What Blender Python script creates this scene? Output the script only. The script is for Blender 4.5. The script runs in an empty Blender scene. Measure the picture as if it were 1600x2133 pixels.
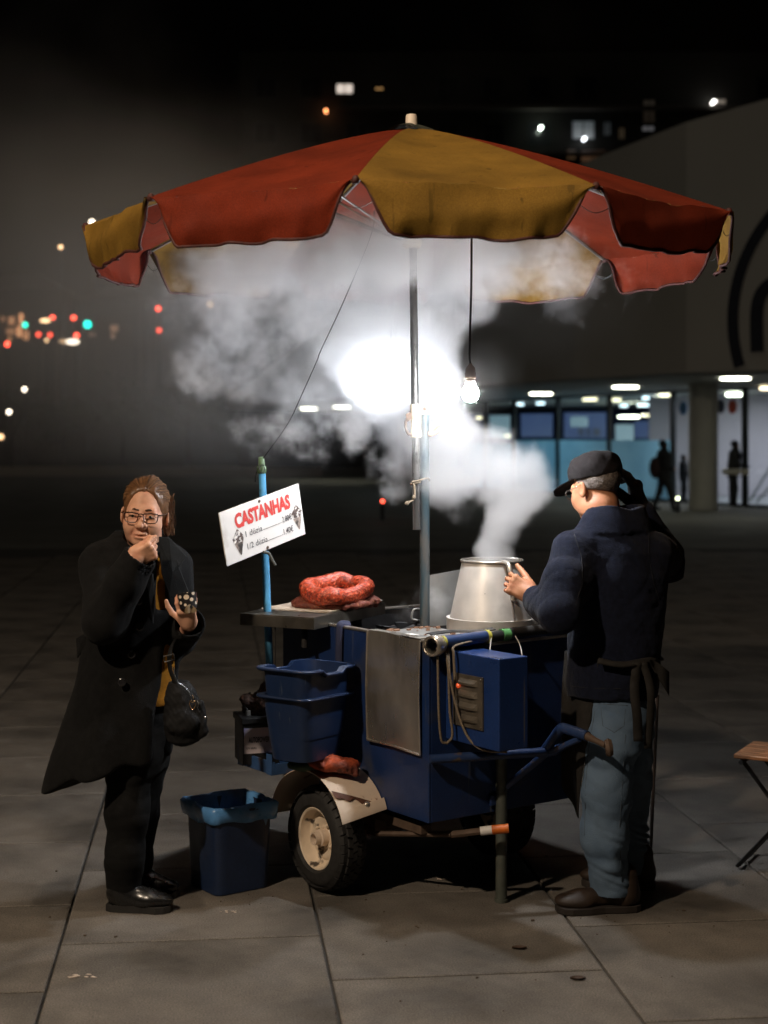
import bpy, math, random
import numpy as np
from mathutils import Vector, Matrix

R = math.radians
scene = bpy.context.scene
COL = scene.collection
rng = random.Random(7)
nrg = np.random.default_rng(11)

# ------------------------------------------------------------------ camera, sky, lamps, exposure
F, EYE, HY = 3200.0, 1.72, 917.0          # focal length in photo pixels, eye height in metres, horizon row
cam_d = bpy.data.cameras.new('camera')
cam = bpy.data.objects.new('camera', cam_d)
COL.objects.link(cam)
cam.location = (0, 0, EYE)
cam.rotation_euler = (R(90), 0, 0)
cam_d.sensor_fit = 'HORIZONTAL'
cam_d.sensor_width = 24.0
cam_d.lens = 48.0
cam_d.shift_y = (HY - 1066.5) / 1600.0
cam_d.clip_end = 600
cam_d.dof.use_dof = True
cam_d.dof.focus_distance = 5.75
cam_d.dof.aperture_fstop = 2.1
scene.camera = cam

world = bpy.data.worlds.new('World')
scene.world = world
world.use_nodes = True
wn = world.node_tree
sky = wn.nodes.new('ShaderNodeTexSky')
sky.sky_type = 'NISHITA'
sky.sun_disc = False
sky.sun_elevation = R(-4.0)
sky.sun_rotation = R(215)
bg = wn.nodes['Background']
wn.links.new(sky.outputs['Color'], bg.inputs['Color'])
bg.inputs['Strength'].default_value = 0.02

sun_d = bpy.data.lights.new('ambient_fill', 'SUN')
sun_d.energy = 0.06  # weak warm sun added as a soft ambient lift, not a moon
sun_d.angle = R(35)
sun_d.color = (1.0, 0.92, 0.74)
sun = bpy.data.objects.new('ambient_fill', sun_d)
COL.objects.link(sun)
sun.rotation_euler = Vector((0.35, 0.45, -0.82)).to_track_quat('-Z', 'Y').to_euler()

scene.view_settings.view_transform = 'Standard'
scene.view_settings.look = 'None'
scene.view_settings.exposure = 0.0
scene.view_settings.gamma = 1.0
scene.view_settings.use_curve_mapping = False
cy = scene.cycles
cy.use_denoising = True
cy.max_bounces = 8
cy.diffuse_bounces = 3
cy.glossy_bounces = 3
cy.transmission_bounces = 6
cy.transparent_max_bounces = 16
cy.volume_bounces = 2
cy.volume_step_rate = 1.5
cy.volume_max_steps = 256
cy.sample_clamp_indirect = 4.0
cy.caustics_reflective = False
cy.caustics_refractive = False

# ------------------------------------------------------------------ helpers
def P(px, py, Y):
    return Vector(((px - 800) / F * Y, Y, EYE - (py - HY) / F * Y))

def G(px, py):
    Y = F * EYE / (py - HY)
    return Vector(((px - 800) / F * Y, Y, 0.0))

# cart frame: corner nearest the camera, u across the front face, v along the left side
C0 = Vector((0.1615, 5.554, 0)); U = Vector((0.8137, 0.5812, 0)); VV = Vector((-0.5812, 0.8137, 0)); ZZ = Vector((0, 0, 1))
def K(a, b, z):
    return C0 + U * a + VV * b + ZZ * z

WM = {}
def wm(o):
    return WM.get(o.name, Matrix.Identity(4))

def tag(o, label=None, cat=None, group=None, kind=None):
    if label: o['label'] = label
    if cat: o['category'] = cat
    if group: o['group'] = group
    if kind: o['kind'] = kind
    return o

def empty(name, loc, rz=0.0, label=None, cat=None, group=None, kind=None, parent=None):
    o = bpy.data.objects.new(name, None)
    COL.objects.link(o)
    o.empty_display_size = 0.1
    m = Matrix.Translation(Vector(loc)) @ Matrix.Rotation(rz, 4, 'Z')
    if parent is not None:
        o.parent = parent
        o.matrix_local = wm(parent).inverted() @ m
    else:
        o.matrix_world = m
        o.location = Vector(loc); o.rotation_euler = (0, 0, rz)
    WM[o.name] = m
    return tag(o, label, cat, group, kind)

def mesh_object(name, V, faces, mats, parent=None, smooth=False, fm=None, bevel=0.0, origin=None, autosmooth=None):
    """V in world metres; stored relative to the parent (or to the thing's own base)."""
    V = np.asarray(V, dtype=np.float64).reshape(-1, 3)
    if parent is not None:
        inv = np.array(wm(parent).inverted())
        base = wm(parent)
        Vl = V @ inv[:3, :3].T + inv[:3, 3]
    else:
        o_ = Vector(origin) if origin is not None else Vector(((V[:, 0].min() + V[:, 0].max()) / 2, (V[:, 1].min() + V[:, 1].max()) / 2, V[:, 2].min()))
        base = Matrix.Translation(o_)
        Vl = V - np.array(o_)
    me = bpy.data.meshes.new(name)
    me.from_pydata(Vl.tolist(), [], faces if isinstance(faces, list) else faces.tolist())
    if not isinstance(mats, (list, tuple)): mats = [mats]
    for m in mats: me.materials.append(m)
    if fm is not None:
        me.polygons.foreach_set('material_index', np.asarray(fm, dtype=np.int32))
    if smooth:
        me.polygons.foreach_set('use_smooth', np.ones(len(me.polygons), dtype=bool))
    me.validate(); me.update()
    o = bpy.data.objects.new(name, me)
    COL.objects.link(o)
    if parent is not None:
        o.parent = parent
    else:
        o.matrix_world = base; o.location = base.translation
    WM[o.name] = base
    if autosmooth is not None:
        me.polygons.foreach_set('use_smooth', np.ones(len(me.polygons), dtype=bool))
        md = o.modifiers.new('edges', 'EDGE_SPLIT'); md.split_angle = R(autosmooth)
    if bevel > 0:
        md = o.modifiers.new('bevel', 'BEVEL'); md.width = bevel; md.segments = 2; md.limit_method = 'ANGLE'; md.angle_limit = R(40)
        md.harden_normals = False
    return o

def frames(pts):
    pts = [Vector(p) for p in pts]
    T = []
    for i in range(len(pts)):
        a = pts[max(0, i - 1)]; b = pts[min(len(pts) - 1, i + 1)]
        d = b - a
        T.append(d.normalized() if d.length > 1e-9 else Vector((0, 0, 1)))
    n = T[0].orthogonal().normalized()
    out = []
    for t in T:
        n = n - t * n.dot(t)
        n = n.normalized() if n.length > 1e-6 else t.orthogonal().normalized()
        out.append((t, n, t.cross(n)))
    return out

class MB:
    def __init__(s): s.v = []; s.f = []; s.m = []
    def add(s, V, Fc, m=0):
        k = len(s.v)
        s.v += [tuple(p) for p in V]
        s.f += [tuple(i + k for i in f) for f in Fc]
        s.m += [m] * len(Fc)
        return s
    def hexa(s, b, t, m=0):           # two quads, bottom then top, same winding (ccw from above)
        return s.add(list(b) + list(t), [(3, 2, 1, 0), (4, 5, 6, 7), (0, 1, 5, 4), (1, 2, 6, 5), (2, 3, 7, 6), (3, 0, 4, 7)], m)
    def box(s, c, ax, ay, az, m=0):   # centre and three half vectors
        c = Vector(c); ax, ay, az = Vector(ax), Vector(ay), Vector(az)
        q = [(-1, -1), (1, -1), (1, 1), (-1, 1)]
        return s.hexa([c + ax * i + ay * j - az for i, j in q], [c + ax * i + ay * j + az for i, j in q], m)
    def kbox(s, a0, a1, b0, b1, z0, z1, m=0):   # in the cart's frame
        q = [(a0, b0), (a1, b0), (a1, b1), (a0, b1)]
        return s.hexa([K(a, b, z0) for a, b in q], [K(a, b, z1) for a, b in q], m)
    def tube(s, pts, r, n=8, cap=True, m=0, flat=1.0):
        pts = [Vector(p) for p in pts]
        fr = frames(pts)
        rr = r if isinstance(r, (list, tuple)) else [r] * len(pts)
        V = []
        for p, (t, a, b), q in zip(pts, fr, rr):
            for k in range(n):
                th = 2 * math.pi * k / n
                V.append(p + a * (q * math.cos(th)) + b * (q * flat * math.sin(th)))
        Fc = []
        for i in range(len(pts) - 1):
            for k in range(n):
                k2 = (k + 1) % n
                Fc.append((i * n + k, i * n + k2, (i + 1) * n + k2, (i + 1) * n + k))
        if cap:
            Fc.append(tuple(range(n - 1, -1, -1)))
            Fc.append(tuple((len(pts) - 1) * n + k for k in range(n)))
        return s.add(V, Fc, m)
    def lathe(s, prof, c, axis=(0, 0, 1), n=24, m=0, close=False):
        c = Vector(c); z = Vector(axis).normalized(); x = z.orthogonal().normalized(); y = z.cross(x)
        V = []
        for r, h in prof:
            for k in range(n):
                th = 2 * math.pi * k / n
                V.append(c + z * h + x * (r * math.cos(th)) + y * (r * math.sin(th)))
        Fc = []
        L = len(prof)
        for i in range(L if close else L - 1):
            j = (i + 1) % L
            for k in range(n):
                k2 = (k + 1) % n
                Fc.append((i * n + k, i * n + k2, j * n + k2, j * n + k))
        if not close:
            if prof[0][0] > 1e-6: Fc.append(tuple(range(n - 1, -1, -1)))
            if prof[-1][0] > 1e-6: Fc.append(tuple((L - 1) * n + k for k in range(n)))
        return s.add(V, Fc, m)
    def grid(s, fn, nu, nv, m=0):
        V = [fn(i / nu, j / nv) for j in range(nv + 1) for i in range(nu + 1)]
        Fc = [(j * (nu + 1) + i, j * (nu + 1) + i + 1, (j + 1) * (nu + 1) + i + 1, (j + 1) * (nu + 1) + i) for j in range(nv) for i in range(nu)]
        return s.add(V, Fc, m)
    def sheet(s, fn, nu, nv, th, m=0):   # a grid with thickness, th = world vector or normal factor
        th = Vector(th)
        A = [Vector(fn(i / nu, j / nv)) for j in range(nv + 1) for i in range(nu + 1)]
        B = [p + th for p in A]
        n1 = len(A); W = nu + 1
        Fc = []
        for j in range(nv):
            for i in range(nu):
                a = j * W + i
                Fc.append((a, a + 1, a + 1 + W, a + W)); Fc.append((n1 + a + W, n1 + a + 1 + W, n1 + a + 1, n1 + a))
        for i in range(nu):
            a = i; Fc.append((a + 1, a, n1 + a, n1 + a + 1))
            a = nv * W + i; Fc.append((a, a + 1, n1 + a + 1, n1 + a))
        for j in range(nv):
            a = j * W; Fc.append((a, a + W, n1 + a + W, n1 + a))
            a = j * W + nu; Fc.append((a + W, a, n1 + a, n1 + a + W))
        return s.add(A + B, Fc, m)
    def build(s, name, mats, parent=None, smooth=False, bevel=0.0, origin=None, autosmooth=None):
        return mesh_object(name, s.v, s.f, mats, parent, smooth, s.m if isinstance(mats, (list, tuple)) else None, bevel, origin, autosmooth)

def spline(pts, n=8):
    pts = [Vector(p) for p in pts]
    if len(pts) < 3: return pts
    q = [pts[0] * 2 - pts[1]] + pts + [pts[-1] * 2 - pts[-2]]
    out = []
    for i in range(1, len(q) - 2):
        for k in range(n):
            t = k / n
            a, b, c, d = q[i - 1], q[i], q[i + 1], q[i + 2]
            out.append(0.5 * ((2 * b) + (c - a) * t + (2 * a - 5 * b + 4 * c - d) * t * t + (3 * b - a - 3 * c + d) * t ** 3))
    out.append(pts[-1])
    return out

# ------------------------------------------------------------------ signed distance modelling (bodies, clothes, bags)
def v3(p): return np.array(tuple(p), dtype=np.float32)
def cap(a, b, ra, rb=None):
    a = v3(a); b = v3(b); rb = ra if rb is None else rb
    ab = b - a; L = float(ab @ ab) + 1e-9
    def f(p):
        t = np.clip((p - a) @ ab / L, 0, 1)
        d = p - a - t[:, None] * ab
        return np.sqrt((d * d).sum(1)) - (ra + (rb - ra) * t)
    return f
def ell(c, r, M=None):
    c = v3(c); r = np.array(r, dtype=np.float32)
    def f(p):
        q = p - c
        if M is not None: q = q @ M
        k0 = np.sqrt(((q / r) ** 2).sum(1)); k1 = np.sqrt(((q / (r * r)) ** 2).sum(1)) + 1e-6
        return k0 * (k0 - 1) / k1
    return f
def rbox(c, h, rad, M=None):
    c = v3(c); h = np.array(h, dtype=np.float32) - rad
    def f(p):
        q = p - c
        if M is not None: q = q @ M
        q = np.abs(q) - h
        return np.sqrt((np.maximum(q, 0) ** 2).sum(1)) + np.minimum(q.max(1), 0) - rad
    return f
def plane(c, n):
    c = v3(c); n = v3(Vector(n).normalized())
    return lambda p: (p - c) @ n
def loft(rows, cy_):
    """rows: (z, x centre, y centre, half width, half depth) sorted by z; stacked ellipses"""
    rows = sorted(rows)
    Z = np.array([r[0] for r in rows], dtype=np.float32)
    A = np.array([r[1:] for r in rows], dtype=np.float32)
    def f(p):
        z = p[:, 2]
        q = [np.interp(z, Z, A[:, k]).astype(np.float32) for k in range(4)]
        dx = (p[:, 0] - q[0]) / q[2]; dy = (p[:, 1] - q[1]) / q[3]
        k0 = np.sqrt(dx * dx + dy * dy) + 1e-6
        d = (k0 - 1) * np.sqrt((dx * q[2]) ** 2 + (dy * q[3]) ** 2) / k0
        return np.maximum(d, np.maximum(Z[0] - z, z - Z[-1]))
    return f
def smin(a, b, k):
    if k <= 0: return np.minimum(a, b)
    h = np.maximum(k - np.abs(a - b), 0) / k
    return np.minimum(a, b) - h * h * k * 0.25
def wrinkle(amp, scale, seed, n=6, stretch=(1, 1, 1), crease=False):
    g = np.random.default_rng(seed)
    D = g.normal(size=(n, 3)).astype(np.float32) * np.array(stretch, dtype=np.float32) * scale
    ph = g.uniform(0, 6.28, n).astype(np.float32)
    D2 = g.normal(size=(3, 3)).astype(np.float32) * scale * 0.6
    def f(p):
        q = p + 0.35 / scale * np.sin(p @ D2.T)
        s = 0
        for k in range(n):
            w_ = np.sin(q @ D[k] + ph[k])
            s = s + ((1 - 1.6 * np.sqrt(np.abs(w_) + 0.004)) if crease else w_) / (1 + 0.35 * k)
        return amp * s / 2.2
    return f
class SDF:
    def __init__(s): s.ops = []; s.post = []
    def u(s, f, k=0.02): s.ops.append(('u', f, k)); return s
    def cut(s, f, k=0.01): s.ops.append(('s', f, k)); return s
    def inter(s, f, k=0.01): s.ops.append(('i', f, k)); return s
    def disp(s, f): s.post.append(f); return s
    def chain(s, pts, rad, k=0.02):
        for i in range(len(pts) - 1): s.u(cap(pts[i], pts[i + 1], rad[i], rad[i + 1]), k)
        return s
    def __call__(s, p):
        d = np.full(len(p), 9.0, dtype=np.float32)
        for op, f, k in s.ops:
            e = f(p)
            if op == 'u': d = smin(d, e, k)
            elif op == 's': d = -smin(-d, e, k)
            else: d = -smin(-d, -e, k)
        for f in s.post: d = d + f(p)
        return d
def polygonise(fn, lo, hi, vox):
    """naive surface nets over a box, evaluated only near the surface"""
    lo = np.array(tuple(lo), dtype=np.float32); hi = np.array(tuple(hi), dtype=np.float32)
    B = 4
    nb = np.ceil((hi - lo) / (vox * B)).astype(int) + 1
    n = nb * B
    bc = np.stack(np.meshgrid(*[np.arange(k) for k in nb], indexing='ij'), -1).reshape(-1, 3)
    cen = (lo + (bc * B + (B - 1) / 2) * vox).astype(np.float32)
    dc = fn(cen)
    rad = vox * B * 1.25 + 0.012
    act = np.abs(dc) < rad
    D = np.repeat(np.repeat(np.repeat(dc.reshape(nb), B, 0), B, 1), B, 2).astype(np.float32)
    off = np.stack(np.meshgrid(*[np.arange(B)] * 3, indexing='ij'), -1).reshape(-1, 3)
    idx = (bc[act][:, None, :] * B + off[None]).reshape(-1, 3)
    for s in range(0, len(idx), 400000):
        i = idx[s:s + 400000]
        D[i[:, 0], i[:, 1], i[:, 2]] = fn((lo + i * vox).astype(np.float32))
    S = D < 0
    c = [S[x:n[0] - 1 + x, y:n[1] - 1 + y, z:n[2] - 1 + z] for x in (0, 1) for y in (0, 1) for z in (0, 1)]
    cnt = sum(a.astype(np.int8) for a in c)
    mixed = (cnt > 0) & (cnt < 8)
    cells = np.argwhere(mixed)
    vid = np.full(mixed.shape, -1, dtype=np.int64); vid[mixed] = np.arange(len(cells))
    acc = np.zeros((len(cells), 3)); w = np.zeros(len(cells))
    cor = [(x, y, z) for x in (0, 1) for y in (0, 1) for z in (0, 1)]
    for a in cor:
        for ax in range(3):
            if a[ax]: continue
            b = list(a); b[ax] = 1
            ia = cells + a; ib = cells + b
            da = D[ia[:, 0], ia[:, 1], ia[:, 2]]; db = D[ib[:, 0], ib[:, 1], ib[:, 2]]
            x = (da < 0) != (db < 0)
            t = np.where(x, da / np.where(x, da - db, 1), 0)
            pos = np.array(a, dtype=float)[None].repeat(len(cells), 0); pos[:, ax] += t
            acc[x] += pos[x]; w[x] += 1
    V = lo + (cells + acc / w[:, None]) * vox
    quads = []
    for ax in range(3):
        o1, o2 = (ax + 1) % 3, (ax + 2) % 3
        sl = [slice(1, n[k] - 1) for k in range(3)]; sl[ax] = slice(0, n[ax] - 1)
        sa = S[tuple(sl)]
        sl2 = list(sl); sl2[ax] = slice(1, n[ax])
        sb = S[tuple(sl2)]
        st = np.array([0 if k == ax else 1 for k in range(3)])
        for inside, flip in ((sa & ~sb, False), (~sa & sb, True)):
            e = np.argwhere(inside) + st
            if not len(e): continue
            def cell(d1, d2):
                q = e.copy(); q[:, o1] += d1; q[:, o2] += d2
                return vid[q[:, 0], q[:, 1], q[:, 2]]
            Q = np.stack([cell(-1, -1), cell(0, -1), cell(0, 0), cell(-1, 0)], 1)
            quads.append(Q[:, ::-1] if flip else Q)
    Q = np.concatenate(quads)
    Q = Q[(Q >= 0).all(1)]
    return V, Q
def sdf_mesh(name, fn, lo, hi, vox, mat, parent=None, origin=None):
    V, Q = polygonise(fn, lo, hi, vox)
    return mesh_object(name, V, Q, mat, parent, smooth=True, origin=origin)
def bounds(pts, m):
    A = np.array([tuple(p) for p in pts])
    return A.min(0) - m, A.max(0) + m

# ------------------------------------------------------------------ materials
MATS = {}
def mat(name, col, rough=0.6, metal=0.0, var=0.15, vscale=6.0, bump=0.0, bscale=60.0, spec=0.5, emit=None, estr=0.0,
        col2=None, c2scale=3.0, c2thr=(0.5, 0.7), coat=0.0, sheen=0.0, trans=0.0, alpha=1.0, rand=0.0, stretch=None, rvar=0.1, speck=None, scratch=None):
    if name in MATS: return MATS[name]
    m = bpy.data.materials.new(name); m.use_nodes = True
    nt = m.node_tree; N = nt.nodes; L = nt.links
    b = N['Principled BSDF']
    b.inputs['Roughness'].default_value = rough; b.inputs['Metallic'].default_value = metal
    b.inputs['Specular IOR Level'].default_value = spec
    b.inputs['Coat Weight'].default_value = coat; b.inputs['Sheen Weight'].default_value = sheen
    b.inputs['Transmission Weight'].default_value = trans; b.inputs['Alpha'].default_value = alpha
    tc = N.new('ShaderNodeTexCoord')
    src = tc.outputs['Object']
    if stretch:
        mp = N.new('ShaderNodeMapping'); mp.inputs['Scale'].default_value = stretch
        L.new(src, mp.inputs['Vector']); src = mp.outputs['Vector']
    def noise(sc, det=4.0):
        q = N.new('ShaderNodeTexNoise'); q.inputs['Scale'].default_value = sc; q.inputs['Detail'].default_value = det
        L.new(src, q.inputs['Vector']); return q.outputs['Fac']
    def rampf(x, a, bb, lo, hi):
        r = N.new('ShaderNodeMapRange'); r.inputs['From Min'].default_value = a; r.inputs['From Max'].default_value = bb
        r.inputs['To Min'].default_value = lo; r.inputs['To Max'].default_value = hi
        L.new(x, r.inputs['Value']); return r.outputs['Result']
    def mix(fac, A, B, mode='MIX'):
        q = N.new('ShaderNodeMix'); q.data_type = 'RGBA'; q.blend_type = mode
        if isinstance(fac, float): q.inputs['Factor'].default_value = fac
        else: L.new(fac, q.inputs['Factor'])
        for s_, x in ((6, A), (7, B)):
            if isinstance(x, (tuple, list)): q.inputs[s_].default_value = tuple(x)[:3] + (1.0,)
            else: L.new(x, q.inputs[s_])
        return q.outputs[2]
    cur = tuple(col)
    if col2 is not None:
        cur = mix(rampf(noise(c2scale, 6.0), c2thr[0], c2thr[1], 0.0, 1.0), cur, tuple(col2))
    if var > 0:
        f = rampf(noise(vscale, 5.0), 0.25, 0.75, 1 - var, 1 + var)
        if rand > 0:
            oi = N.new('ShaderNodeObjectInfo')
            ra = N.new('ShaderNodeMath'); ra.operation = 'MULTIPLY_ADD'
            L.new(oi.outputs['Random'], ra.inputs[0]); ra.inputs[1].default_value = 2 * rand; ra.inputs[2].default_value = 1 - rand
            mu = N.new('ShaderNodeMath'); mu.operation = 'MULTIPLY'; L.new(f, mu.inputs[0]); L.new(ra.outputs[0], mu.inputs[1]); f = mu.outputs[0]
        cb = N.new('ShaderNodeCombineColor'); [L.new(f, cb.inputs[k]) for k in range(3)]
        cur = mix(1.0, cur, cb.outputs[0], 'MULTIPLY')
    if speck is not None:            # fine grain of the surface itself
        f = rampf(noise(speck[0], 2.0), 0.35, 0.65, 1 - speck[1], 1 + speck[1])
        cb = N.new('ShaderNodeCombineColor'); [L.new(f, cb.inputs[k]) for k in range(3)]
        cur = mix(1.0, cur, cb.outputs[0], 'MULTIPLY')
    if scratch is not None:          # thin worn lines and chipped spots
        mp2 = N.new('ShaderNodeMapping'); mp2.inputs['Scale'].default_value = (scratch[0], scratch[0], scratch[0] * 0.06); mp2.inputs['Rotation'].default_value = (0.5, 0.35, 0.2)
        L.new(tc.outputs['Object'], mp2.inputs['Vector'])
        q = N.new('ShaderNodeTexNoise'); q.inputs['Scale'].default_value = 1.0; q.inputs['Detail'].default_value = 3.0; L.new(mp2.outputs['Vector'], q.inputs['Vector'])
        cur = mix(rampf(q.outputs['Fac'], scratch[1], scratch[1] + 0.05, 0.0, 0.8), cur, scratch[2])
    if isinstance(cur, tuple): b.inputs['Base Color'].default_value = cur + (1,)
    else: L.new(cur, b.inputs['Base Color'])
    if rvar > 0:
        L.new(rampf(noise(vscale * 1.7, 5.0), 0.3, 0.7, max(0.02, rough - rvar), min(1, rough + rvar)), b.inputs['Roughness'])
    if bump > 0:
        bp = N.new('ShaderNodeBump'); bp.inputs['Strength'].default_value = min(1, bump); bp.inputs['Distance'].default_value = 0.004
        L.new(noise(bscale, 6.0), bp.inputs['Height']); L.new(bp.outputs['Normal'], b.inputs['Normal'])
    if emit is not None:
        b.inputs['Emission Color'].default_value = tuple(emit) + (1,); b.inputs['Emission Strength'].default_value = estr
    MATS[name] = m
    m['_'] = 1
    return m

def lamp_mat(name, col, s):
    if name in MATS: return MATS[name]
    m = bpy.data.materials.new(name); m.use_nodes = True
    b = m.node_tree.nodes['Principled BSDF']
    b.inputs['Base Color'].default_value = (0.8, 0.8, 0.8, 1)
    b.inputs['Emission Color'].default_value = tuple(col) + (1,); b.inputs['Emission Strength'].default_value = s
    MATS[name] = m
    return m

def cloth_translucent(name, col, tr=0.35, rough=0.8, bump=0.3):
    m = mat(name, col, rough, var=0.22, vscale=5.0, bump=bump, bscale=25.0, col2=tuple(c * 0.6 for c in col), c2scale=3.2, c2thr=(0.45, 0.75), spec=0.15, speck=(240, 0.16), scratch=(26, 0.66, tuple(c * 0.45 for c in col)))
    nt = m.node_tree; N = nt.nodes; L = nt.links
    b = N['Principled BSDF']; out = [n for n in N if n.type == 'OUTPUT_MATERIAL'][0]
    t = N.new('ShaderNodeBsdfTranslucent'); t.inputs['Color'].default_value = tuple(col) + (1,)
    mx = N.new('ShaderNodeMixShader'); mx.inputs[0].default_value = tr
    L.new(b.outputs[0], mx.inputs[1]); L.new(t.outputs[0], mx.inputs[2]); L.new(mx.outputs[0], out.inputs['Surface'])
    return m

_txt = {}
def text_geo(s, bold=0.0, spacing=1.0):
    cu = bpy.data.curves.new('letters', 'FONT')
    cu.body = s; cu.size = 1.0; cu.offset = bold; cu.space_character = spacing; cu.resolution_u = 3; cu.extrude = 0.0
    o = bpy.data.objects.new('letters', cu); COL.objects.link(o)
    dg = bpy.context.evaluated_depsgraph_get(); dg.update()
    ev = o.evaluated_get(dg); me = ev.to_mesh()
    V = np.array([tuple(v.co) for v in me.vertices]); Fc = [tuple(p.vertices) for p in me.polygons]
    ev.to_mesh_clear(); bpy.data.objects.remove(o); bpy.data.curves.remove(cu)
    return V, Fc
def lettering(name, s, org, ux, uy, x0, x1, y0, y1, n, m, parent, lift=0.0015, bold=0.0):
    """fit the text into the box x0..x1 (along ux), y0..y1 (along uy, y0 = top of capitals, y1 = baseline), uy pointing down"""
    V, Fc = text_geo(s, bold)
    capH, _ = text_geo('H', 0)
    ch = capH[:, 1].max()
    xa, xb = V[:, 0].min(), V[:, 0].max()
    fx = x0 + (V[:, 0] - xa) / (xb - xa) * (x1 - x0)
    fy = y1 - V[:, 1] / ch * (y1 - y0)
    org = np.array(org); ux = np.array(ux); uy = np.array(uy); n = np.array(n)
    W = org + fx[:, None] * ux + fy[:, None] * uy + n * lift
    return mesh_object(name, W, Fc, m, parent)
# ------------------------------------------------------------------ unseen street lamps outside the frame, bare spots without mast (light the square)
def street_light(name, pos, power, target, radius=0.12, cone=150):
    d = bpy.data.lights.new(name, 'SPOT'); d.energy = power; d.color = (1.0, 0.80, 0.60)
    d.shadow_soft_size = radius; d.spot_size = R(cone); d.spot_blend = 0.6
    o = bpy.data.objects.new(name, d); COL.objects.link(o)
    o.location = pos
    o.rotation_euler = (Vector(target) - Vector(pos)).to_track_quat('-Z', 'Y').to_euler()
    return o
street_light('street_lamp_light', (-3.2, 1.2, 5.2), 1020, (0.1, 5.8, 0.6), radius=0.10)
street_light('street_lamp_light', (-0.35, 3.7, 6.2), 280, (0.3, 5.8, 0), radius=0.10)

# ------------------------------------------------------------------ the setting
m_slab = mat('stone_slab', (0.132, 0.117, 0.099), 0.78, var=0.34, vscale=3.5, bump=0.35, bscale=140, col2=(0.050, 0.044, 0.037), c2scale=2.0, c2thr=(0.46, 0.68), rand=0.10, rvar=0.15, speck=(170, 0.30), scratch=(60, 0.72, (0.05, 0.045, 0.04)))
m_joint = mat('joint_dirt', (0.045, 0.042, 0.038), 0.95, var=0.3, bump=0.4)
m_far = mat('far_paving', (0.12, 0.115, 0.10), 0.85, var=0.3, vscale=0.7, bump=0.2, bscale=20)
m_road = mat('lamplit_road', (0.34, 0.28, 0.22), 0.8, var=0.25, vscale=0.6)  # light of the road lamps is put into this paler colour
m_hill = mat('dark_earth', (0.035, 0.035, 0.03), 1.0, var=0.3, vscale=0.1)

def gx(c, e):                       # paving grid: c across, e along
    return Vector((-0.127, 4.526, 0)) + Vector((0.9938, 0.1113, 0)) * c + Vector((-0.1113, 0.9938, 0)) * e
plaza = empty('plaza', (0, 6, 0), kind='structure')
mesh_object('plaza_base', [(-7, 0, -0.014), (9, 0, -0.014), (9, 24.5, -0.014), (-7, 24.5, -0.014)], [(0, 1, 2, 3)], m_joint, plaza)
# far ground, with a hole where the slabs lie
mesh_object('ground', [(-300, -30, -0.012), (300, -30, -0.012), (300, 400, -0.012), (-300, 400, -0.012), (-7, 0, -0.012), (9, 0, -0.012), (9, 24.5, -0.012), (-7, 24.5, -0.012)],
            [(0, 1, 5, 4), (1, 2, 6, 5), (2, 3, 7, 6), (3, 0, 4, 7)], m_far, origin=(0, 0, 0))
bpy.data.objects['ground']['kind'] = 'structure'
SW, SL = 0.893, 0.902
def slab_mesh(seed):
    g = random.Random(seed)
    mb = MB(); hx, hy, cmf = SW / 2 - 0.0055, SL / 2 - 0.0055, 0.006
    j = lambda: g.uniform(-0.0015, 0.0015)
    top = [(-hx + cmf + j(), -hy + cmf + j(), 0), (hx - cmf + j(), -hy + cmf + j(), 0), (hx - cmf + j(), hy - cmf + j(), 0), (-hx + cmf + j(), hy - cmf + j(), 0)]
    mid = [(-hx, -hy, -0.003), (hx, -hy, -0.003), (hx, hy, -0.003), (-hx, hy, -0.003)]
    bot = [(x, y, -0.0138) for x, y, _ in mid]
    V = bot + mid + top
    Fc = [(8, 9, 10, 11)] + [(a + k, a + (k + 1) % 4, a + 4 + (k + 1) % 4, a + 4 + k) for a in (0, 4) for k in range(4)]
    me = bpy.data.meshes.new('paving_slab'); me.from_pydata(V, [], Fc); me.materials.append(m_slab); me.update()
    return me
slab_meshes = [slab_mesh(s) for s in range(5)]
rotz = math.atan2(0.1113, 0.9938)
inv_plaza = wm(plaza).inverted()
n_slab = 0
for c in range(-8, 9):
    off = 0.375 if c % 2 == 0 else 0.82
    for k in range(-3, 20):
        p = gx((c + 0.5) * SW, off + (k + 0.5) * SL)
        if not (3.6 < p.y < 23.6) or abs(p.x) > 0.5 * p.y * 0.5 + 0.75 or p.x < -6.4 or p.x > 8.4: continue
        o = bpy.data.objects.new('paving_slab', rng.choice(slab_meshes)); COL.objects.link(o)
        o.parent = plaza
        o.matrix_local = inv_plaza @ Matrix.Translation(p + Vector((0, 0, rng.uniform(-0.0015, 0.0)))) @ Matrix.Rotation(rotz + rng.choice((0, math.pi)), 4, 'Z') @ Matrix.Rotation(rng.uniform(-0.0006, 0.0006), 4, 'X')
        n_slab += 1
tag(mesh_object('road', [(-90, 74, -0.006), (-3, 74, -0.006), (-4, 100, -0.006), (-90, 100, -0.006)], [(0, 1, 2, 3)], m_road), kind='structure')
mb = MB(); mb.grid(lambda u, v: (-140 + 280 * u, 103 + 150 * v, -0.03 + 24 * v ** 1.2 + 1.2 * v * math.sin(9 * u + 4 * v)), 24, 12)
tag(mb.build('hill', m_hill, smooth=True), kind='structure')

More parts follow.
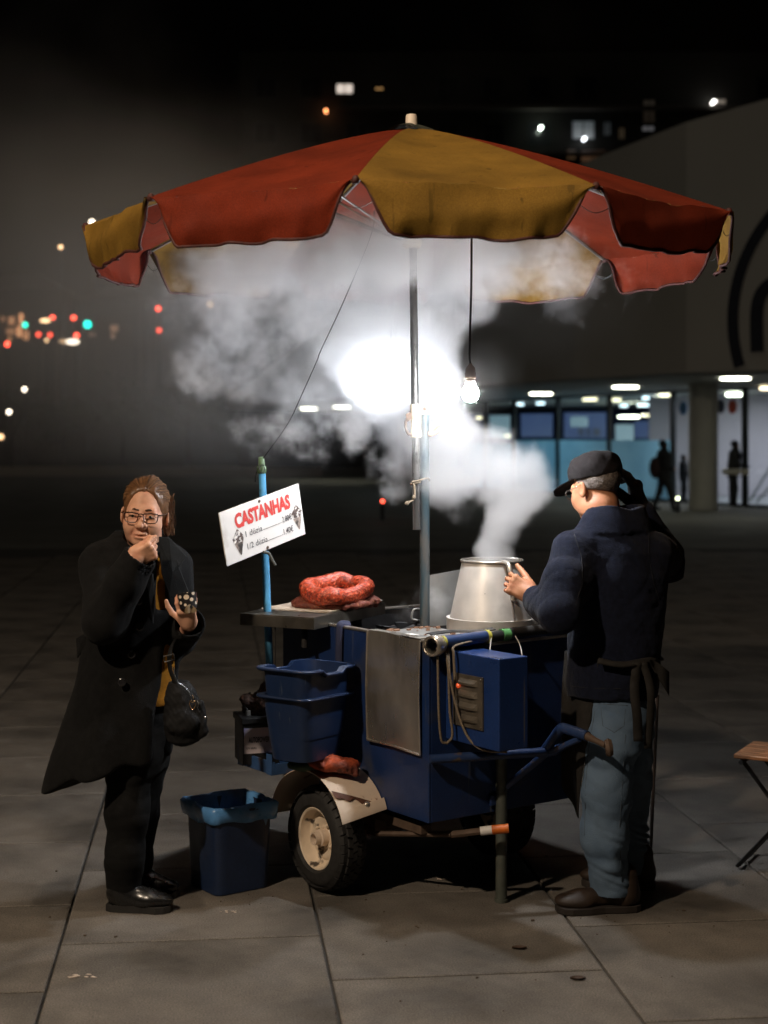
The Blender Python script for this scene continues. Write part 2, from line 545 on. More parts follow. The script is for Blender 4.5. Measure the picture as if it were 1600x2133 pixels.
# ------------------------------------------------------------------ station building on the right
m_wall = mat('white_concrete', (0.46, 0.455, 0.42), 0.8, var=0.06, vscale=0.5, bump=0.1, bscale=8)
m_soffit = mat('soffit_paint', (0.5, 0.5, 0.46), 0.7, var=0.05, vscale=0.6)
m_col = mat('column_concrete', (0.42, 0.41, 0.38), 0.8, var=0.12, vscale=2.0, bump=0.2, bscale=20)
m_mull = mat('dark_frame', (0.02, 0.025, 0.027), 0.5)
m_logo = mat('navy_paint', (0.012, 0.016, 0.03), 0.6)
m_in_white = mat('interior_white', (0.66, 0.62, 0.68), 0.8, var=0.08, vscale=0.8)
m_in_blue = mat('interior_blue', (0.05, 0.09, 0.30), 0.6, var=0.4, vscale=0.9)
m_in_floor = mat('interior_floor', (0.3, 0.32, 0.33), 0.3)
m_disc = lamp_mat('downlight', (1.0, 1.0, 0.80), 15)
m_disc_w = lamp_mat('warm_interior_lamp', (1.0, 0.84, 0.55), 4)
m_disc_b = lamp_mat('cool_interior_lamp', (0.75, 0.9, 1.0), 4)
m_box_blue = lamp_mat('blue_light_box', (0.08, 0.17, 0.60), 0.20)
m_box_pale = lamp_mat('pale_light_box', (0.45, 0.70, 0.85), 0.35)
m_glass = bpy.data.materials.new('window_glass'); m_glass.use_nodes = True
nt = m_glass.node_tree; N = nt.nodes; b = N['Principled BSDF']
tr = N.new('ShaderNodeBsdfTransparent'); tr.inputs['Color'].default_value = (0.86, 0.92, 0.92, 1)
gl = N.new('ShaderNodeBsdfGlossy'); gl.inputs['Roughness'].default_value = 0.05
fr = N.new('ShaderNodeValue'); fr.outputs[0].default_value = 0.07
mx = N.new('ShaderNodeMixShader')
nt.links.new(fr.outputs[0], mx.inputs[0]); nt.links.new(tr.outputs[0], mx.inputs[1]); nt.links.new(gl.outputs[0], mx.inputs[2])
nt.links.new(mx.outputs[0], [n for n in N if n.type == 'OUTPUT_MATERIAL'][0].inputs['Surface'])
m_film = bpy.data.materials.new('frosted_film'); m_film.use_nodes = True
nt = m_film.node_tree; N = nt.nodes
tl = N.new('ShaderNodeBsdfTranslucent'); tl.inputs['Color'].default_value = (0.55, 0.74, 0.86, 1)
tc_ = N.new('ShaderNodeTexCoord'); nz = N.new('ShaderNodeTexNoise'); nz.inputs['Scale'].default_value = 1.2
rp = N.new('ShaderNodeValToRGB'); rp.color_ramp.elements[0].color = (0.30, 0.52, 0.62, 1); rp.color_ramp.elements[1].color = (0.56, 0.78, 0.84, 1)
nt.links.new(tc_.outputs['Object'], nz.inputs['Vector']); nt.links.new(nz.outputs['Fac'], rp.inputs['Fac']); nt.links.new(rp.outputs['Color'], tl.inputs['Color'])
df = N.new('ShaderNodeBsdfDiffuse'); df.inputs['Color'].default_value = (0.5, 0.62, 0.7, 1)
mx = N.new('ShaderNodeMixShader'); mx.inputs[0].default_value = 0.25
nt.links.new(tl.outputs[0], mx.inputs[1]); nt.links.new(df.outputs[0], mx.inputs[2])
nt.links.new(mx.outputs[0], [n for n in N if n.type == 'OUTPUT_MATERIAL'][0].inputs['Surface'])

station = empty('station_building', (7.0, 38, 0), label='pale curved station building with glass front, round column and dark ring emblem', cat='building')
ZS = 3.13
edge = [(13.0, 27.5, 9.6), (11.5, 28.5, 9.3), (6.3, 32.0, 8.35), (4.4, 35.5, 8.05), (2.74, 40.0, 7.6), (-0.4, 49, 6.5), (-3.6, 58, 5.0), (-7.0, 68, 3.5)]
def edge_at(u):
    s = u * (len(edge) - 1); i = min(int(s), len(edge) - 2); t = s - i
    return [edge[i][k] * (1 - t) + edge[i + 1][k] * t for k in range(3)]
def wall_pt(u, v):
    x, y, z = edge_at(u); return (x, y, ZS + (z - ZS) * v)
mb = MB(); mb.sheet(wall_pt, 28, 4, (11, 26, 0.0)); mb.build('upper_wall', m_wall, station)
mb = MB(); mb.sheet(lambda u, v: Vector((edge_at(u)[0], edge_at(u)[1], ZS - 0.02)) + Vector((0.12, 0.3, 0)) + Vector((9.5, 20, 0)) * v, 28, 3, (0, 0, 0.016)); mb.build('soffit', m_soffit, station)
# glass front
GA, GD = Vector((9.75, 39, 0)), Vector((-6.35, 15, 0))
def gpx(px):
    k = (px - 800) / F
    t = (GA.x - k * GA.y) / (k * GD.y - GD.x)
    return GA + GD * t
gn = Vector((0.92, 0.39, 0)); gd = GD.normalized()
mul = [1700, 1552, 1402, 1270, 1163, 1072, 1012, 960, 910, 860]
for px in mul:
    p = gpx(px); mb = MB(); mb.box(p + Vector((0, 0, 1.55)), gd * 0.07, gn * 0.06, (0, 0, 1.55)); mb.build('mullion', m_mull, station)
for a, bb in zip(mul[:-1], mul[1:]):
    p, q = gpx(a) + gd * 0.075, gpx(bb) - gd * 0.075
    fz = 1.72 if 1072 <= bb < 1400 and a < 1405 else (1.6 if bb < 1072 else 0.0)
    if fz:
        mb = MB(); mb.hexa([p, q, q + gn * 0.012, p + gn * 0.012], [x + Vector((0, 0, fz)) for x in (p, q, q + gn * 0.012, p + gn * 0.012)]); mb.build('frosted_pane', m_film, station)
    z0 = fz + 0.003
    mb = MB(); mb.hexa([x + Vector((0, 0, z0)) for x in (p, q, q + gn * 0.012, p + gn * 0.012)], [x + Vector((0, 0, 3.04)) for x in (p, q, q + gn * 0.012, p + gn * 0.012)]); mb.build('glass_pane', m_glass, station)
p, q = gpx(1700), gpx(860)
mb = MB(); mb.box((p + q) / 2 + Vector((0, 0, 3.075)), (q - p) / 2, gn * 0.08, (0, 0, 0.03)); mb.build('head_rail', m_mull, station)
mb = MB(); mb.box((p + q) / 2 + Vector((0, 0, 0.03)) - gn * 0.09, (q - p) / 2, gn * 0.02, (0, 0, 0.04)); mb.build('sill_rail', m_mull, station)
# interior
mb = MB(); mb.hexa([gpx(1700) + gn * 0.1, gpx(860) + gn * 0.1, gpx(860) + gn * 16, gpx(1700) + gn * 16], [x + Vector((0, 0, 0.02)) for x in (gpx(1700) + gn * 0.1, gpx(860) + gn * 0.1, gpx(860) + gn * 16, gpx(1700) + gn * 16)]); mb.build('interior_floor', m_in_floor, station)
def vwall(name, a, bb, z0, z1, m, th=0.1):
    a, bb = Vector(a), Vector(bb); n = Vector((-(bb - a).y, (bb - a).x, 0)).normalized()
    if n.y < 0: n = -n
    mb = MB(); lo = [a, bb, bb + n * th, a + n * th]
    mb.hexa([x + Vector((0, 0, z0)) for x in lo], [x + Vector((0, 0, z1)) for x in lo]); return mb.build(name, m, station)
def gp(px, Y): return Vector(((px - 800) / F * Y, Y, 0))
vwall('white_partition', gp(1352, 47.5), gp(1760, 45.5), 0.03, 3.08, m_in_white)
vwall('blue_wall', gp(860, 80), gp(1372, 66), 0.03, 3.08, m_in_blue)
for px0, px1, z0, z1, m in ((1085, 1150, 1.95, 2.9, m_box_blue), (1175, 1262, 1.9, 2.95, m_box_blue), (1188, 1222, 2.35, 2.75, m_box_pale), (1282, 1318, 1.8, 2.45, m_box_pale), (1322, 1348, 1.9, 2.6, m_box_blue), (1020, 1060, 1.9, 2.8, m_box_pale)):
    Y = 63 if m is m_box_blue else 61
    a, bb = gp(px0, Y), gp(px1, Y - 0.6)
    vwall('light_box', a, bb, z0 - 0.1, z1 - 0.1, m, 0.08)
for px0, px1 in ((1205, 1215), (1222, 1229), (1236, 1250)):
    vwall('light_box_print', gp(px0, 62), gp(px1, 61.9), 1.9, 2.2, m_in_white, 0.02)
for px, py, m, w in ((1079, 843, m_disc_b, 0.5), (1126, 841, m_disc_b, 0.35), (1229, 833, m_disc_w, 0.55), (1283, 834, m_disc_w, 0.4), (1352, 830, m_disc_b, 0.5), (1388, 824, m_disc_w, 0.5), (1530, 823, m_disc, 0.55), (1597, 810, m_disc_w, 0.4),
                  (1300, 846, m_disc_b, 0.35), (1340, 845, m_disc_b, 0.5), (1310, 869, m_disc, 0.9), (1344, 866, m_disc_w, 0.35), (998, 871, m_disc_w, 0.25), (1057, 909, m_disc_w, 0.25)):
    Y = F * (3.02 - EYE) / (HY - py) if py < 860 else 57
    Y = min(Y, 62)
    p = P(px, py, Y); mb = MB(); mb.lathe([(w * 0.42, -0.02), (w * 0.42, 0.05)], p, n=14); mb.build('interior_lamp', m, station)
for loc, e, col, sx, sy in (((11.5, 43.2, 2.95), 170, (0.92, 0.88, 1.0), 6, 2.5), ((7.6, 52, 2.95), 200, (0.62, 0.82, 1.0), 3, 9)):
    d = bpy.data.lights.new('interior_ceiling_light', 'AREA'); d.shape = 'RECTANGLE'; d.size = sx; d.size_y = sy; d.energy = e; d.color = col
    o = bpy.data.objects.new('interior_ceiling_light', d); COL.objects.link(o); o.location = loc
# soffit lamps
for px, py in ((1532, 788), (1303, 806), (1127, 820), (712, 848), (643, 851)):
    Y = F * (ZS - 0.03 - EYE) / (HY - py)
    p = P(px, py, Y); mb = MB(); mb.lathe([(0.33 if px > 1000 else 0.36, -0.02), (0.31 if px > 1000 else 0.34, 0.012)], p, n=20); mb.build('downlight', m_disc, station)
mb = MB(); mb.lathe([(0.36, 0.0), (0.36, ZS - 0.022)], (7.9, 38.0, 0), n=28); mb.build('column', m_col, station, autosmooth=40)
# round pictogram discs on the glass and a handrail inside
for px, py, m in ((1425, 850, mat('blue_sticker', (0.01, 0.12, 0.3), 0.5)), (1503, 847, mat('navy_sticker', (0.01, 0.015, 0.05), 0.5)), (1528, 847, mat('red_sticker', (0.42, 0.05, 0.02), 0.5))):
    g = gpx(px); p = P(px, py, g.y) - gn * 0.03
    mb = MB(); mb.lathe([(0.19, -0.005), (0.19, 0.005)], p, axis=gn, n=18); mb.build('round_sticker', m, station)
m_rail = mat('steel_rail', (0.25, 0.27, 0.27), 0.35, 0.8)
mb = MB(); mb.tube([P(1558, 1050, 43), P(1610, 965, 42.5)], 0.035); mb.tube([P(1562, 1062, 42), P(1630, 985, 42)], 0.03); mb.build('stair_handrail', m_rail, station)
# ring emblem on the wall
wl = (Vector((11.5, 28.5, 0)) - Vector((6.3, 32.0, 0))).normalized(); wn_ = Vector((-wl.y, wl.x, 0)) * -1
if wn_.y > 0: wn_ = -wn_
lc = Vector((6.3, 32.0, 0)) + wl * 4.1; lc.z = 4.17
def on_wall(x, z): return lc + wl * x + Vector((0, 0, z)) + wn_ * 0.03
mb = MB()
mb.sheet(lambda u, v: on_wall((2.96 + 0.23 * v) * math.cos(R(-18 + 216 * u)), (2.96 + 0.23 * v) * math.sin(R(-18 + 216 * u))), 60, 1, wn_ * 0.03)
mb.build('ring_emblem', m_logo, station)
def stroke(pts, w):
    pts = spline([on_wall(*p) for p in pts], 10); mb = MB()
    def fn(u, v):
        i = min(int(u * (len(pts) - 1)), len(pts) - 2); d = (pts[i + 1] - pts[i]).normalized(); s = d.cross(wn_).normalized()
        return pts[min(int(round(u * (len(pts) - 1))), len(pts) - 1)] + s * (v - 0.5) * w
    mb.sheet(fn, len(pts) - 1, 1, wn_ * 0.03); return mb
stroke([(-2.56, -0.66), (-2.56, 0.2), (-2.40, 0.60), (-2.02, 0.76), (-1.6, 0.58), (-1.4, 0.2), (-1.15, -0.5), (-0.7, -0.78), (0, -0.85), (0.7, -0.78), (1.15, -0.5), (1.4, 0.2), (1.6, 0.58), (1.95, 0.74), (2.30, 0.58), (2.45, 0.2), (2.45, -0.66)], 0.27).build('wave_emblem', m_logo, station)

# ------------------------------------------------------------------ dark apartment block behind
m_apt = mat('dark_render', (0.035, 0.033, 0.03), 0.9, var=0.2, vscale=0.15)
m_apt_trim = mat('balcony_concrete', (0.10, 0.085, 0.075), 0.9, var=0.15, vscale=0.3)
m_dark_pane = mat('dark_window', (0.02, 0.02, 0.022), 0.2)
apt = empty('apartment_building', (8, 100, 0), label='dark apartment block with few lit windows behind the umbrella top', cat='building')
YB = 96.0
X0, X1 = -9.0, 34.0
mb = MB(); mb.box(((X0 + X1) / 2, YB + 6, 13.0), ((X1 - X0) / 2, 0, 0), (0, 6, 0), (0, 0, 13.0)); mb.build('wall', m_apt, apt)
rows = [23.75, 20.9, 18.05, 15.2, 12.3]
for z in rows:
    mb = MB(); mb.box(((X0 + X1) / 2 + 3, YB - 0.35, z - 1.35), ((X1 - X0) / 2 - 3, 0, 0), (0, 0.33, 0), (0, 0, 0.11)); mb.build('balcony_slab', m_apt_trim, apt)
lit = {  # px, py, width px, height px, colour, strength, which are lit
    (718, 185): (36, 22, (1.0, 0.86, 0.74), 0.75), (790, 185): (18, 7, (1.0, 0.55, 0.2), 0.5), (1215, 271): (48, 40, (0.35, 0.5, 0.58), 0.055), (1265, 268): (16, 30, (0.3, 0.42, 0.5), 0.025),
    (1350, 268): (26, 12, (0.75, 0.75, 0.8), 0.09), (1500, 212): (26, 12, (0.8, 0.6, 0.4), 0.12), (1190, 322): (20, 22, (1.0, 0.55, 0.25), 0.05), (1235, 325): (52, 26, (1.0, 0.5, 0.25), 0.045), (1295, 278): (14, 26, (1.0, 0.65, 0.3), 0.02), (1352, 232): (26, 50, (0.6, 0.4, 0.25), 0.01)}
def window(cx, cz, w, h, paneM):
    mb = MB()
    for dx, dz, a, c in ((-w / 2, 0, 0.05, h / 2 + 0.05), (w / 2, 0, 0.05, h / 2 + 0.05), (0, h / 2, w / 2 - 0.05, 0.05), (0, -h / 2, w / 2 - 0.05, 0.05), (0, 0, 0.03, h / 2 - 0.05)):
        mb.box((cx + dx, YB - 0.035, cz + dz), (a, 0, 0), (0, 0.03, 0), (0, 0, c))
    fo = mb.build('window', m_mull, apt)
    mb = MB(); mb.box((cx, YB - 0.02, cz), (w / 2 - 0.05, 0, 0), (0, 0.012, 0), (0, 0, h / 2 - 0.05)); mb.build('pane', paneM, fo)
for i, ((px, py), (w, h, c, s)) in enumerate(lit.items()):
    p = P(px, py, YB); window(p.x, p.z, w / F * YB, h / F * YB, lamp_mat('lit_pane_%s' % 'abcdefghij'[i], c, s))
taken = [P(px, py, YB) for px, py in lit]
for z in rows[:4]:
    for k in range(15):
        x = X0 + 1.6 + k * 2.85
        if any(abs(t.x - x) < 1.7 and abs(t.z - z) < 1.6 for t in taken): continue
        window(x, z, 1.3, 1.25, m_dark_pane)
for px, py, c, s in ((1127, 265, (0.85, 1.0, 0.85), 15), (1218, 288, (0.9, 0.95, 1.0), 9), (1488, 211, (1.0, 0.97, 0.9), 10), (679, 230, (1.0, 0.35, 0.12), 6)):
    p = P(px, py, YB - 0.9); mb = MB(); mb.lathe([(0.02, -0.08), (0.08, -0.05), (0.10, 0), (0.08, 0.05), (0.02, 0.08)], p, n=12)
    mb.box(p + Vector((0, 0.45, 0.0)), (0.03, 0, 0), (0, 0.32, 0), (0, 0, 0.03)); mb.build('wall_lamp', lamp_mat('wall_lamp_%d' % px, c, s), apt)

# ------------------------------------------------------------------ lights of the town on the left
m_pole = mat('dark_pole', (0.02, 0.02, 0.02), 0.6)
def hill_z(Y): return 0.0 if Y < 103 else -0.03 + 24 * max(0, (Y - 103) / 150) ** 1.2
def town_light(px, py, Y, r, col, s, name, label, cat, group=None, hood=True, wide=1.0):
    p = P(px, py, Y); z0 = hill_z(Y) - 0.5
    r *= 0.72
    t = empty(name, (p.x, p.y, max(0, z0)), label=label, cat=cat, group=group)
    mb = MB(); mb.lathe([(0.01, -0.10), (r * 0.8, -0.06), (r, 0.0), (r * 0.8, 0.04), (0.01, 0.05)], p + Vector((0, -0.14, 0)), axis=(0, 1, 0), n=14)
    if wide != 1.0: mb.v = [(p.x + (x - p.x) * wide, y, z) for x, y, z in mb.v]
    key = 'lamp_%02d%02d%02d_%g' % (col[0] * 99, col[1] * 99, col[2] * 99, s)
    mb.build('lens', lamp_mat(key, col, s), t)
    mb = MB(); mb.box(p + Vector((0, 0.12, 0)), (max(0.2, r * 1.3 * wide), 0, 0), (0, 0.12, 0), (0, 0, max(0.2, r * 1.4))); mb.build('housing', m_pole, t)
    if p.z - 0.4 > z0 + 0.3:
        mb = MB(); mb.tube([(p.x, p.y + 0.12, z0), (p.x, p.y + 0.12, p.z - max(0.2, r * 1.4) + 0.01)], 0.07, n=8); mb.build('pole', m_pole, t)
RED, GRN, WRM, WHT = (1.0, 0.09, 0.05), (0.02, 0.75, 0.5), (1.0, 0.62, 0.32), (1.0, 0.85, 0.66)
TG = 'signal and street lights in the distant street'
red_where = {(110, 662): 'red traffic light above the pair, left of the large green light', (154, 662): 'red traffic light just up and left of the large green light', (160, 699): 'red traffic light below the large green light, right above the white glow',
             (105, 698): 'red traffic light in the lower row, second from the warm windows', (81, 697): 'dim red traffic light in the lower row nearest the warm windows', (16, 717): 'red traffic light lowest and farthest left, below the warm windows',
             (281, 562): 'red traffic light just below the yellow tip of the umbrella', (330, 643): 'upper red traffic light of the vertical pair left of the smoke', (332, 688): 'lower, dimmer red traffic light of the vertical pair left of the smoke'}
for (px, py), lb in red_where.items():
    town_light(px, py, 128, 0.26, RED, 7 if (px, py) not in ((81, 697), (332, 688), (105, 698)) else 3.5, 'traffic_light', lb, 'traffic light', TG)
town_light(183, 676, 112, 0.36, (0.0, 0.80, 0.62), 5, 'traffic_light', 'large blue-green traffic light, brightest of the lights on the left', 'traffic light', TG)
town_light(53, 677, 124, 0.27, GRN, 5, 'traffic_light', 'small green traffic light beside the warm lit windows', 'traffic light', TG)
for px, py, Y, r, c, s, lb in ((127, 515, 118, 0.2, WRM, 5, 'warm street lamp left of the umbrella edge'), (302, 529, 118, 0.22, WRM, 4.5, 'warm street lamp in the gap under the yellow umbrella flap'), (438, 634, 112, 0.2, WRM, 5, 'warm street lamp seen through thin smoke, farthest right of the town lights'),
                              (192, 463, 118, 0.24, WHT, 9, 'white street lamp peeping over the left tip of the umbrella'), (52, 811, 96, 0.17, WHT, 7, 'upper white street lamp low on the left edge'), (20, 858, 96, 0.17, WHT, 8, 'lower white street lamp low on the left edge'),
                              (3, 910, 96, 0.22, WRM, 3, 'dim warm street lamp cut by the left border near the ground'), (98, 709, 126, 0.2, WRM, 2.5, 'small warm street lamp under the red lights on the left')):
    town_light(px, py, Y, r, c, s, 'street_lamp', lb, 'street lamp', TG)
town_light(152, 712, 126, 0.3, WHT, 3.2, 'floodlight', 'wide white floodlight under the large green traffic light', 'floodlight', wide=2.6)
town_light(130, 711, 126, 0.25, WRM, 1.6, 'floodlight', 'small pale floodlight left of the wide white one', 'floodlight', wide=1.2)
town_light(95, 668, 126, 0.2, WRM, 4, 'street_sign_light', 'short warm light bar beside the leftmost upper red light', 'sign light', wide=3.0)
# low marker lights on the square behind the smoke
for px, py, col, s, lb in ((797, 1044, RED, 9, 'small red marker light on a post beyond the smoke'), (1412, 1038, (0.9, 1.0, 0.6), 9, 'small yellow-green marker light beside the station column')):
    Y = 33.0 if px < 1000 else 37
    p = P(px, py, Y)
    t = empty('marker_post', (p.x, p.y, 0), label=lb, cat='marker light')
    mb = MB(); mb.lathe([(0.05, 0.0), (0.05, max(0.05, p.z - 0.07))], (p.x, p.y, 0), n=10); mb.build('post', m_pole, t)
    mb = MB(); mb.lathe([(0.01, -0.03), (0.026, -0.02), (0.03, 0), (0.026, 0.02), (0.01, 0.03)], (p.x, p.y, max(0.12, p.z)), n=12); mb.build('lens', lamp_mat('marker_%d' % px, col, s), t)

# building with warm windows far left
tb = empty('town_house', (P(30, 900, 150).x, 152, hill_z(150)), label='far house with blotchy orange lit windows on the left border', cat='house')
m_house = mat('house_wall', (0.10, 0.08, 0.07), 0.9)
hx = P(30, 690, 150)
mb = MB(); mb.box((hx.x, 153, 10.5), (4.5, 0, 0), (0, 3, 0), (0, 0, 6)); mb.build('wall', m_house, tb)
mb = MB(); a = hx.x; mb.hexa([(a - 4.8, 149.7, 16.5), (a + 4.8, 149.7, 16.5), (a + 4.8, 156.3, 16.5), (a - 4.8, 156.3, 16.5)], [(a - 2, 152.5, 18.2), (a + 2, 152.5, 18.2), (a + 2, 153.5, 18.2), (a - 2, 153.5, 18.2)]); mb.build('roof', m_house, tb)
for i, (px, py, w, h, s) in enumerate(((24, 668, 12, 16, 0.45), (44, 664, 8, 22, 0.9), (40, 690, 10, 22, 0.8), (54, 698, 9, 20, 0.95), (22, 690, 18, 12, 0.3), (20, 706, 7, 9, 0.5), (6, 664, 6, 9, 0.35))):
    p = P(px, py, 149.9); w, h = w / F * 150, h / F * 150
    mb = MB(); mb.box(p, (w / 2, 0, 0), (0, 0.06, 0), (0, 0, h / 2)); mb.build('window', lamp_mat('orange_pane_%d' % i, (1.0, 0.45, 0.2), s), tb)
tb2 = empty('town_house', (P(238, 900, 150).x, 152, hill_z(150)), label='far house with one dim orange window right of the green light', cat='house')
hx = P(238, 690, 150)
mb = MB(); mb.box((hx.x, 153, 10), (3.2, 0, 0), (0, 3, 0), (0, 0, 5.6)); mb.build('wall', m_house, tb2)
a = hx.x; mb = MB(); mb.hexa([(a - 3.5, 149.7, 15.6), (a + 3.5, 149.7, 15.6), (a + 3.5, 156.3, 15.6), (a - 3.5, 156.3, 15.6)], [(a - 1, 152.5, 17), (a + 1, 152.5, 17), (a + 1, 153.5, 17), (a - 1, 153.5, 17)]); mb.build('roof', m_house, tb2)
for px, py, w, h in ((238, 684, 16, 14), (235, 700, 8, 10), (192, 697, 12, 7)):
    p = P(px, py, 149.9); mb = MB(); mb.box(p, (w / F * 75, 0, 0), (0, 0.06, 0), (0, 0, h / F * 75)); mb.build('window', lamp_mat('dim_orange_pane', (1.0, 0.5, 0.25), 0.22), tb2)

# trees along the far edge of the square
m_bark = mat('bark', (0.04, 0.035, 0.03), 0.95)
m_leaf = mat('night_leaves', (0.045, 0.06, 0.035), 0.8, var=0.4, vscale=1.0)
def tree_meshes(seed, h, r):
    g = random.Random(seed); mb = MB()
    mb.tube([(0, 0, 0), (0.05, 0, h * 0.3), (0.1, 0.05, h * 0.62)], [0.2, 0.14, 0.07], n=8)
    for k in range(5):
        a = g.uniform(0, 6.28); mb.tube([(0.06, 0, h * (0.3 + 0.05 * k)), (r * 0.6 * math.cos(a), r * 0.6 * math.sin(a), h * (0.5 + 0.08 * k))], [0.07, 0.03], n=5)
    lf = MB()
    cl = [(Vector((g.gauss(0, 0.45) * r, g.gauss(0, 0.45) * r, h * (0.62 + g.gauss(0, 0.13)))), r * g.uniform(0.25, 0.5)) for _ in range(14)]
    for c, q in cl:
        for _ in range(60):
            d = Vector((g.gauss(0, 1), g.gauss(0, 1), g.gauss(0, 1))).normalized() * q * g.uniform(0.5, 1.05); s = g.uniform(0.12, 0.24)
            x = Vector((g.gauss(0, 1), g.gauss(0, 1), g.gauss(0, 1))).normalized(); y = x.orthogonal().normalized()
            lf.add([c + d - x * s, c + d + y * s * 0.5, c + d + x * s, c + d - y * s * 0.5], [(0, 1, 2, 3)])
    return mb, lf
protos = []
for i, (px, Y, h, r, lb) in enumerate(((20, 101, 6.5, 2.6, 'dark tree at the left border beyond the lamplit road'), (130, 102, 5.5, 2.4, 'low dark tree below the white floodlight'), (255, 101, 6.2, 2.6, 'dark tree right of the green light beyond the road'), (390, 102, 6.0, 2.7, 'dark tree behind the woman, beyond the road'), (500, 100, 6.6, 2.5, 'dark tree behind the blue sign pole'))):
    x = (px - 800) / F * Y
    t = empty('tree', (x, Y, 0), label=lb, cat='tree', group='trees beyond the square')
    mb, lf = tree_meshes(i, h, r)
    for q, nm, m in ((mb, 'trunk', m_bark), (lf, 'crown', m_leaf)):
        q.v = [(a + x, bb + Y, c) for a, bb, c in q.v]; q.build(nm, m, t)
# ------------------------------------------------------------------ the chestnut cart
m_blue = mat('blue_cart_paint', (0.010, 0.028, 0.100), 0.42, var=0.22, vscale=7, bump=0.12, bscale=30, col2=(0.034, 0.040, 0.062), c2scale=6, c2thr=(0.54, 0.72), rvar=0.12, speck=(160, 0.14), scratch=(34, 0.67, (0.10, 0.11, 0.13)))
m_bluepipe = mat('blue_pipe_paint', (0.018, 0.040, 0.115), 0.42, var=0.25, vscale=14, col2=(0.10, 0.07, 0.05), c2scale=22, c2thr=(0.60, 0.68), bump=0.15, bscale=60)
m_lightblue = mat('light_blue_pipe', (0.10, 0.36, 0.62), 0.45, var=0.2, vscale=18, col2=(0.09, 0.10, 0.10), c2scale=24, c2thr=(0.62, 0.70))  # first blob is thin smoke added to give the bulb a halo
m_bluegrey = mat('worn_blue_grey_post', (0.045, 0.075, 0.090), 0.5, metal=0.2, var=0.35, vscale=20, col2=(0.10, 0.10, 0.095), c2scale=16, c2thr=(0.48, 0.62), stretch=(1, 1, 0.25))
m_steel = mat('stainless_sheet', (0.62, 0.57, 0.50), 0.33, metal=0.85, var=0.3, vscale=7, bump=0.06, bscale=14, col2=(0.20, 0.17, 0.13), c2scale=6, c2thr=(0.50, 0.72), rvar=0.12, stretch=(1, 1, 0.6))
m_steel_b = mat('dull_steel', (0.34, 0.33, 0.31), 0.42, metal=0.6, var=0.25, vscale=9, bump=0.05, bscale=20, rvar=0.12)
m_soot = mat('sooty_iron', (0.02, 0.018, 0.017), 0.8, var=0.4, bump=0.5, bscale=50)
m_rust = mat('rusty_iron', (0.10, 0.065, 0.045), 0.75, metal=0.2, var=0.35, vscale=16, bump=0.4, bscale=70)
m_greenpipe = mat('grey_green_pipe', (0.085, 0.095, 0.08), 0.5, metal=0.3, var=0.35, vscale=16, col2=(0.12, 0.09, 0.06), c2scale=14, c2thr=(0.55, 0.68))
m_cream = mat('cream_paint', (0.68, 0.55, 0.43), 0.45, var=0.10, vscale=9, col2=(0.22, 0.10, 0.05), c2scale=13, c2thr=(0.66, 0.72), bump=0.08, bscale=40)
m_rim = mat('cream_rim', (0.74, 0.61, 0.46), 0.42, var=0.15, vscale=14, col2=(0.05, 0.04, 0.035), c2scale=17, c2thr=(0.60, 0.68))
m_rubber = mat('black_rubber', (0.018, 0.017, 0.016), 0.75, var=0.3, vscale=30, bump=0.25, bscale=120)
m_black = mat('black_plastic', (0.012, 0.012, 0.012), 0.45, var=0.3)
m_rope = mat('beige_bungee', (0.19, 0.15, 0.105), 0.9, var=0.35, vscale=120, bump=0.5, bscale=300)
m_white = mat('white_plastic', (0.75, 0.72, 0.68), 0.5)
m_orange = mat('orange_plastic', (0.62, 0.14, 0.015), 0.45, var=0.2, vscale=30)
m_brass = mat('grimy_plate', (0.22, 0.19, 0.15), 0.42, metal=0.7, var=0.35, vscale=16, bump=0.15, bscale=40)
m_yellow = mat('yellow_tape', (0.42, 0.38, 0.05), 0.6, var=0.2, vscale=30)
m_green = mat('green_tape', (0.08, 0.26, 0.08), 0.6, var=0.2, vscale=30)
m_batt = mat('battery_case', (0.012, 0.012, 0.013), 0.5)

cart = empty('chestnut_cart', K(0.35, 0.5, 0), math.atan2(U.y, U.x), label='blue two-wheeled chestnut roasting cart with steel side plate and tow bar', cat='food cart')
ZB, ZT, BW, BL = 0.333, 0.985, 0.74, 1.0
mb = MB()
w = 0.012
mb.kbox(0, w, 0, BL, ZB, ZT); mb.kbox(BW - w, BW, 0, BL, ZB, ZT); mb.kbox(w, BW - w, 0, w, ZB, ZT); mb.kbox(w, BW - w, BL - w, BL, ZB, ZT); mb.kbox(w, BW - w, w, BL - w, ZB + 0.002, ZB + 0.014)
mb.build('body', m_blue, cart, bevel=0.003)
mb = MB()   # rolled rim along the top edge
for a0, a1, b0, b1 in ((-0.006, 0.018, -0.006, BL + 0.006), (BW - 0.018, BW + 0.006, -0.006, BL + 0.006), (0.019, BW - 0.019, -0.006, 0.018), (0.019, BW - 0.019, BL - 0.018, BL + 0.006)):
    mb.kbox(a0, a1, b0, b1, ZT + 0.001, ZT + 0.011)
mb.build('rim', m_steel, cart, bevel=0.003)
mb = MB(); mb.kbox(0.02, BW - 0.02, 0.02, BL - 0.02, 0.895, 0.905); mb.build('firebox_floor', m_soot, cart)
mb = MB(); mb.kbox(0.0125, 0.0155, 0.36, BL - 0.0125, 0.906, ZT - 0.002); mb.kbox(0.016, BW - 0.016, BL - 0.0155, BL - 0.0125, 0.906, ZT - 0.002); mb.kbox(BW - 0.0155, BW - 0.0125, 0.0125, BL - 0.0125, 0.906, ZT - 0.002); mb.build('firebox_lining', m_soot, cart)
mb = MB()   # charcoal lumps
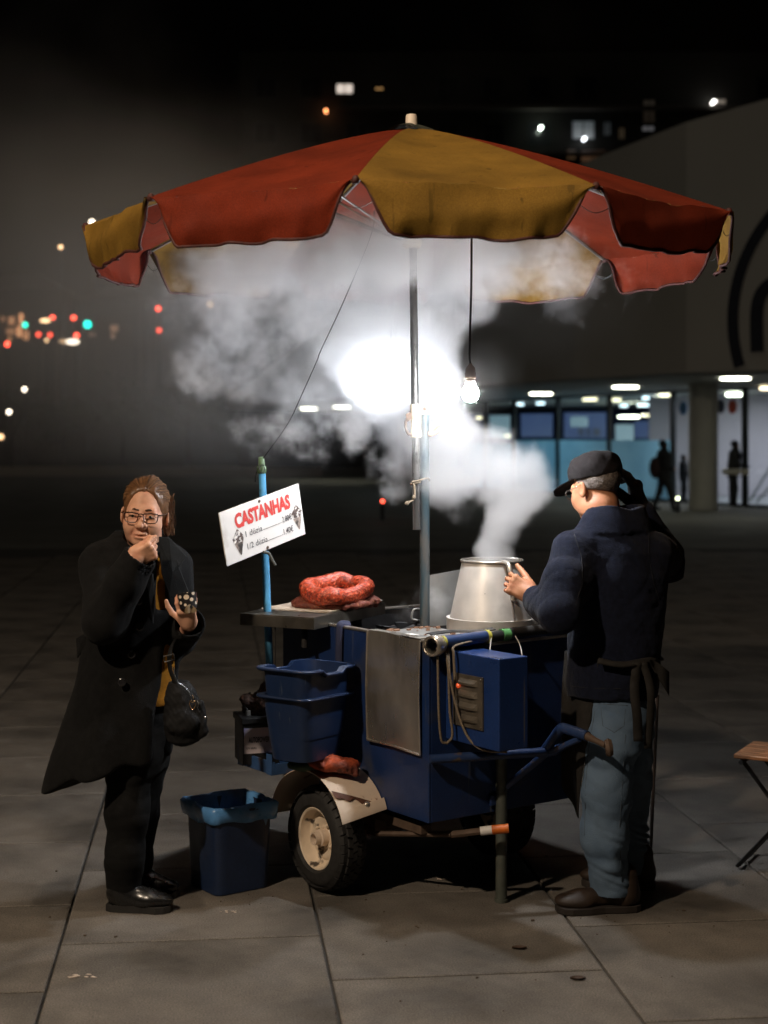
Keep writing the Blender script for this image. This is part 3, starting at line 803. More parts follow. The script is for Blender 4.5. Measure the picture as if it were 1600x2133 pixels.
for k in range(70):
    a, bb = rng.uniform(0.06, 0.7), rng.uniform(0.36, 0.94); s = rng.uniform(0.012, 0.028)
    mb.box(K(a, bb, 0.906 + s * 0.6), Vector((s, rng.uniform(-s, s) * .6, rng.uniform(-s, s) * .4)), Vector((rng.uniform(-s, s) * .5, s * .8, 0)), Vector((0, rng.uniform(-s, s) * .4, s * .7)))
o = mb.build('charcoal', m_soot, cart); o['kind'] = 'stuff'
# stainless deck next to the near corner and its bent edge
mb = MB(); mb.kbox(0.02, 0.275, 0.02, 0.355, ZT + 0.004, ZT + 0.007); mb.kbox(0.02, 0.275, 0.352, 0.355, 0.92, ZT + 0.0035); mb.build('steel_deck', m_steel_b, cart)
mb = MB()   # crumbs and shells on the deck
for k in range(46):
    a, bb = (rng.uniform(0.0, 0.27), rng.choice((rng.uniform(0.01, 0.05), rng.uniform(0.28, 0.35), rng.uniform(0.02, 0.34)))); s = rng.uniform(0.003, 0.009)
    mb.box(K(a + 0.02, bb, ZT + 0.0085 + s * 0.3), (s, s * .4, 0), (-s * .3, s * .7, 0), (0, 0, s * 0.35))
o = mb.build('shell_crumbs', mat('chestnut_shell', (0.32, 0.18, 0.11), 0.7), cart); o['kind'] = 'stuff'
# stainless side plate hung from the rim
mb = MB()
def sp(u, v): return K(-0.010 - 0.006 * math.sin(math.pi * v) - 0.004 * math.sin(3 * u + 1), 0.363 - 0.325 * u, ZT + 0.012 - 0.415 * v + 0.006 * math.sin(5 * u))
mb.sheet(sp, 10, 14, tuple(-U * 0.0025))
mb.kbox(-0.012, 0.03, 0.040, 0.361, ZT + 0.0125, ZT + 0.0150)
mb.build('steel_side_plate', m_steel, cart, smooth=False)
mb = MB(); mb.tube([sp(0, 1) - U * 0.004, sp(0.5, 1) - U * 0.004, sp(1, 1) - U * 0.004], 0.005, n=6); mb.tube([sp(1, 0) - U * 0.004, sp(1, 0.5) - U * 0.004, sp(1, 1) - U * 0.004], 0.004, n=6); mb.tube([sp(0, 0) - U * 0.004, sp(0, 0.5) - U * 0.004, sp(0, 1) - U * 0.004], 0.004, n=6)
mb.build('plate_hem', m_steel, cart)
# paper tabs on the rim
mb = MB(); mb.kbox(0.02, 0.05, 0.12, 0.17, ZT + 0.0155, ZT + 0.0165); mb.build('paper_tab', m_white, cart)
# strap from the rim down behind the bucket
mb = MB(); pts = [K(0.03, 0.55, ZT + 0.018), K(-0.012, 0.55, ZT + 0.018), K(-0.02, 0.552, ZT - 0.02), K(-0.018, 0.56, 0.80)]
mb.tube(spline(pts, 5), 0.014, n=6, flat=0.25); mb.build('strap', mat('navy_strap', (0.025, 0.03, 0.07), 0.8), cart)

# control box with louvred plate
box = None
mb = MB(); mb.kbox(0.0767, 0.2094, -0.305, -0.001, 0.633, 0.957); box = mb.build('control_box', mat('blue_box_paint', (0.012, 0.036, 0.140), 0.36, var=0.15, vscale=8, col2=(0.30, 0.31, 0.33), c2scale=7, c2thr=(0.72, 0.85), bump=0.06, bscale=25, speck=(160, 0.12), scratch=(40, 0.68, (0.13, 0.12, 0.11))), cart, bevel=0.004)
mb = MB(); aP = 0.0767 - 0.004
mb.kbox(aP - 0.003, aP + 0.003, -0.222, -0.052, 0.695, 0.882)
for k in range(4):
    z = 0.855 - 0.043 * k
    pr = []
    for u in range(9):
        bpos = -0.195 + 0.115 * u / 8; h = math.sin(math.pi * u / 8) ** 0.4
        pr.append((bpos, h))
    for (b0, h0), (b1, h1) in zip(pr[:-1], pr[1:]):
        q0 = [K(aP - 0.0035, b0, z + 0.014), K(aP - 0.0035 - 0.011 * h0, b0, z - 0.001), K(aP - 0.0035 - 0.011 * h0, b0, z - 0.009), K(aP - 0.0035, b0, z - 0.011)]
        q1 = [K(aP - 0.0035, b1, z + 0.014), K(aP - 0.0035 - 0.011 * h1, b1, z - 0.001), K(aP - 0.0035 - 0.011 * h1, b1, z - 0.009), K(aP - 0.0035, b1, z - 0.011)]
        mb.add(q0 + q1, [(0, 1, 5, 4), (1, 2, 6, 5), (2, 3, 7, 6)])
for bb, z in ((-0.212, 0.705), (-0.212, 0.872), (-0.062, 0.705), (-0.062, 0.872)):
    mb.lathe([(0.005, 0), (0.004, 0.003), (0.0, 0.004)], K(aP - 0.003, bb, z), axis=tuple(-U), n=8)
mb.build('louvred_plate', m_brass, box)
mb = MB(); mb.lathe([(0.009, 0), (0.009, 0.006), (0.004, 0.010), (0, 0.011)], K(aP - 0.0032, -0.088, 0.838), axis=tuple(-U), n=12); mb.build('red_lamp', mat('red_lamp', (0.75, 0.10, 0.03), 0.3, emit=(1, 0.12, 0.03), estr=0.35), box)
# front roll, its pipe and caps
mb = MB(); mb.tube([K(0.025, -0.035, ZT + 0.004), K(0.24, -0.035, ZT + 0.010)], 0.024, n=14, m=0); mb.tube([K(0.235, -0.036, ZT + 0.006), K(0.36, -0.036, ZT + 0.012)], 0.021, n=12, m=1)
mb.tube([K(0.235, -0.035, ZT + 0.01), K(0.25, -0.035, ZT + 0.01)], 0.0255, n=12, m=2); mb.tube([K(0.03, -0.035, ZT + 0.004), K(0.042, -0.035, ZT + 0.004)], 0.0255, n=12, m=2); mb.tube([K(0.31, -0.036, ZT + 0.011), K(0.345, -0.036, ZT + 0.011)], 0.0235, n=12, m=3)
mb.build('rolled_cover', [m_bluepipe, m_black, m_yellow, m_green], cart, autosmooth=40)
mb = MB(); mb.lathe([(0.036, -0.028), (0.040, 0.0), (0.034, 0.03), (0.028, 0.03), (0.030, 0.0), (0.028, -0.024)], K(0.0, -0.036, ZT - 0.004), axis=tuple((U + VV * 0.3).normalized()), n=14, close=True); mb.build('pipe_end', m_steel, cart, smooth=True)
mb = MB(); mb.sheet(lambda u, v: K(0.0 + 0.30 * u, -0.018 + 0.04 * v, ZT + 0.036 - 0.012 * abs(v - .5) + 0.004 * math.sin(6 * u)), 8, 4, (0, 0, 0.003)); mb.build('cover_sheet', m_black, cart)
mb = MB(); mb.tube([K(0.33, -0.03, ZT + 0.016), K(0.76, -0.03, ZT + 0.02)], 0.019, n=12); mb.build('front_pipe', m_soot, cart, autosmooth=40)
mb = MB(); mb.tube([K(0.28, -0.014, ZT - 0.022), K(0.76, -0.014, ZT - 0.018)], 0.006, n=8); mb.build('front_edge_rod', m_steel, cart)
# ropes and cords
def rope(name, pts, r, m, parent, n=6, k=6):
    mb = MB(); mb.tube(spline(pts, k), r, n=n); return mb.build(name, m, parent, smooth=True)
rope('bungee_cord', [K(0.005, -0.045, 0.975), K(0.0, -0.055, 0.90), K(0.0, -0.06, 0.75), K(0.015, -0.055, 0.645), K(0.035, -0.06, 0.63)], 0.0048, m_rope, cart)
rope('bungee_cord', [K(0.035, -0.05, 0.97), K(0.035, -0.07, 0.90), K(0.042, -0.07, 0.75), K(0.05, -0.075, 0.66), K(0.035, -0.06, 0.628)], 0.0048, m_rope, cart)
rope('bungee_cord', [K(0.05, -0.05, 0.97), K(0.035, -0.08, 0.88), K(0.05, -0.10, 0.76), K(0.07, -0.14, 0.66), K(0.10, -0.19, 0.62), K(0.16, -0.25, 0.615)], 0.0048, m_rope, cart)
rope('bungee_cord', [K(0.19, -0.045, 0.985), K(0.13, -0.06, 0.985), K(0.06, -0.07, 0.975), K(0.052, -0.08, 0.95), K(0.05, -0.09, 0.86)], 0.005, m_rope, cart)
rope('white_string', [K(0.245, -0.058, 0.995), K(0.23, -0.07, 0.96), K(0.215, -0.08, 0.93)], 0.002, m_white, cart)
rope('white_string', [K(0.36, -0.05, 1.0), K(0.37, -0.07, 0.965), K(0.365, -0.09, 0.93), K(0.36, -0.095, 0.90)], 0.0022, m_white, cart)
mb = MB(); mb.tube(spline([K(0.655, -0.035, ZT + 0.042), K(0.665, -0.05, ZT + 0.035), K(0.665, -0.052, ZT - 0.02), K(0.64, -0.06, 0.62)], 5), 0.0055, n=8); mb.build('hanging_rod', m_steel_b, cart, smooth=True)
# tow bar
zd = 0.575
mb = MB()
mb.tube([K(-0.01, -0.02, zd - 0.004), K(0.41, -0.20, zd + 0.004)], 0.017, n=10); mb.tube([K(0.74, -0.02, zd), K(0.42, -0.20, zd + 0.003)], 0.017, n=10)
mb.tube(spline([K(0.40, -0.17, zd - 0.005), K(0.40, -0.22, zd + 0.05), K(0.40, -0.265, zd + 0.098), K(0.402, -0.30, zd + 0.102), K(0.405, -0.40, zd + 0.092)], 5), 0.019, n=10)
mb.tube([K(0.40, -0.20, zd + 0.0), K(0.405, -0.36, zd + 0.077)], 0.012, n=8)
mb.tube([K(0.34, -0.03, 0.43), K(0.40, -0.19, zd)], 0.014, n=10); mb.build('tow_bar', m_bluepipe, cart, autosmooth=40)
mb = MB(); mb.tube([K(0.405, -0.395, zd + 0.0925), K(0.407, -0.44, zd + 0.083), K(0.408, -0.49, zd + 0.073)], [0.016, 0.011, 0.011], n=10)
mb.lathe([(0.0, -0.014), (0.027, -0.012), (0.033, 0.0), (0.027, 0.012), (0.012, 0.014), (0.010, 0.006), (0.0, 0.006)], K(0.409, -0.505, zd + 0.068), axis=tuple((U * 0.75 - VV * 0.6 + ZZ * 0.12).normalized()), n=18); mb.build('tow_eye', m_rust, cart, autosmooth=40)
mb = MB(); mb.tube([K(0.325, -0.02, 0.012), K(0.325, -0.02, 0.30), K(0.325, -0.02, zd - 0.014)], 0.0215, n=14); mb.lathe([(0.026, 0), (0.026, 0.012)], K(0.325, -0.02, 0.0), n=14); mb.build('support_leg', m_greenpipe, cart, autosmooth=40)
mb = MB(); mb.kbox(0.28, 0.37, -0.014, -0.002, 0.36, 0.40); mb.kbox(0.36, BW + 0.12, 0.50, 0.56, ZB - 0.05, ZB - 0.002); mb.build('leg_bracket', m_blue, cart, bevel=0.003)
# axle and frame underneath
mb = MB(); mb.tube([K(-0.05, 0.489, 0.205), K(0.80, 0.489, 0.205)], 0.020, n=10); mb.kbox(0.06, 0.11, 0.42, 0.56, 0.19, ZB - 0.003); mb.kbox(0.62, 0.67, 0.42, 0.56, 0.19, ZB - 0.003); mb.kbox(0.115, 0.615, 0.47, 0.50, 0.255, 0.30); mb.kbox(0.04, 0.09, 0.10, 0.41, 0.265, 0.30); mb.build('axle', m_rust, cart, bevel=0.003)
mb = MB(); mb.tube([K(-0.02, 0.30, 0.238), K(0.12, 0.02, 0.272)], 0.010, n=8); mb.tube([K(0.12, 0.02, 0.272), K(0.20, -0.05, 0.287)], 0.013, n=8); mb.build('under_rod', m_rust, cart)
mb = MB(); mb.tube([K(0.20, -0.05, 0.287), K(0.232, -0.078, 0.293)], 0.0165, n=14, m=0); mb.tube([K(0.2322, -0.0782, 0.2931), K(0.278, -0.118, 0.300)], 0.017, n=14, m=1); mb.build('marker_reflector', [m_white, m_orange], cart, autosmooth=40)

# wheels
def tyre_geo():
    Rt, wt = 0.200, 0.062
    mb = MB()
    prof = []
    for k in range(17):
        th = math.pi * (k / 16)               # cross-section from outer bead to inner bead
        x = wt * math.cos(th); r = 0.128 + (Rt - 0.008 - 0.128) * math.sin(th) ** 0.55
        prof.append((r, x))
    prof = [(0.112, wt * 0.72)] + prof + [(0.112, -wt * 0.72)]
    mb.lathe(prof, (0, 0, 0), axis=(1, 0, 0), n=48, close=True)
    # tread blocks in five staggered rings
    for row in range(-2, 3):
        x0 = row * 0.0225; nb_ = 34
        rr = Rt - 0.002 - 0.006 * (abs(row) == 2)
        for k in range(nb_):
            th = 2 * math.pi * (k + 0.5 * (row % 2)) / nb_ + rng.uniform(-.01, .01)
            er, et = Vector((0, math.cos(th), math.sin(th))), Vector((0, -math.sin(th), math.cos(th)))
            c = Vector((x0, 0, 0)) + er * (rr - 0.005)
            sk = 0.35 if row % 2 else -0.35
            mb.box(c, Vector((0.0092, 0, 0)) + et * 0.0092 * sk, et * 0.0150, er * 0.0060 - Vector((0.0030 * row, 0, 0)))
    return mb
def rim_geo():
    mb = MB()
    prof = [(0.1165, 0.047), (0.119, 0.051), (0.116, 0.053), (0.109, 0.049), (0.106, 0.030), (0.098, 0.012), (0.088, 0.006), (0.080, 0.011), (0.070, 0.012), (0.058, 0.006), (0.044, 0.005), (0.041, 0.009), (0.034, 0.009)]
    mb.lathe(prof + [(0.034, -0.002), (0.10, -0.01), (0.115, 0.0)], (0, 0, 0), axis=(-1, 0, 0), n=40, close=True)
    for k in range(4):    # bolts
        th = 2 * math.pi * k / 4 + 0.5
        mb.lathe([(0.008, 0.004), (0.008, 0.016), (0.005, 0.020), (0, 0.020)], (0, 0.055 * math.cos(th), 0.055 * math.sin(th)), axis=(-1, 0, 0), n=6)
    return mb
def hub_geo():
    mb = MB()
    mb.lathe([(0.033, 0.0), (0.033, 0.035), (0.026, 0.038), (0.024, 0.060), (0.019, 0.060), (0.019, 0.030), (0.0, 0.030)], (0, 0, 0), axis=(-1, 0, 0), n=20)
    return mb
rot = np.array(Matrix.Rotation(math.atan2(U.y, U.x), 3, 'Z'))
def place(mb, c, flip=False):
    A = np.array(mb.v)
    if flip: A = A * np.array([-1, -1, 1])
    q = MB(); q.v = (A @ rot.T + np.array(c)).tolist(); q.f = mb.f; q.m = mb.m; return q
for c, flip, nm in ((K(-0.12, 0.489, 0.202), False, 'near'), (K(0.72, 0.489, 0.202), True, 'far')):
    wh = empty('wheel', c, math.atan2(U.y, U.x), parent=cart)
    place(tyre_geo(), c, flip).build('tyre', m_rubber, wh, autosmooth=35)
    place(rim_geo(), c, flip).build('rim', m_rim, wh, autosmooth=35)
    place(hub_geo(), c, flip).build('hub', m_rust if flip else m_cream, wh, autosmooth=35)
# mudguards
def fender(a0, a1, name):
    mb = MB()
    def fn(u, v):
        th = R(23 + 149 * u); rr = 0.256 + 0.012 * math.sin(3 * u)
        cut = 0.03 * max(0, v - 0.0) * (u < 0.1)
        return K(a0 + (a1 - a0) * v, 0.489 - rr * math.cos(th) * (1 if th < 1.57 else 1.06), 0.215 + (rr - 0.02) * math.sin(th) + cut)
    mb.sheet(fn, 30, 4, (0, 0, 0.003)); return mb.build(name, m_cream, cart, autosmooth=30)
fender(-0.205, -0.004, 'mudguard')
fender(0.745, 0.81, 'mudguard')
def fpt(u, v, lift=0.0045):
    th = R(23 + 149 * u); rr = 0.256 + 0.012 * math.sin(3 * u) + lift
    return K(-0.205 + 0.201 * v, 0.489 - rr * math.cos(th), 0.215 + (rr - 0.02) * math.sin(th) + 0.003)
mb = MB(); mb.sheet(lambda u, v: fpt(0.205 - 0.135 * u - 0.05 * v * (0.7 + 0.25 * math.sin(11 * u) + 0.2 * math.sin(23 * u + 1)), 0.01 + 0.93 * u, 0.0052), 18, 3, tuple((-VV * 0.7 + ZZ * 0.5) * 0.0012)); mb.build('rust_streak', mat('rust_streak', (0.09, 0.035, 0.02), 0.7, var=0.4, vscale=40), cart)
mb = MB(); mb.lathe([(0.013, 0), (0.012, 0.006), (0.007, 0.010), (0, 0.011)], fpt(0.085, 0.62, 0.004), axis=tuple((-VV * 0.85 + ZZ * 0.5).normalized()), n=14); mb.build('bolt', m_steel, cart, smooth=True)

# serving shelf
TN, TL, TR_ = Vector((-0.272, 5.975, 0)), Vector((-0.575, 6.13, 0)), Vector((0.006, 6.53, 0))
e2, e1 = TL - TN, TR_ - TN
zt = 1.030
mb = MB(); mb.hexa([TN + ZZ * (zt - 0.004), TR_ + ZZ * (zt - 0.004), TR_ + e2 + ZZ * (zt - 0.004), TL + ZZ * (zt - 0.004)], [TN + ZZ * zt, TR_ + ZZ * zt, TR_ + e2 + ZZ * zt, TL + ZZ * zt])
t3 = 0.004
def skirt(a, bb):
    d = (bb - a).normalized(); n = Vector((-d.y, d.x, 0)) * t3
    q = [a, bb, bb + n, a + n]
    mb.hexa([x + ZZ * (zt - 0.048) for x in q], [x + ZZ * (zt - 0.0045) for x in q])
for a, bb in ((TN, TR_), (TR_, TR_ + e2), (TR_ + e2, TL), (TL, TN)): skirt(a, bb)
mb.build('serving_shelf', mat('shelf_steel', (0.15, 0.138, 0.118), 0.36, metal=0.7, var=0.35, vscale=8, bump=0.05, bscale=20, col2=(0.09, 0.075, 0.055), c2scale=9, c2thr=(0.5, 0.7)), cart, bevel=0.0015)
mb = MB()
for s, t in ((0.12, 0.25), (0.75, 0.5)):
    p = TN + e1 * s + e2 * t; mb.tube([p + ZZ * 0.9, p + ZZ * (zt - 0.006)], 0.012, n=8)
mb.tube([TN + e2 * 0.55 + e1 * 0.03 + ZZ * 0.72, TN + e2 * 0.55 + e1 * 0.03 + ZZ * (zt - 0.05)], 0.003, n=6)
mb.build('shelf_support', m_soot, cart)
# battery ledge behind the wheel
mb = MB()
mb.kbox(-0.25, -0.002, 0.66, 0.90, 0.425, 0.437)
mb.kbox(-0.262, -0.25, 0.65, 0.91, 0.425, 0.475); mb.kbox(-0.249, -0.002, 0.65, 0.66, 0.425, 0.468); mb.kbox(-0.249, -0.002, 0.90, 0.91, 0.425, 0.468)
mb.kbox(-0.268, -0.2625, 0.65, 0.69, 0.425, 0.505); mb.kbox(-0.268, -0.2625, 0.87, 0.91, 0.425, 0.505)
mb.build('battery_ledge', mat('ledge_blue', (0.03, 0.08, 0.20), 0.5, var=0.3, vscale=12, col2=(0.08, 0.06, 0.05), c2scale=10, c2thr=(0.55, 0.68)), cart, bevel=0.002)
# umbrella post rising from the cart
pb = P(885, 1320, 6.02); pt = P(884, 845, 6.0)
mb = MB(); mb.tube([Vector((pb.x, pb.y, 0.907)), pb, pt], 0.0195, n=14); mb.build('umbrella_post', m_bluegrey, cart, autosmooth=40)
# wind shield plate by the roasting pot
mb = MB(); q = [P(892, 1304, 6.14), P(985, 1301, 6.22), P(985, 1182, 6.22), P(892, 1199, 6.14)]
mb.hexa([q[0], q[1], q[1] + Vector((-.001, .003, 0)), q[0] + Vector((-.001, .003, 0))], [q[3], q[2], q[2] + Vector((-.001, .003, 0)), q[3] + Vector((-.001, .003, 0))]); mb.build('wind_shield', m_steel_b, cart)
# sign pole
m_gp = mat('green_pole_top', (0.10, 0.17, 0.08), 0.6, var=0.3, vscale=30)
s0, s1 = P(566, 1500, 6.22), P(546, 985, 6.16)
mb = MB(); mb.tube([Vector((s0.x, s0.y, 0.44)), s0, s1], [0.0165, 0.0165, 0.0145], n=12); mb.build('sign_pole', m_lightblue, cart, autosmooth=40)
s2 = P(544, 952, 6.155)
mb = MB(); mb.tube([s1, P(545, 966, 6.158), s2], [0.0145, 0.013, 0.0115], n=12); mb.lathe([(0.018, -0.016), (0.02, 0.0), (0.017, 0.014)], P(545, 978, 6.16), n=12); mb.build('pole_top', m_gp, cart, smooth=True)
rope('wire_hook', [P(538, 968, 6.13), P(543, 984, 6.12), P(551, 980, 6.13), P(549, 968, 6.14), P(541, 973, 6.14), P(534, 985, 6.15), P(532, 1004, 6.16)], 0.0018, m_black, cart, n=5)
rope('tie_ribbon', [P(548, 1150, 6.10), P(560, 1153, 6.11), P(567, 1166, 6.11), P(574, 1178, 6.11)], 0.006, mat('dark_tape', (0.06, 0.06, 0.05), 0.7), cart, n=6)
# fuel hose ring at the far rim
rope('hose_loop', [P(870, 1292, 6.3), P(858, 1288, 6.3), P(862, 1270, 6.3), P(878, 1268, 6.32)], 0.004, m_steel_b, cart)

# ------------------------------------------------------------------ things on and around the cart
# roasting pot
pot = empty('roasting_pot', (0.418, 5.945, 0.999), label='conical steel roasting pot with handle, steaming on the cart', cat='pot')
pc = Vector((0.418, 5.945, 0))
m_pot = mat('pot_steel', (0.66, 0.62, 0.57), 0.42, metal=0.45, var=0.16, vscale=9, bump=0.05, bscale=50, col2=(0.32, 0.29, 0.26), c2scale=5, c2thr=(0.5, 0.75), rvar=0.15)
mb = MB(); mb.lathe([(0.163, 1.036), (0.1165, 1.252), (0.1125, 1.252), (0.155, 1.045), (0.0, 1.045)], pc, n=56); mb.build('cone', m_pot, pot, autosmooth=40)
mb = MB(); mb.lathe([(0.118 + 0.0055 * math.cos(t), 1.255 + 0.0055 * math.sin(t)) for t in [k * math.pi / 4 for k in range(8)]], pc, n=56, close=True); mb.build('lip', m_steel, pot, smooth=True)
mb = MB(); mb.lathe([(0.176, 0.992), (0.177, 1.037), (0.173, 1.037), (0.165, 1.0375), (0.160, 0.992)], pc, n=56); mb.build('collar', m_pot, pot, autosmooth=40)
hdl = [P(1046, 1171, 5.842), P(1055, 1172, 5.815), P(1061, 1180, 5.795), P(1066, 1205, 5.785), P(1072, 1235, 5.79), P(1072, 1248, 5.80), P(1069, 1250, 5.812)]
mb = MB(); mb.tube(spline(hdl, 6), 0.0095, n=10, flat=0.7); mb.build('handle', m_steel, pot, smooth=True)
mb = MB(); mb.tube([P(1056, 1180, 5.836), P(1072, 1290, 5.803)], 0.006, n=6, flat=0.5); mb.build('seam', mat('seam_steel', (0.22, 0.18, 0.15), 0.5, metal=0.5), pot)

# price sign
cth, sth = math.cos(R(12.2)), math.sin(R(12.2))
un, vn = Vector((0.6 * cth, 0.8 * cth, sth)), Vector((0.6 * sth, 0.8 * sth, -cth))
nn = Vector((0.8, -0.6, 0))
SC = P(548.5, 1091, 6.125); Wd, Hd = 0.485, 0.214
org = SC - un * (Wd / 2) - vn * (Hd / 2)
m_board = mat('sign_board', (0.80, 0.76, 0.72), 0.5, var=0.05, vscale=14, col2=(0.58, 0.53, 0.48), c2scale=9, c2thr=(0.62, 0.8), bump=0.03, bscale=30)
mb = MB(); q = [org, org + un * Wd, org + un * Wd + vn * Hd, org + vn * Hd]
mb.hexa([x - nn * 0.003 for x in q], [x + nn * 0.003 for x in q]); sign = mb.build('price_sign', m_board, None, bevel=0.001)
tag(sign, 'white tilted CASTANHAS price sign on the blue pole', 'sign')
m_redink = mat('red_ink', (0.62, 0.055, 0.045), 0.6, var=0.2, vscale=30); m_ink = mat('black_ink', (0.05, 0.045, 0.05), 0.6)
so = org + nn * 0.003
lettering('lettering', 'CASTANHAS', so, un, vn, 0.078, 0.415, 0.030, 0.082, nn, m_redink, sign, bold=0.05)
lettering('lettering', '1 dúzia', so, un, vn, 0.128, 0.228, 0.108, 0.131, nn, m_ink, sign)
lettering('lettering', '2.80€', so, un, vn, 0.352, 0.412, 0.108, 0.131, nn, m_ink, sign, bold=0.012)
lettering('lettering', '1/2 dúzia', so, un, vn, 0.128, 0.250, 0.158, 0.181, nn, m_ink, sign)
lettering('lettering', '1,40€', so, un, vn, 0.352, 0.412, 0.158, 0.181, nn, m_ink, sign, bold=0.012)
for y, xa in ((0.129, 0.232), (0.179, 0.254)):
    mb = MB(); x = xa
    while x < 0.347:
        p = so + un * x + vn * y + nn * 0.0012; mb.box(p, un * 0.0011, vn * 0.0011, nn * 0.0004); x += 0.0046
    mb.build('dotted_line', m_ink, sign)
m_cone1 = mat('printed_chestnuts', (0.62, 0.58, 0.54), 0.6, var=0.7, vscale=70, col2=(0.10, 0.07, 0.06), c2scale=75, c2thr=(0.46, 0.52)); m_cone2 = mat('printed_paper_cone', (0.30, 0.24, 0.20), 0.6, var=0.7, vscale=50, col2=(0.05, 0.04, 0.035), c2scale=30, c2thr=(0.45, 0.6))
for x, y0 in ((0.084, 0.085), (0.447, 0.078)):
    at = lambda a, bb, l=0.0010: so + un * (x + a) + vn * (y0 + bb) + nn * l
    mb = MB(); mb.add([at(0, 0), at(-0.034, 0.036), at(-0.026, 0.056), at(0.026, 0.056), at(0.034, 0.036)], [(4, 3, 2, 1, 0)], 0)
    mb.add([at(-0.026, 0.0562), at(0.002, 0.108), at(0.008, 0.106), at(0.026, 0.0562)], [(0, 1, 2, 3)][::-1], 1)
    mb.build('printed_cone', [m_cone1, m_cone2], sign)
mb = MB(); mb.lathe([(0.006, 0), (0.006, 0.004), (0, 0.005)], so + un * 0.233 + vn * 0.012, axis=tuple(nn), n=8); mb.build('fixing_screw', m_rust, sign); mb = MB(); mb.lathe([(0.006, 0), (0.006, 0.004), (0, 0.005)], so + un * 0.243 + vn * 0.205, axis=tuple(nn), n=8); mb.build('fixing_screw', m_rust, sign)

# red netting on the shelf
m_net = mat('red_netting', (0.36, 0.042, 0.013), 0.45, var=0.5, vscale=45, bump=1.0, bscale=90, col2=(0.50, 0.12, 0.06), c2scale=75, c2thr=(0.55, 0.62), speck=(110, 0.55))
m_sack = mat('brown_red_sack', (0.16, 0.035, 0.02), 0.7, var=0.5, vscale=60, bump=0.9, bscale=110, col2=(0.30, 0.12, 0.05), c2scale=90, c2thr=(0.56, 0.64))
ring_c = [P(648, 1244, 6.24), P(640, 1231, 6.30), P(660, 1221, 6.38), P(690, 1217, 6.42), P(709, 1215, 6.45), P(735, 1219, 6.44), P(757, 1222, 6.40), P(762, 1233, 6.34), P(742, 1241, 6.26), P(716, 1249, 6.20), P(690, 1248, 6.17), P(667, 1246, 6.19)]
for k in range(len(ring_c)): ring_c[k] = ring_c[k] + Vector((0, 0, 0.010 + 0.006 * math.sin(2.1 * k)))
ring_c = spline(ring_c + [ring_c[0]], 3)
s = SDF()
for a, bb in zip(ring_c[:-1], ring_c[1:]): s.u(cap(a, bb, 0.030), 0.015)
s.disp(wrinkle(0.0022, 45, 3)).disp(wrinkle(0.0010, 260, 4))
lo, hi = bounds(ring_c, 0.06)
tag(sdf_mesh('net_ring', s, lo, hi, 0.0042, m_net), 'bright red netting roll lying in a ring on the brown sack', 'netting')
s = SDF(); cc = Vector((sum(p.x for p in ring_c) / len(ring_c), 6.305, 0))
s.u(ell((cc.x - 0.015, cc.y, 1.050), (0.165, 0.125, 0.036))).u(ell((cc.x + 0.10, cc.y + 0.06, 1.052), (0.085, 0.07, 0.03)), 0.03).u(ell((cc.x - 0.11, cc.y - 0.02, 1.052), (0.06, 0.06, 0.034)), 0.02)
s.disp(wrinkle(0.004, 60, 8)).disp(wrinkle(0.002, 200, 9)).cut(plane((0, 0, 1.0375), (0, 0, 1)), 0.0)
tag(sdf_mesh('net_sack', s, (cc.x - 0.25, cc.y - 0.2, 1.03), (cc.x + 0.25, cc.y + 0.2, 1.13), 0.005, m_sack), 'flat brown-red net sack under the red netting ring', 'sack')
papers = empty('paper_stack', TN + e1 * 0.35 + e2 * 0.4 + ZZ * zt, label='stack of loose brown paper sheets on the steel shelf under the sack', cat='paper')
m_paper = mat('brown_paper', (0.42, 0.33, 0.24), 0.8, var=0.2, vscale=8); m_paper2 = mat('pale_paper', (0.60, 0.53, 0.44), 0.8, var=0.15, vscale=10)
for k in range(7):
    s0_, s1_ = 0.24 + rng.uniform(-0.03, 0.05), 0.80 + rng.uniform(0, 0.14); t0_, t1_ = 0.10 + rng.uniform(-0.07, 0.05), 0.86 + rng.uniform(-0.02, 0.12)
    if k == 6: s0_, s1_, t0_, t1_ = 0.55, 0.97, 0.0, 0.5
    z = zt + 0.0015 + 0.0012 * k; ph = rng.uniform(0, 6)
    mb = MB(); mb.sheet(lambda u, v: TN + e1 * (s0_ + (s1_ - s0_) * u) + e2 * (t0_ + (t1_ - t0_) * v) + ZZ * (z + (0.012 if k > 4 else 0.002) * max(0, math.sin(4 * u + ph)) * (1 - v) ** 2 * (u > 0.3)), 8, 6, (0, 0, 0.0008))
    mb.build('sheet', m_paper if k % 3 else m_paper2, papers)

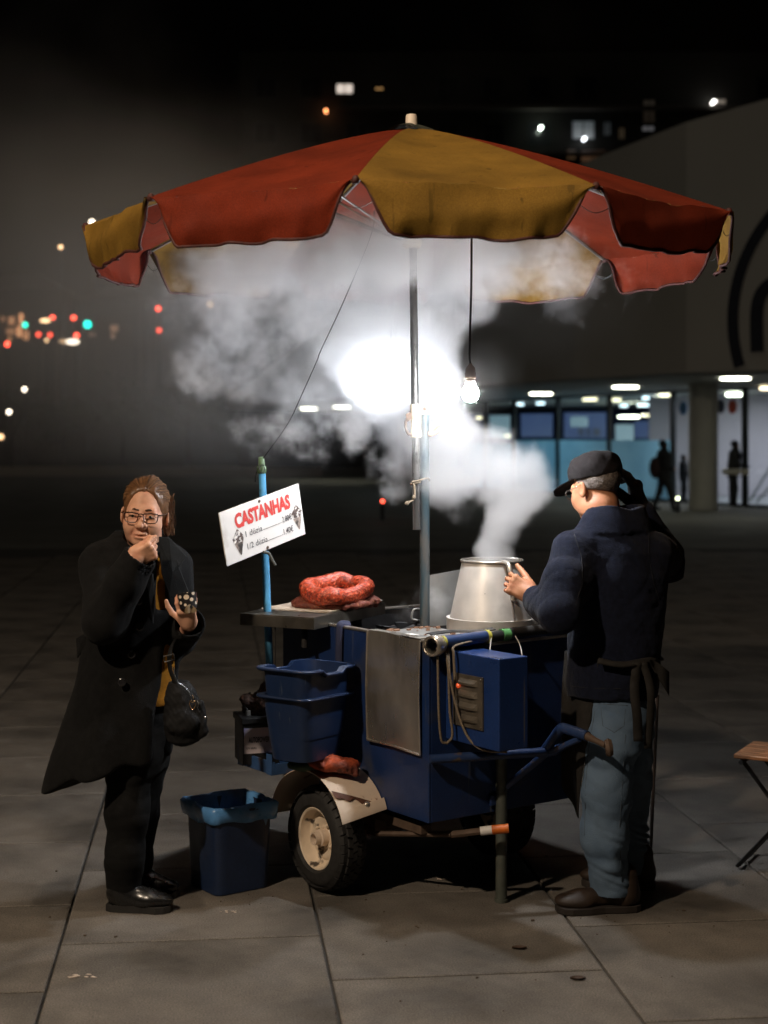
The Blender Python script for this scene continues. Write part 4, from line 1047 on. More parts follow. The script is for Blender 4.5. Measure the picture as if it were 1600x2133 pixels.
# nested blue buckets hung on the side
m_bucket = mat('blue_bucket_plastic', (0.011, 0.026, 0.075), 0.40, var=0.22, vscale=6, bump=0.05, bscale=30, col2=(0.022, 0.036, 0.07), c2scale=5, c2thr=(0.5, 0.8), rvar=0.12, scratch=(45, 0.67, (0.06, 0.08, 0.12)))
def bucket(name, N0, e1_, e2_, ztop, h, label, grp, taper=0.86, lipw=0.016, dip=True, tilt=0.0):
    N0 = Vector(N0); e1_ = Vector(e1_); e2_ = Vector(e2_); c = N0 + e1_ / 2 + e2_ / 2
    c.z = ztop
    t = empty(name, (c.x, c.y, ztop - h), label=label, cat='bucket', group=grp)
    L1, L2 = e1_.length, e2_.length; d1, d2 = e1_.normalized(), e2_.normalized()
    def loop(sc, z, off=0.0, dipz=0.0):
        out = []
        r = 0.045
        hx, hy = L1 / 2 * sc + off, L2 / 2 * sc + off
        for ci, (sx, sy) in enumerate(((1, 1), (-1, 1), (-1, -1), (1, -1))):
            for k in range(5):
                th = math.pi / 2 * (ci + k / 4)
                out.append((sx * (hx - r) + r * math.cos(th), sy * (hy - r) + r * math.sin(th)))
        # insert mid points so that the long sides can dip
        pts = []
        for i in range(len(out)):
            a, bb = out[i], out[(i + 1) % len(out)]
            pts.append(a)
            if i % 5 == 4:
                for q in (0.2, 0.3, 0.31, 0.69, 0.7, 0.8): pts.append((a[0] + (bb[0] - a[0]) * q, a[1] + (bb[1] - a[1]) * q))
        res = []
        for x, y in pts:
            zz = z
            if dipz and abs(x) < hx * 0.40 and abs(abs(y) - hy) < 0.006: zz -= dipz
            res.append(c + d1 * x + d2 * y + ZZ * (zz - ztop + tilt * (x / L1 - y / L2 * 0.3)))
        return res
    rings = [loop(taper, ztop - h), loop(taper + (1 - taper) * 0.1, ztop - h + 0.012), loop(0.93 + 0.04, ztop - 0.06), loop(1.0, ztop - 0.012, 0, 0.018 if dip else 0), loop(1.0, ztop - 0.012, lipw, 0.018 if dip else 0), loop(1.0, ztop, lipw, 0.018 if dip else 0), loop(1.0, ztop + 0.001, -0.003, 0.018 if dip else 0),
             loop(0.96, ztop - 0.07, -0.004), loop(taper, ztop - h + 0.02, -0.004)]
    n = len(rings[0]); V = [p for r_ in rings for p in r_]; Fc = []
    for i in range(len(rings) - 1):
        for k in range(n): Fc.append((i * n + k, i * n + (k + 1) % n, (i + 1) * n + (k + 1) % n, (i + 1) * n + k))
    Fc.append(tuple(range(n - 1, -1, -1))); Fc.append(tuple((len(rings) - 1) * n + k for k in range(n)))
    mesh_object('tub', V, Fc, m_bucket, t, autosmooth=35)
    mb = MB(); lp = loop(1.0, ztop - 0.004, lipw + 0.001, 0.018 if dip else 0); lp = lp + [lp[0]]
    mb.tube(lp, 0.006, n=6, cap=False); mb.build('rolled_lip', m_bucket, t, smooth=True)
    return t
bN = Vector((-0.283, 5.62, 0)); be1 = Vector((0.5, 0.85, 0)) * 0.33; be2 = Vector((-0.85, 0.5, 0)) * 0.215
bucket('plastic_bucket', bN + Vector((0.0, 0, 0)), be1, be2, 0.868, 0.26, 'upper open blue plastic bucket nested in the other beside the cart', 'nested blue buckets', tilt=-0.012)
bucket('plastic_bucket', bN + Vector((-0.002, 0.006, 0)), be1 * 0.97, be2 * 0.99, 0.765, 0.242, 'lower blue plastic bucket holding the other, above the mudguard', 'nested blue buckets', dip=False, taper=0.80, tilt=-0.012)

# battery and sack on the ledge
bt = empty('car_battery', K(-0.235, 0.85, 0.437), math.atan2(U.y, U.x), label='black battery with pale AUTOPOWER label on the cart ledge', cat='battery')
# case faces the camera side; oriented along the image
bd = Vector((0.955, 0.296, 0)); bdp = Vector((-0.296, 0.955, 0))
bc_ = P(538, 1540, 6.07); bc_ = Vector((bc_.x, bc_.y, 0.439))
def bq(x0, x1, y0, y1): return [bc_ + bd * x + bdp * y for x, y in ((x0, y0), (x1, y0), (x1, y1), (x0, y1))]
mb = MB(); mb.hexa(bq(-0.062, 0.085, -0.002, 0.16), [p + ZZ * 0.16 for p in bq(-0.062, 0.085, -0.002, 0.16)]); mb.build('case', m_batt, bt, bevel=0.004)
mb = MB(); mb.hexa([p + ZZ * 0.161 for p in bq(-0.068, 0.091, -0.008, 0.166)], [p + ZZ * 0.186 for p in bq(-0.068, 0.091, -0.008, 0.166)]); mb.build('lid', m_batt, bt, bevel=0.003)
for x in (-0.03, 0.05):
    mb = MB(); mb.lathe([(0.012, 0.187), (0.010, 0.205), (0, 0.206)], bc_ + bd * x + bdp * 0.05, n=10); mb.build('terminal', m_steel_b, bt)
lo_ = bc_ - bdp * 0.0035
mb = MB(); mb.hexa([lo_ + bd * x + bdp * y + ZZ * 0.045 for x, y in ((-0.058, 0), (0.062, 0), (0.062, 0.0012), (-0.058, 0.0012))], [lo_ + bd * x + bdp * y + ZZ * 0.145 for x, y in ((-0.058, 0), (0.062, 0), (0.062, 0.0012), (-0.058, 0.0012))])
mb.build('label_plate', mat('battery_label', (0.62, 0.55, 0.58), 0.4, var=0.1, col2=(0.16, 0.16, 0.42), c2scale=12, c2thr=(0.52, 0.62)), bt)
lab0 = lo_ + bd * -0.058 + ZZ * 0.145 - bdp * 0.0012
lettering('lettering', 'AUTOPOWER', lab0, bd, -ZZ, 0.018, 0.102, 0.036, 0.056, -bdp, m_ink, bt, lift=0.001, bold=0.03)
lettering('lettering', '12V 60Ah', lab0, bd, -ZZ, 0.008, 0.050, 0.074, 0.082, -bdp, m_ink, bt, lift=0.001)
rope('battery_wire', [bc_ + bd * -0.03 + bdp * 0.05 + ZZ * 0.205, bc_ + bd * -0.05 + bdp * 0.08 + ZZ * 0.24, bc_ + bd * 0.0 + bdp * 0.15 + ZZ * 0.26], 0.004, m_black, bt)
m_mesh = mat('dark_mesh_sack', (0.055, 0.03, 0.022), 0.8, var=0.6, vscale=70, bump=0.9, bscale=120, col2=(0.14, 0.07, 0.05), c2scale=90, c2thr=(0.55, 0.62))
s = SDF(); q = P(545, 1462, 6.14)
s.u(ell(q + Vector((0.03, 0.02, 0.0)), (0.075, 0.07, 0.05))).u(ell(q + Vector((0.055, 0.03, 0.05)), (0.05, 0.05, 0.045)), 0.03).u(cap(q + Vector((-0.02, 0, -0.01)), q + Vector((-0.06, -0.01, 0.012)), 0.016, 0.024), 0.02).u(ell(q + Vector((0.0, 0.03, -0.035)), (0.08, 0.06, 0.03)), 0.03)
s.disp(wrinkle(0.006, 60, 21)).disp(wrinkle(0.002, 220, 22))
tag(sdf_mesh('net_sack', s, q - Vector((0.13, 0.1, 0.1)), q + Vector((0.14, 0.13, 0.14)), 0.0045, m_mesh), 'dark net sack of chestnuts lying on top of the battery', 'sack')
# bags on the mudguard
m_redbag = mat('orange_red_net_bag', (0.38, 0.06, 0.015), 0.7, var=0.5, vscale=30, bump=0.8, bscale=90, col2=(0.10, 0.02, 0.01), c2scale=16, c2thr=(0.45, 0.62)); m_greenbag = mat('dark_green_bag', (0.05, 0.085, 0.05), 0.75, var=0.4, vscale=20, bump=0.6, bscale=60)
s = SDF(); q = P(695, 1592, 5.80)
s.u(ell(q, (0.085, 0.05, 0.030))).u(ell(q + Vector((0.05, 0.02, -0.006)), (0.05, 0.045, 0.024)), 0.02).u(cap(q + Vector((0.07, 0.0, -0.012)), q + Vector((0.085, -0.02, -0.034)), 0.018, 0.010), 0.02).u(ell(q + Vector((-0.05, 0.03, 0.01)), (0.05, 0.05, 0.026)), 0.02)
s.disp(wrinkle(0.005, 80, 31)).disp(wrinkle(0.002, 240, 32))
tag(sdf_mesh('net_bag', s, q - Vector((0.15, 0.11, 0.08)), q + Vector((0.15, 0.11, 0.07)), 0.004, m_redbag), 'crumpled orange-red net bag lying on the mudguard under the buckets', 'bag')
s = SDF(); q = P(632, 1594, 5.86)
s.u(ell(q, (0.06, 0.045, 0.020))).u(ell(q + Vector((0.04, 0.01, 0.006)), (0.05, 0.04, 0.02)), 0.02); s.disp(wrinkle(0.004, 90, 41)).disp(wrinkle(0.002, 240, 42))
tag(sdf_mesh('cloth_bag', s, q - Vector((0.11, 0.09, 0.06)), q + Vector((0.13, 0.09, 0.06)), 0.004, m_greenbag), 'dark green crumpled bag left of the orange-red net bag', 'bag')

# waste bin with liner
bin_c = Vector((-0.575, 5.93, 0))
m_bin = mat('dark_blue_bin', (0.010, 0.022, 0.060), 0.5, var=0.25, vscale=6, speck=(150, 0.15), scratch=(45, 0.68, (0.05, 0.06, 0.09)), bump=0.05, bscale=30, rvar=0.12)
m_liner = mat('blue_liner', (0.085, 0.24, 0.50), 0.32, var=0.3, vscale=14, bump=0.7, bscale=28)
nb = G(450, 1871); dr = (G(557, 1850) - nb); dl = (G(388, 1852) - nb)
dr = dr.normalized(); dl = Vector((-dr.y, dr.x, 0))
wb_, lb_ = 0.247, 0.236
bt_ = empty('waste_bin', nb + dr * wb_ / 2 + dl * lb_ / 2, label='dark blue square waste bin with light blue liner on the paving', cat='bin')
bcen = nb + dr * wb_ / 2 + dl * lb_ / 2
def bloop(sc, z, wob=0.0, ph=0.0):
    out = []; hx, hy, r = wb_ / 2 * sc, lb_ / 2 * sc, 0.03
    pts = []
    for ci, (sx, sy) in enumerate(((1, 1), (-1, 1), (-1, -1), (1, -1))):
        for k in range(4):
            th = math.pi / 2 * (ci + k / 3); pts.append((sx * (hx - r) + r * math.cos(th), sy * (hy - r) + r * math.sin(th)))
    full = []
    for i in range(len(pts)):
        a, c = pts[i], pts[(i + 1) % len(pts)]; full.append(a)
        if i % 4 == 3:
            for q in range(1, 8): full.append((a[0] + (c[0] - a[0]) * q / 8, a[1] + (c[1] - a[1]) * q / 8))
    for i, (x, y) in enumerate(full):
        wv = wob * (math.sin(i * 0.9 + ph) + 0.7 * math.sin(i * 2.3 + ph * 2) + 0.5 * math.sin(i * 0.31 + ph))
        f_ = 1 + wv / max(0.08, math.hypot(x, y))
        out.append(bcen + dr * x * f_ + dl * y * f_ + ZZ * z)
    return out
def rings_mesh(rings, name, m, parent, cap0=True, cap1=False, sm=35):
    n = len(rings[0]); V = [p for r_ in rings for p in r_]; Fc = []
    for i in range(len(rings) - 1):
        for k in range(n): Fc.append((i * n + k, i * n + (k + 1) % n, (i + 1) * n + (k + 1) % n, (i + 1) * n + k))
    if cap0: Fc.append(tuple(range(n - 1, -1, -1)))
    if cap1: Fc.append(tuple((len(rings) - 1) * n + k for k in range(n)))
    return mesh_object(name, V, Fc, m, parent, autosmooth=sm)
HB = 0.318
rings_mesh([bloop(0.95, 0.003), bloop(1.03, HB - 0.01), bloop(1.09, HB - 0.008), bloop(1.09, HB), bloop(1.03, HB + 0.0005), bloop(0.93, 0.02)], 'tub', m_bin, bt_, True, True)
def sag(loop_, amp, ph):
    return [p - ZZ * max(0, amp * (0.6 + 0.5 * math.sin(0.42 * i + ph) + 0.35 * math.sin(1.1 * i + 2 * ph))) for i, p in enumerate(loop_)]
rings_mesh([sag(bloop(1.07, HB - 0.040, 0.003, 1.0), 0.012, 0.5), sag(bloop(1.12, HB - 0.034, 0.004, 1.4), 0.016, 0.5), sag(bloop(1.15, HB - 0.012, 0.006, 1.9), 0.010, 0.6), bloop(1.16, HB + 0.010, 0.008, 2.3), bloop(1.10, HB + 0.018, 0.008, 2.6), bloop(1.02, HB + 0.012, 0.007, 3.1), bloop(0.985, HB - 0.05, 0.004, 3.5), bloop(0.90, HB - 0.16, 0.002, 3.9), bloop(0.84, HB - 0.28, 0.002, 4.5)], 'liner', m_liner, bt_, False, True, sm=80)

# folding stool at the right border
st = empty('folding_stool', (1.55, 6.15, 0), label='wooden topped folding stool with black crossed legs at the right border', cat='stool')
m_wood = mat('varnished_wood', (0.30, 0.13, 0.055), 0.4, var=0.35, vscale=5, stretch=(1, 9, 9), bump=0.1, bscale=30)
zs = 0.452; sn = P(1528, 1600, 6.12); sn = Vector((sn.x, sn.y, 0)); sx, sy = Vector((0.88, -0.47, 0)), Vector((0.47, 0.88, 0))
for k in range(4):
    a = sn + sy * (0.078 * k); q = [a, a + sx * 0.40, a + sx * 0.40 + sy * 0.072, a + sy * 0.072]
    mb = MB(); mb.hexa([p + ZZ * zs for p in q], [p + ZZ * (zs + 0.018) for p in q]); mb.build('slat', m_wood, st, bevel=0.004)
for j, off in enumerate((0.03, 0.27)):
    o0 = sn + sy * off
    mb = MB(); mb.tube([o0 + sx * 0.03 + ZZ * (zs - 0.012), o0 + sx * 0.37 + ZZ * 0.01], 0.011, n=8, flat=0.6); mb.build('leg', m_black, st)
    o0 = sn + sy * (off + 0.022)
    mb = MB(); mb.tube([o0 + sx * 0.37 + ZZ * (zs - 0.012), o0 + sx * 0.0 + ZZ * 0.01], 0.011, n=8, flat=0.6); mb.build('leg', m_black, st)
mb = MB(); mb.tube([sn + sy * 0.0 + sx * 0.03 + ZZ * (zs - 0.012), sn + sy * 0.30 + sx * 0.03 + ZZ * (zs - 0.012)], 0.010, n=8); mb.tube([sn + sy * 0.0 + sx * 0.37 + ZZ * (zs - 0.012), sn + sy * 0.30 + sx * 0.37 + ZZ * (zs - 0.012)], 0.010, n=8); mb.tube([sn + sy * 0.05 + sx * 0.01 + ZZ * 0.02, sn + sy * 0.29 + sx * 0.01 + ZZ * 0.02], 0.008, n=8); mb.build('crossbar', m_black, st)

# thin rod behind the seller
mb = MB(); r0, r1 = P(1356, 1764, 6.49), P(1368, 1470, 6.30); mb.tube([Vector((r0.x, r0.y, 0.0)), r1, r1 + Vector((0.0, -0.01, 0.05))], [0.007, 0.009, 0.009], n=8); rd = mb.build('walking_stick', mat('dark_stick', (0.03, 0.02, 0.015), 0.6)); tag(rd, 'thin dark stick standing on the paving behind the man', 'stick')

# litter on the ground
m_scrap = mat('paper_scrap', (0.5, 0.42, 0.35), 0.9, var=0.3, vscale=40)
def scrap(px, py, s, label, seed):
    g = random.Random(seed); p = G(px, py); mb = MB()
    for k in range(9):
        c = p + Vector((g.uniform(-1, 1) * s * 3.2, g.uniform(-1, 1) * s, 0.0018)); q = s * g.uniform(0.25, 0.7)
        n = 6; V = [c + Vector((q * math.cos(6.28 * i / n) * g.uniform(.7, 1.3), q * 0.6 * math.sin(6.28 * i / n) * g.uniform(.7, 1.3), g.uniform(0, 0.002))) for i in range(n)]
        mb.add(V + [v - ZZ * 0.0016 for v in V], [tuple(range(n))] + [(i, i + n, (i + 1) % n + n, (i + 1) % n) for i in range(n)])
    tag(mb.build('paper_scrap', m_scrap), label, 'litter', 'scraps on the paving')
scrap(182, 2035, 0.017, 'pale torn smear of paper on the slab at lower left', 1)
scrap(476, 1900, 0.009, 'small pale paper scrap on the paving in front of the bin', 2)
scrap(925, 1832, 0.008, 'small scrap on the paving between wheel and leg', 3)
m_leafl = mat('dead_leaf', (0.05, 0.028, 0.018), 0.8)
for px, py, lb in ((1082, 1977, 'brown dead leaf on the slab in front of the support leg'), (1204, 2041, 'dark flattened leaf on the slab joint at lower right')):
    p = G(px, py); mb = MB(); mb.sheet(lambda u, v: p + Vector(((u - .5) * 0.05, (v - .5) * 0.028 * math.sin(math.pi * min(max(u, .03), .97)), 0.002 + 0.006 * (v - .5) ** 2 * 4)), 8, 4, (0, 0, 0.001)); tag(mb.build('dead_leaf', m_leafl), lb, 'leaf', 'scraps on the paving')
mb = MB()
for k in range(150):
    Y = rng.choice((rng.uniform(4.6, 7.2), rng.gauss(5.75, 0.3))); x = rng.choice((rng.uniform(-0.25, 0.25) * Y, rng.gauss(0.35, 0.35))); q = abs(rng.gauss(0, 0.0018)) + 0.0006
    mb.box((x, Y, q * 0.5), (q, q * rng.uniform(-.5, .5), 0), (0, q * .8, 0), (0, 0, q * .5))
g_ = mb.build('grit', mat('dark_grit', (0.10, 0.075, 0.055), 0.9)); tag(g_, kind='stuff')
# ------------------------------------------------------------------ umbrella
m_yel = cloth_translucent('yellow_canvas', (0.205, 0.110, 0.017), 0.08, bump=0.5)
m_red = cloth_translucent('red_canvas', (0.155, 0.0195, 0.006), 0.08, bump=0.5)
m_pip = mat('dark_red_piping', (0.055, 0.010, 0.006), 0.7, var=0.5, vscale=90)
um = empty('market_umbrella', (0.115, 6.0, 0), label='large market umbrella with alternating red and yellow panels over the cart', cat='umbrella')
UC = Vector((0.107, 6.0, 0)); UR, UZ, UH = 1.25, 2.532, 0.405
ang0 = -99.0
def rimv(k): a = R(ang0 + 36 * k); return UC + Vector((UR * math.cos(a), UR * math.sin(a), UZ))
def canopy(k, s, w_):
    """s 0..1 apex to edge, w 0..1 between rib k and k+1"""
    s2 = 0.045 + 0.955 * s
    a, bb = R(ang0 + 36 * k), R(ang0 + 36 * (k + 1))
    A = Vector((math.cos(a), math.sin(a), 0)); B = Vector((math.cos(bb), math.sin(bb), 0))
    p = (A * (1 - w_) + B * w_) * UR * s2
    z = UZ + UH * (1 - s2 ** 1.22)
    bow = 4 * w_ * (1 - w_)
    z += -0.018 * bow * math.sin(math.pi * min(1, s2 * 1.0)) - 0.012 * bow * s2 ** 3
    z += 0.006 * math.sin(9 * w_ + 5 * s + k * 2) * bow * s2 + 0.003 * math.sin(31 * w_ + 11 * s + k) * s2 * bow * s2 + 0.003 * math.sin(17 * w_ * s + k)  * bow
    return UC + p + ZZ * z
def smooth01(t): t = max(0, min(1, t)); return t * t * (3 - 2 * t)
def valance(k, w_, v):
    e = canopy(k, 1, w_)
    out = Vector((e.x - UC.x, e.y - UC.y, 0)).normalized()
    a = 1 - abs(2 * w_ - 1)
    g = random.Random(k * 3 + 1); ph = g.uniform(0, 6)
    drop = 0.160 * (0.03 + 0.97 * smooth01(a / 0.30) ** 0.8) * (1 + 0.05 * math.sin(3 * w_ + ph))
    d = drop * v
    bulge = 0.020 * math.sin(math.pi * v * 0.9) + 0.008 * math.sin(11 * w_ + ph) * v + 0.009 * math.sin(23 * w_ + 4 * v + ph) * v * v + 0.005 * math.sin(57 * w_ + 3 * v + 2 * ph) * v ** 3 + 0.010 * math.sin(6 * w_ + 7 * v + ph) * v * (1 - v) * 2 - 0.010 * v
    side = 0.018 * v * (-1 if w_ > 0.5 else 1) * (1 - smooth01(a / 0.5))
    tan = Vector((-out.y, out.x, 0))
    return e + out * bulge - ZZ * d + tan * side
for k in range(10):
    m = m_yel if k % 2 == 0 else m_red
    mb = MB(); mb.grid(lambda u, v: canopy(k, v, u), 16, 14)
    pan = mb.build('canopy_panel', m, um, smooth=True)
    mb = MB(); mb.grid(lambda u, v: valance(k, u, v), 40, 8); mb.build('valance', m, pan, smooth=True)
    mb = MB(); mb.tube([valance(k, i / 40, 1.0) for i in range(41)], 0.0058, n=6); mb.build('piping', m_pip, pan, smooth=True)
m_alu = mat('dark_pole_steel', (0.16, 0.155, 0.15), 0.32, metal=0.8, var=0.3, vscale=14, stretch=(1, 1, 0.2), col2=(0.30, 0.28, 0.25), c2scale=10, c2thr=(0.55, 0.7))
m_ivory = mat('ivory_plastic', (0.62, 0.52, 0.37), 0.5, var=0.15, vscale=30)
m_strut = mat('grey_strut', (0.28, 0.28, 0.28), 0.45, metal=0.5)
p0, p1 = P(868, 1103, 5.985), UC + ZZ * 2.93
mb = MB(); mb.tube([p0, p0.lerp(p1, 0.3), p0.lerp(p1, 0.7), p1], 0.0155, n=14); mb.build('pole', m_alu, um, autosmooth=40)
for k in range(10):
    mb = MB(); mb.tube([canopy(k, s, 0) - ZZ * 0.010 for s in (0.02, 0.25, 0.5, 0.75, 0.985)], 0.006, n=6); rb = mb.build('rib', m_strut, um)
    mb = MB(); mb.tube([UC + Vector((0, 0, 2.50)) + (rimv(k) - UC - ZZ * UZ) * 0.03, canopy(k, 0.5, 0) - ZZ * 0.018], 0.0045, n=6); mb.build('strut', m_strut, rb)
    mb = MB(); mb.lathe([(0.012, -0.012), (0.013, 0.0), (0.008, 0.013)], canopy(k, 1.0, 0) - ZZ * 0.004, n=10); mb.build('rib_tip', m_pip, um, smooth=True)
    # little cord between two flaps
    a, bb = valance(k, 0.055, 0.99), valance((k - 1) % 10, 0.945, 0.99); mid = (a + bb) / 2 - ZZ * 0.022
    mb = MB(); mb.tube(spline([a, (a + mid) / 2 - ZZ * 0.004, mid, (bb + mid) / 2 - ZZ * 0.004, bb], 4), 0.0013, n=5); mb.build('flap_cord', m_black, um)
mb = MB(); mb.lathe([(0.035, 2.47), (0.04, 2.49), (0.04, 2.52), (0.02, 2.54), (0.018, 2.47)], UC, n=16, close=True); mb.build('hub', m_ivory, um, autosmooth=40); mb = MB(); mb.lathe([(0.04, 2.86), (0.045, 2.88), (0.045, 2.905), (0.018, 2.91), (0.018, 2.86)], UC, n=16, close=True); mb.build('crown', m_ivory, um, autosmooth=40)
mb = MB()
mb.grid(lambda u, v: UC + Vector(((0.006 + 0.085 * v + 0.016 * v * math.sin(12.6 * u)) * math.cos(6.2832 * u), (0.006 + 0.085 * v + 0.016 * v * math.sin(12.6 * u)) * math.sin(6.2832 * u), UZ + UH + 0.020 - 0.032 * v ** 1.3 + 0.010 * v * math.sin(18.85 * u + 1))), 36, 6)
mb.build('top_cap', mat('dark_green_cap', (0.03, 0.032, 0.022), 0.7, var=0.4, vscale=20), um, smooth=True)
mb = MB(); mb.lathe([(0.024, 2.945), (0.022, 2.985), (0.019, 2.992), (0, 2.992)], UC, n=18); mb.build('finial', mat('finial_plastic', (0.68, 0.58, 0.46), 0.5), um, autosmooth=40)
# clamp that holds the pole to the cart's post
cz = [P(866, y, 5.995).z for y in (843, 860, 882, 900, 912)]
cx = P(866, 875, 5.99)
mb = MB()
mb.lathe([(0.019, cz[4]), (0.0235, cz[4] + 0.004), (0.0235, cz[3]), (0.0205, cz[3] + .004), (0.0205, cz[1] - .004), (0.0235, cz[1]), (0.0235, cz[0]), (0.019, cz[0] + 0.002)], (cx.x, cx.y, 0), n=18)
pj = P(885, 852, 5.995)
mb.box(Vector((pj.x, pj.y, cz[0] - 0.018)), (0.016, 0, 0), (0, 0.018, 0), (0, 0, 0.020)); mb.box(Vector(((pj.x + cx.x) / 2, pj.y, cz[0] - 0.016)), (0.012, 0, 0), (0, 0.014, 0), (0, 0, 0.014))
mb.build('clamp', m_ivory, um, autosmooth=40)
mb = MB(); mb.lathe([(0.009, 0), (0.009, 0.006), (0, 0.008)], Vector((pj.x, pj.y - 0.018, cz[0] - 0.016)), axis=(0, -1, 0), n=10); mb.box(P(852, 868, 5.97), (0.010, 0, 0.004), (0, 0.010, 0), (-0.004, 0, 0.014)); mb.build('clamp_bolt', m_rust, um)
rope('latch_lever', [P(853, 866, 5.972), P(846, 876, 5.97), P(845, 892, 5.97), P(851, 904, 5.972), P(858, 907, 5.975)], 0.0055, m_rust, um)
rope('clamp_handle', [P(893, 905, 5.985), P(905, 901, 5.98), P(914, 894, 5.975), P(919, 889, 5.972)], 0.0105, mat('wooden_handle', (0.40, 0.22, 0.13), 0.6), um, n=8)
# rope tie lower down
rt_ = [P(857, 1004, 5.96), P(872, 1001, 5.955), P(889, 996, 5.965), P(895, 1000, 5.99), P(889, 1003, 6.02), P(868, 1006, 6.02), P(856, 1007, 5.99), P(860, 1008, 5.965), P(876, 1004, 5.955)]
rope('rope_tie', rt_, 0.0035, m_rope, um)
rope('rope_tie', [P(862, 1007, 5.962), P(864, 1024, 5.962), P(862, 1040, 5.962), P(852, 1046, 5.96), P(846, 1051, 5.958)], 0.0045, m_rope, um)
mb = MB(); mb.lathe([(0.003, -0.01), (0.010, 0.0), (0.003, 0.01)], P(848, 1048, 5.958), axis=(1, 0, 0.4), n=8); mb.lathe([(0.003, -0.01), (0.009, 0.0), (0.003, 0.01)], P(862, 1036, 5.96), n=8); mb.build('rope_knot', m_rope, um, smooth=True)

# ------------------------------------------------------------------ the two bare bulbs
m_bulb = lamp_mat('bulb_glow', (0.95, 0.97, 1.0), 1350)
m_bulb2 = lamp_mat('bulb_glow_bright', (0.86, 0.92, 1.0), 1950)
m_sock = mat('brown_socket', (0.16, 0.11, 0.08), 0.5, var=0.2); m_cap = mat('bulb_white_base', (0.7, 0.68, 0.64), 0.4)
def bulb(c, hook, label, m, bend=0.0, r=0.031):
    t = empty('hanging_bulb', c - ZZ * r, label=label, cat='light bulb', group='bare bulbs under the umbrella')
    prof = [(0.0, -r)] + [(r * math.sin(a), -r * math.cos(a)) for a in [R(x) for x in range(15, 130, 15)]] + [(0.019, 0.030)]
    mb = MB(); mb.lathe(prof, c, n=16); mb.build('globe', m, t, smooth=True)
    mb = MB(); mb.lathe([(0.0192, 0.0302), (0.0175, 0.052), (0.014, 0.056)], c, n=16); mb.build('bulb_base', m_cap, t, smooth=True)
    mb = MB(); mb.lathe([(0.021, 0.056), (0.0215, 0.075), (0.019, 0.080), (0.0195, 0.088), (0.016, 0.098), (0.008, 0.106), (0.006, 0.112)], c, n=16); mb.build('socket', m_sock, t, autosmooth=40)
    top = c + ZZ * 0.108
    rope('cord', [top, top + Vector((-0.003, 0, 0.05)), top.lerp(hook, 0.5) + Vector((bend, 0, 0)), hook], 0.0042, m_black, t)
bulb(P(980, 820, 5.66), P(983, 455, 5.66) + ZZ * 0.02, 'bare glowing bulb hanging on its cord right of the umbrella pole', m_bulb)
bulb(P(816, 785, 6.52), P(830, 470, 6.52), 'bare glowing bulb hidden in the bright smoke left of the umbrella pole', m_bulb2)
# thin guy wire from the sign pole up to the canopy
mb = MB(); mb.tube(spline([P(546, 958, 6.15), P(600, 882, 6.12), P(632, 815, 6.10), P(662, 748, 6.08), P(667, 733, 6.075), P(715, 630, 6.05), P(772, 492, 6.02), P(780, 440, 6.0)], 6), 0.0022, n=5)
tag(mb.build('guy_wire', m_black, smooth=True), 'thin dark wire running from the sign pole up under the umbrella', 'wire')
# ------------------------------------------------------------------ people
m_skin_w = mat('skin_fair', (0.70, 0.375, 0.24), 0.5, var=0.12, vscale=40, bump=0.12, bscale=220, col2=(0.62, 0.27, 0.18), c2scale=18, c2thr=(0.5, 0.75), spec=0.35)
m_skin_m = mat('skin_tan', (0.42, 0.19, 0.10), 0.5, var=0.14, vscale=40, bump=0.2, bscale=200, col2=(0.40, 0.14, 0.08), c2scale=20, c2thr=(0.5, 0.75), spec=0.35)
m_coat = mat('black_wool', (0.0042, 0.0042, 0.0043), 0.97, var=0.35, vscale=30, bump=0.4, bscale=260, sheen=0.02, spec=0.2)
m_lapel = mat('charcoal_wool', (0.009, 0.0095, 0.0095), 0.97, var=0.3, vscale=30, bump=0.4, bscale=260, sheen=0.03, spec=0.2)
m_trous = mat('black_trousers', (0.0055, 0.0055, 0.0055), 0.95, var=0.3, vscale=30, bump=0.3, bscale=200, spec=0.2)
m_must = mat('mustard_knit', (0.33, 0.14, 0.012), 0.9, var=0.25, vscale=60, bump=0.5, bscale=200, spec=0.2)
m_shoe = mat('black_leather', (0.010, 0.010, 0.010), 0.26, var=0.2, vscale=20, bump=0.08, bscale=40)
m_sole = mat('black_sole', (0.014, 0.013, 0.012), 0.7)
m_hair = mat('brown_hair', (0.17, 0.080, 0.034), 0.42, var=0.4, vscale=50, bump=0.5, bscale=90)
m_hair_g = mat('grey_stubble_hair', (0.15, 0.125, 0.11), 0.8, var=0.55, vscale=160, bump=0.8, bscale=300, col2=(0.07, 0.05, 0.04), c2scale=60, c2thr=(0.45, 0.65))
m_frame = mat('tortoise_frame', (0.045, 0.016, 0.008), 0.3, var=0.4, vscale=80)
m_wire = mat('steel_wire_frame', (0.35, 0.32, 0.30), 0.25, metal=0.9)
m_eye = mat('eye_white', (0.55, 0.50, 0.45), 0.15, var=0.0); m_iris = mat('iris', (0.05, 0.045, 0.035), 0.1, var=0.0)
m_lip = mat('lip', (0.36, 0.11, 0.08), 0.45)
m_mouth = mat('mouth_dark', (0.05, 0.012, 0.01), 0.6)
m_btn = mat('black_button', (0.02, 0.02, 0.022), 0.2)
m_brow = mat('eyebrow', (0.10, 0.05, 0.025), 0.8)

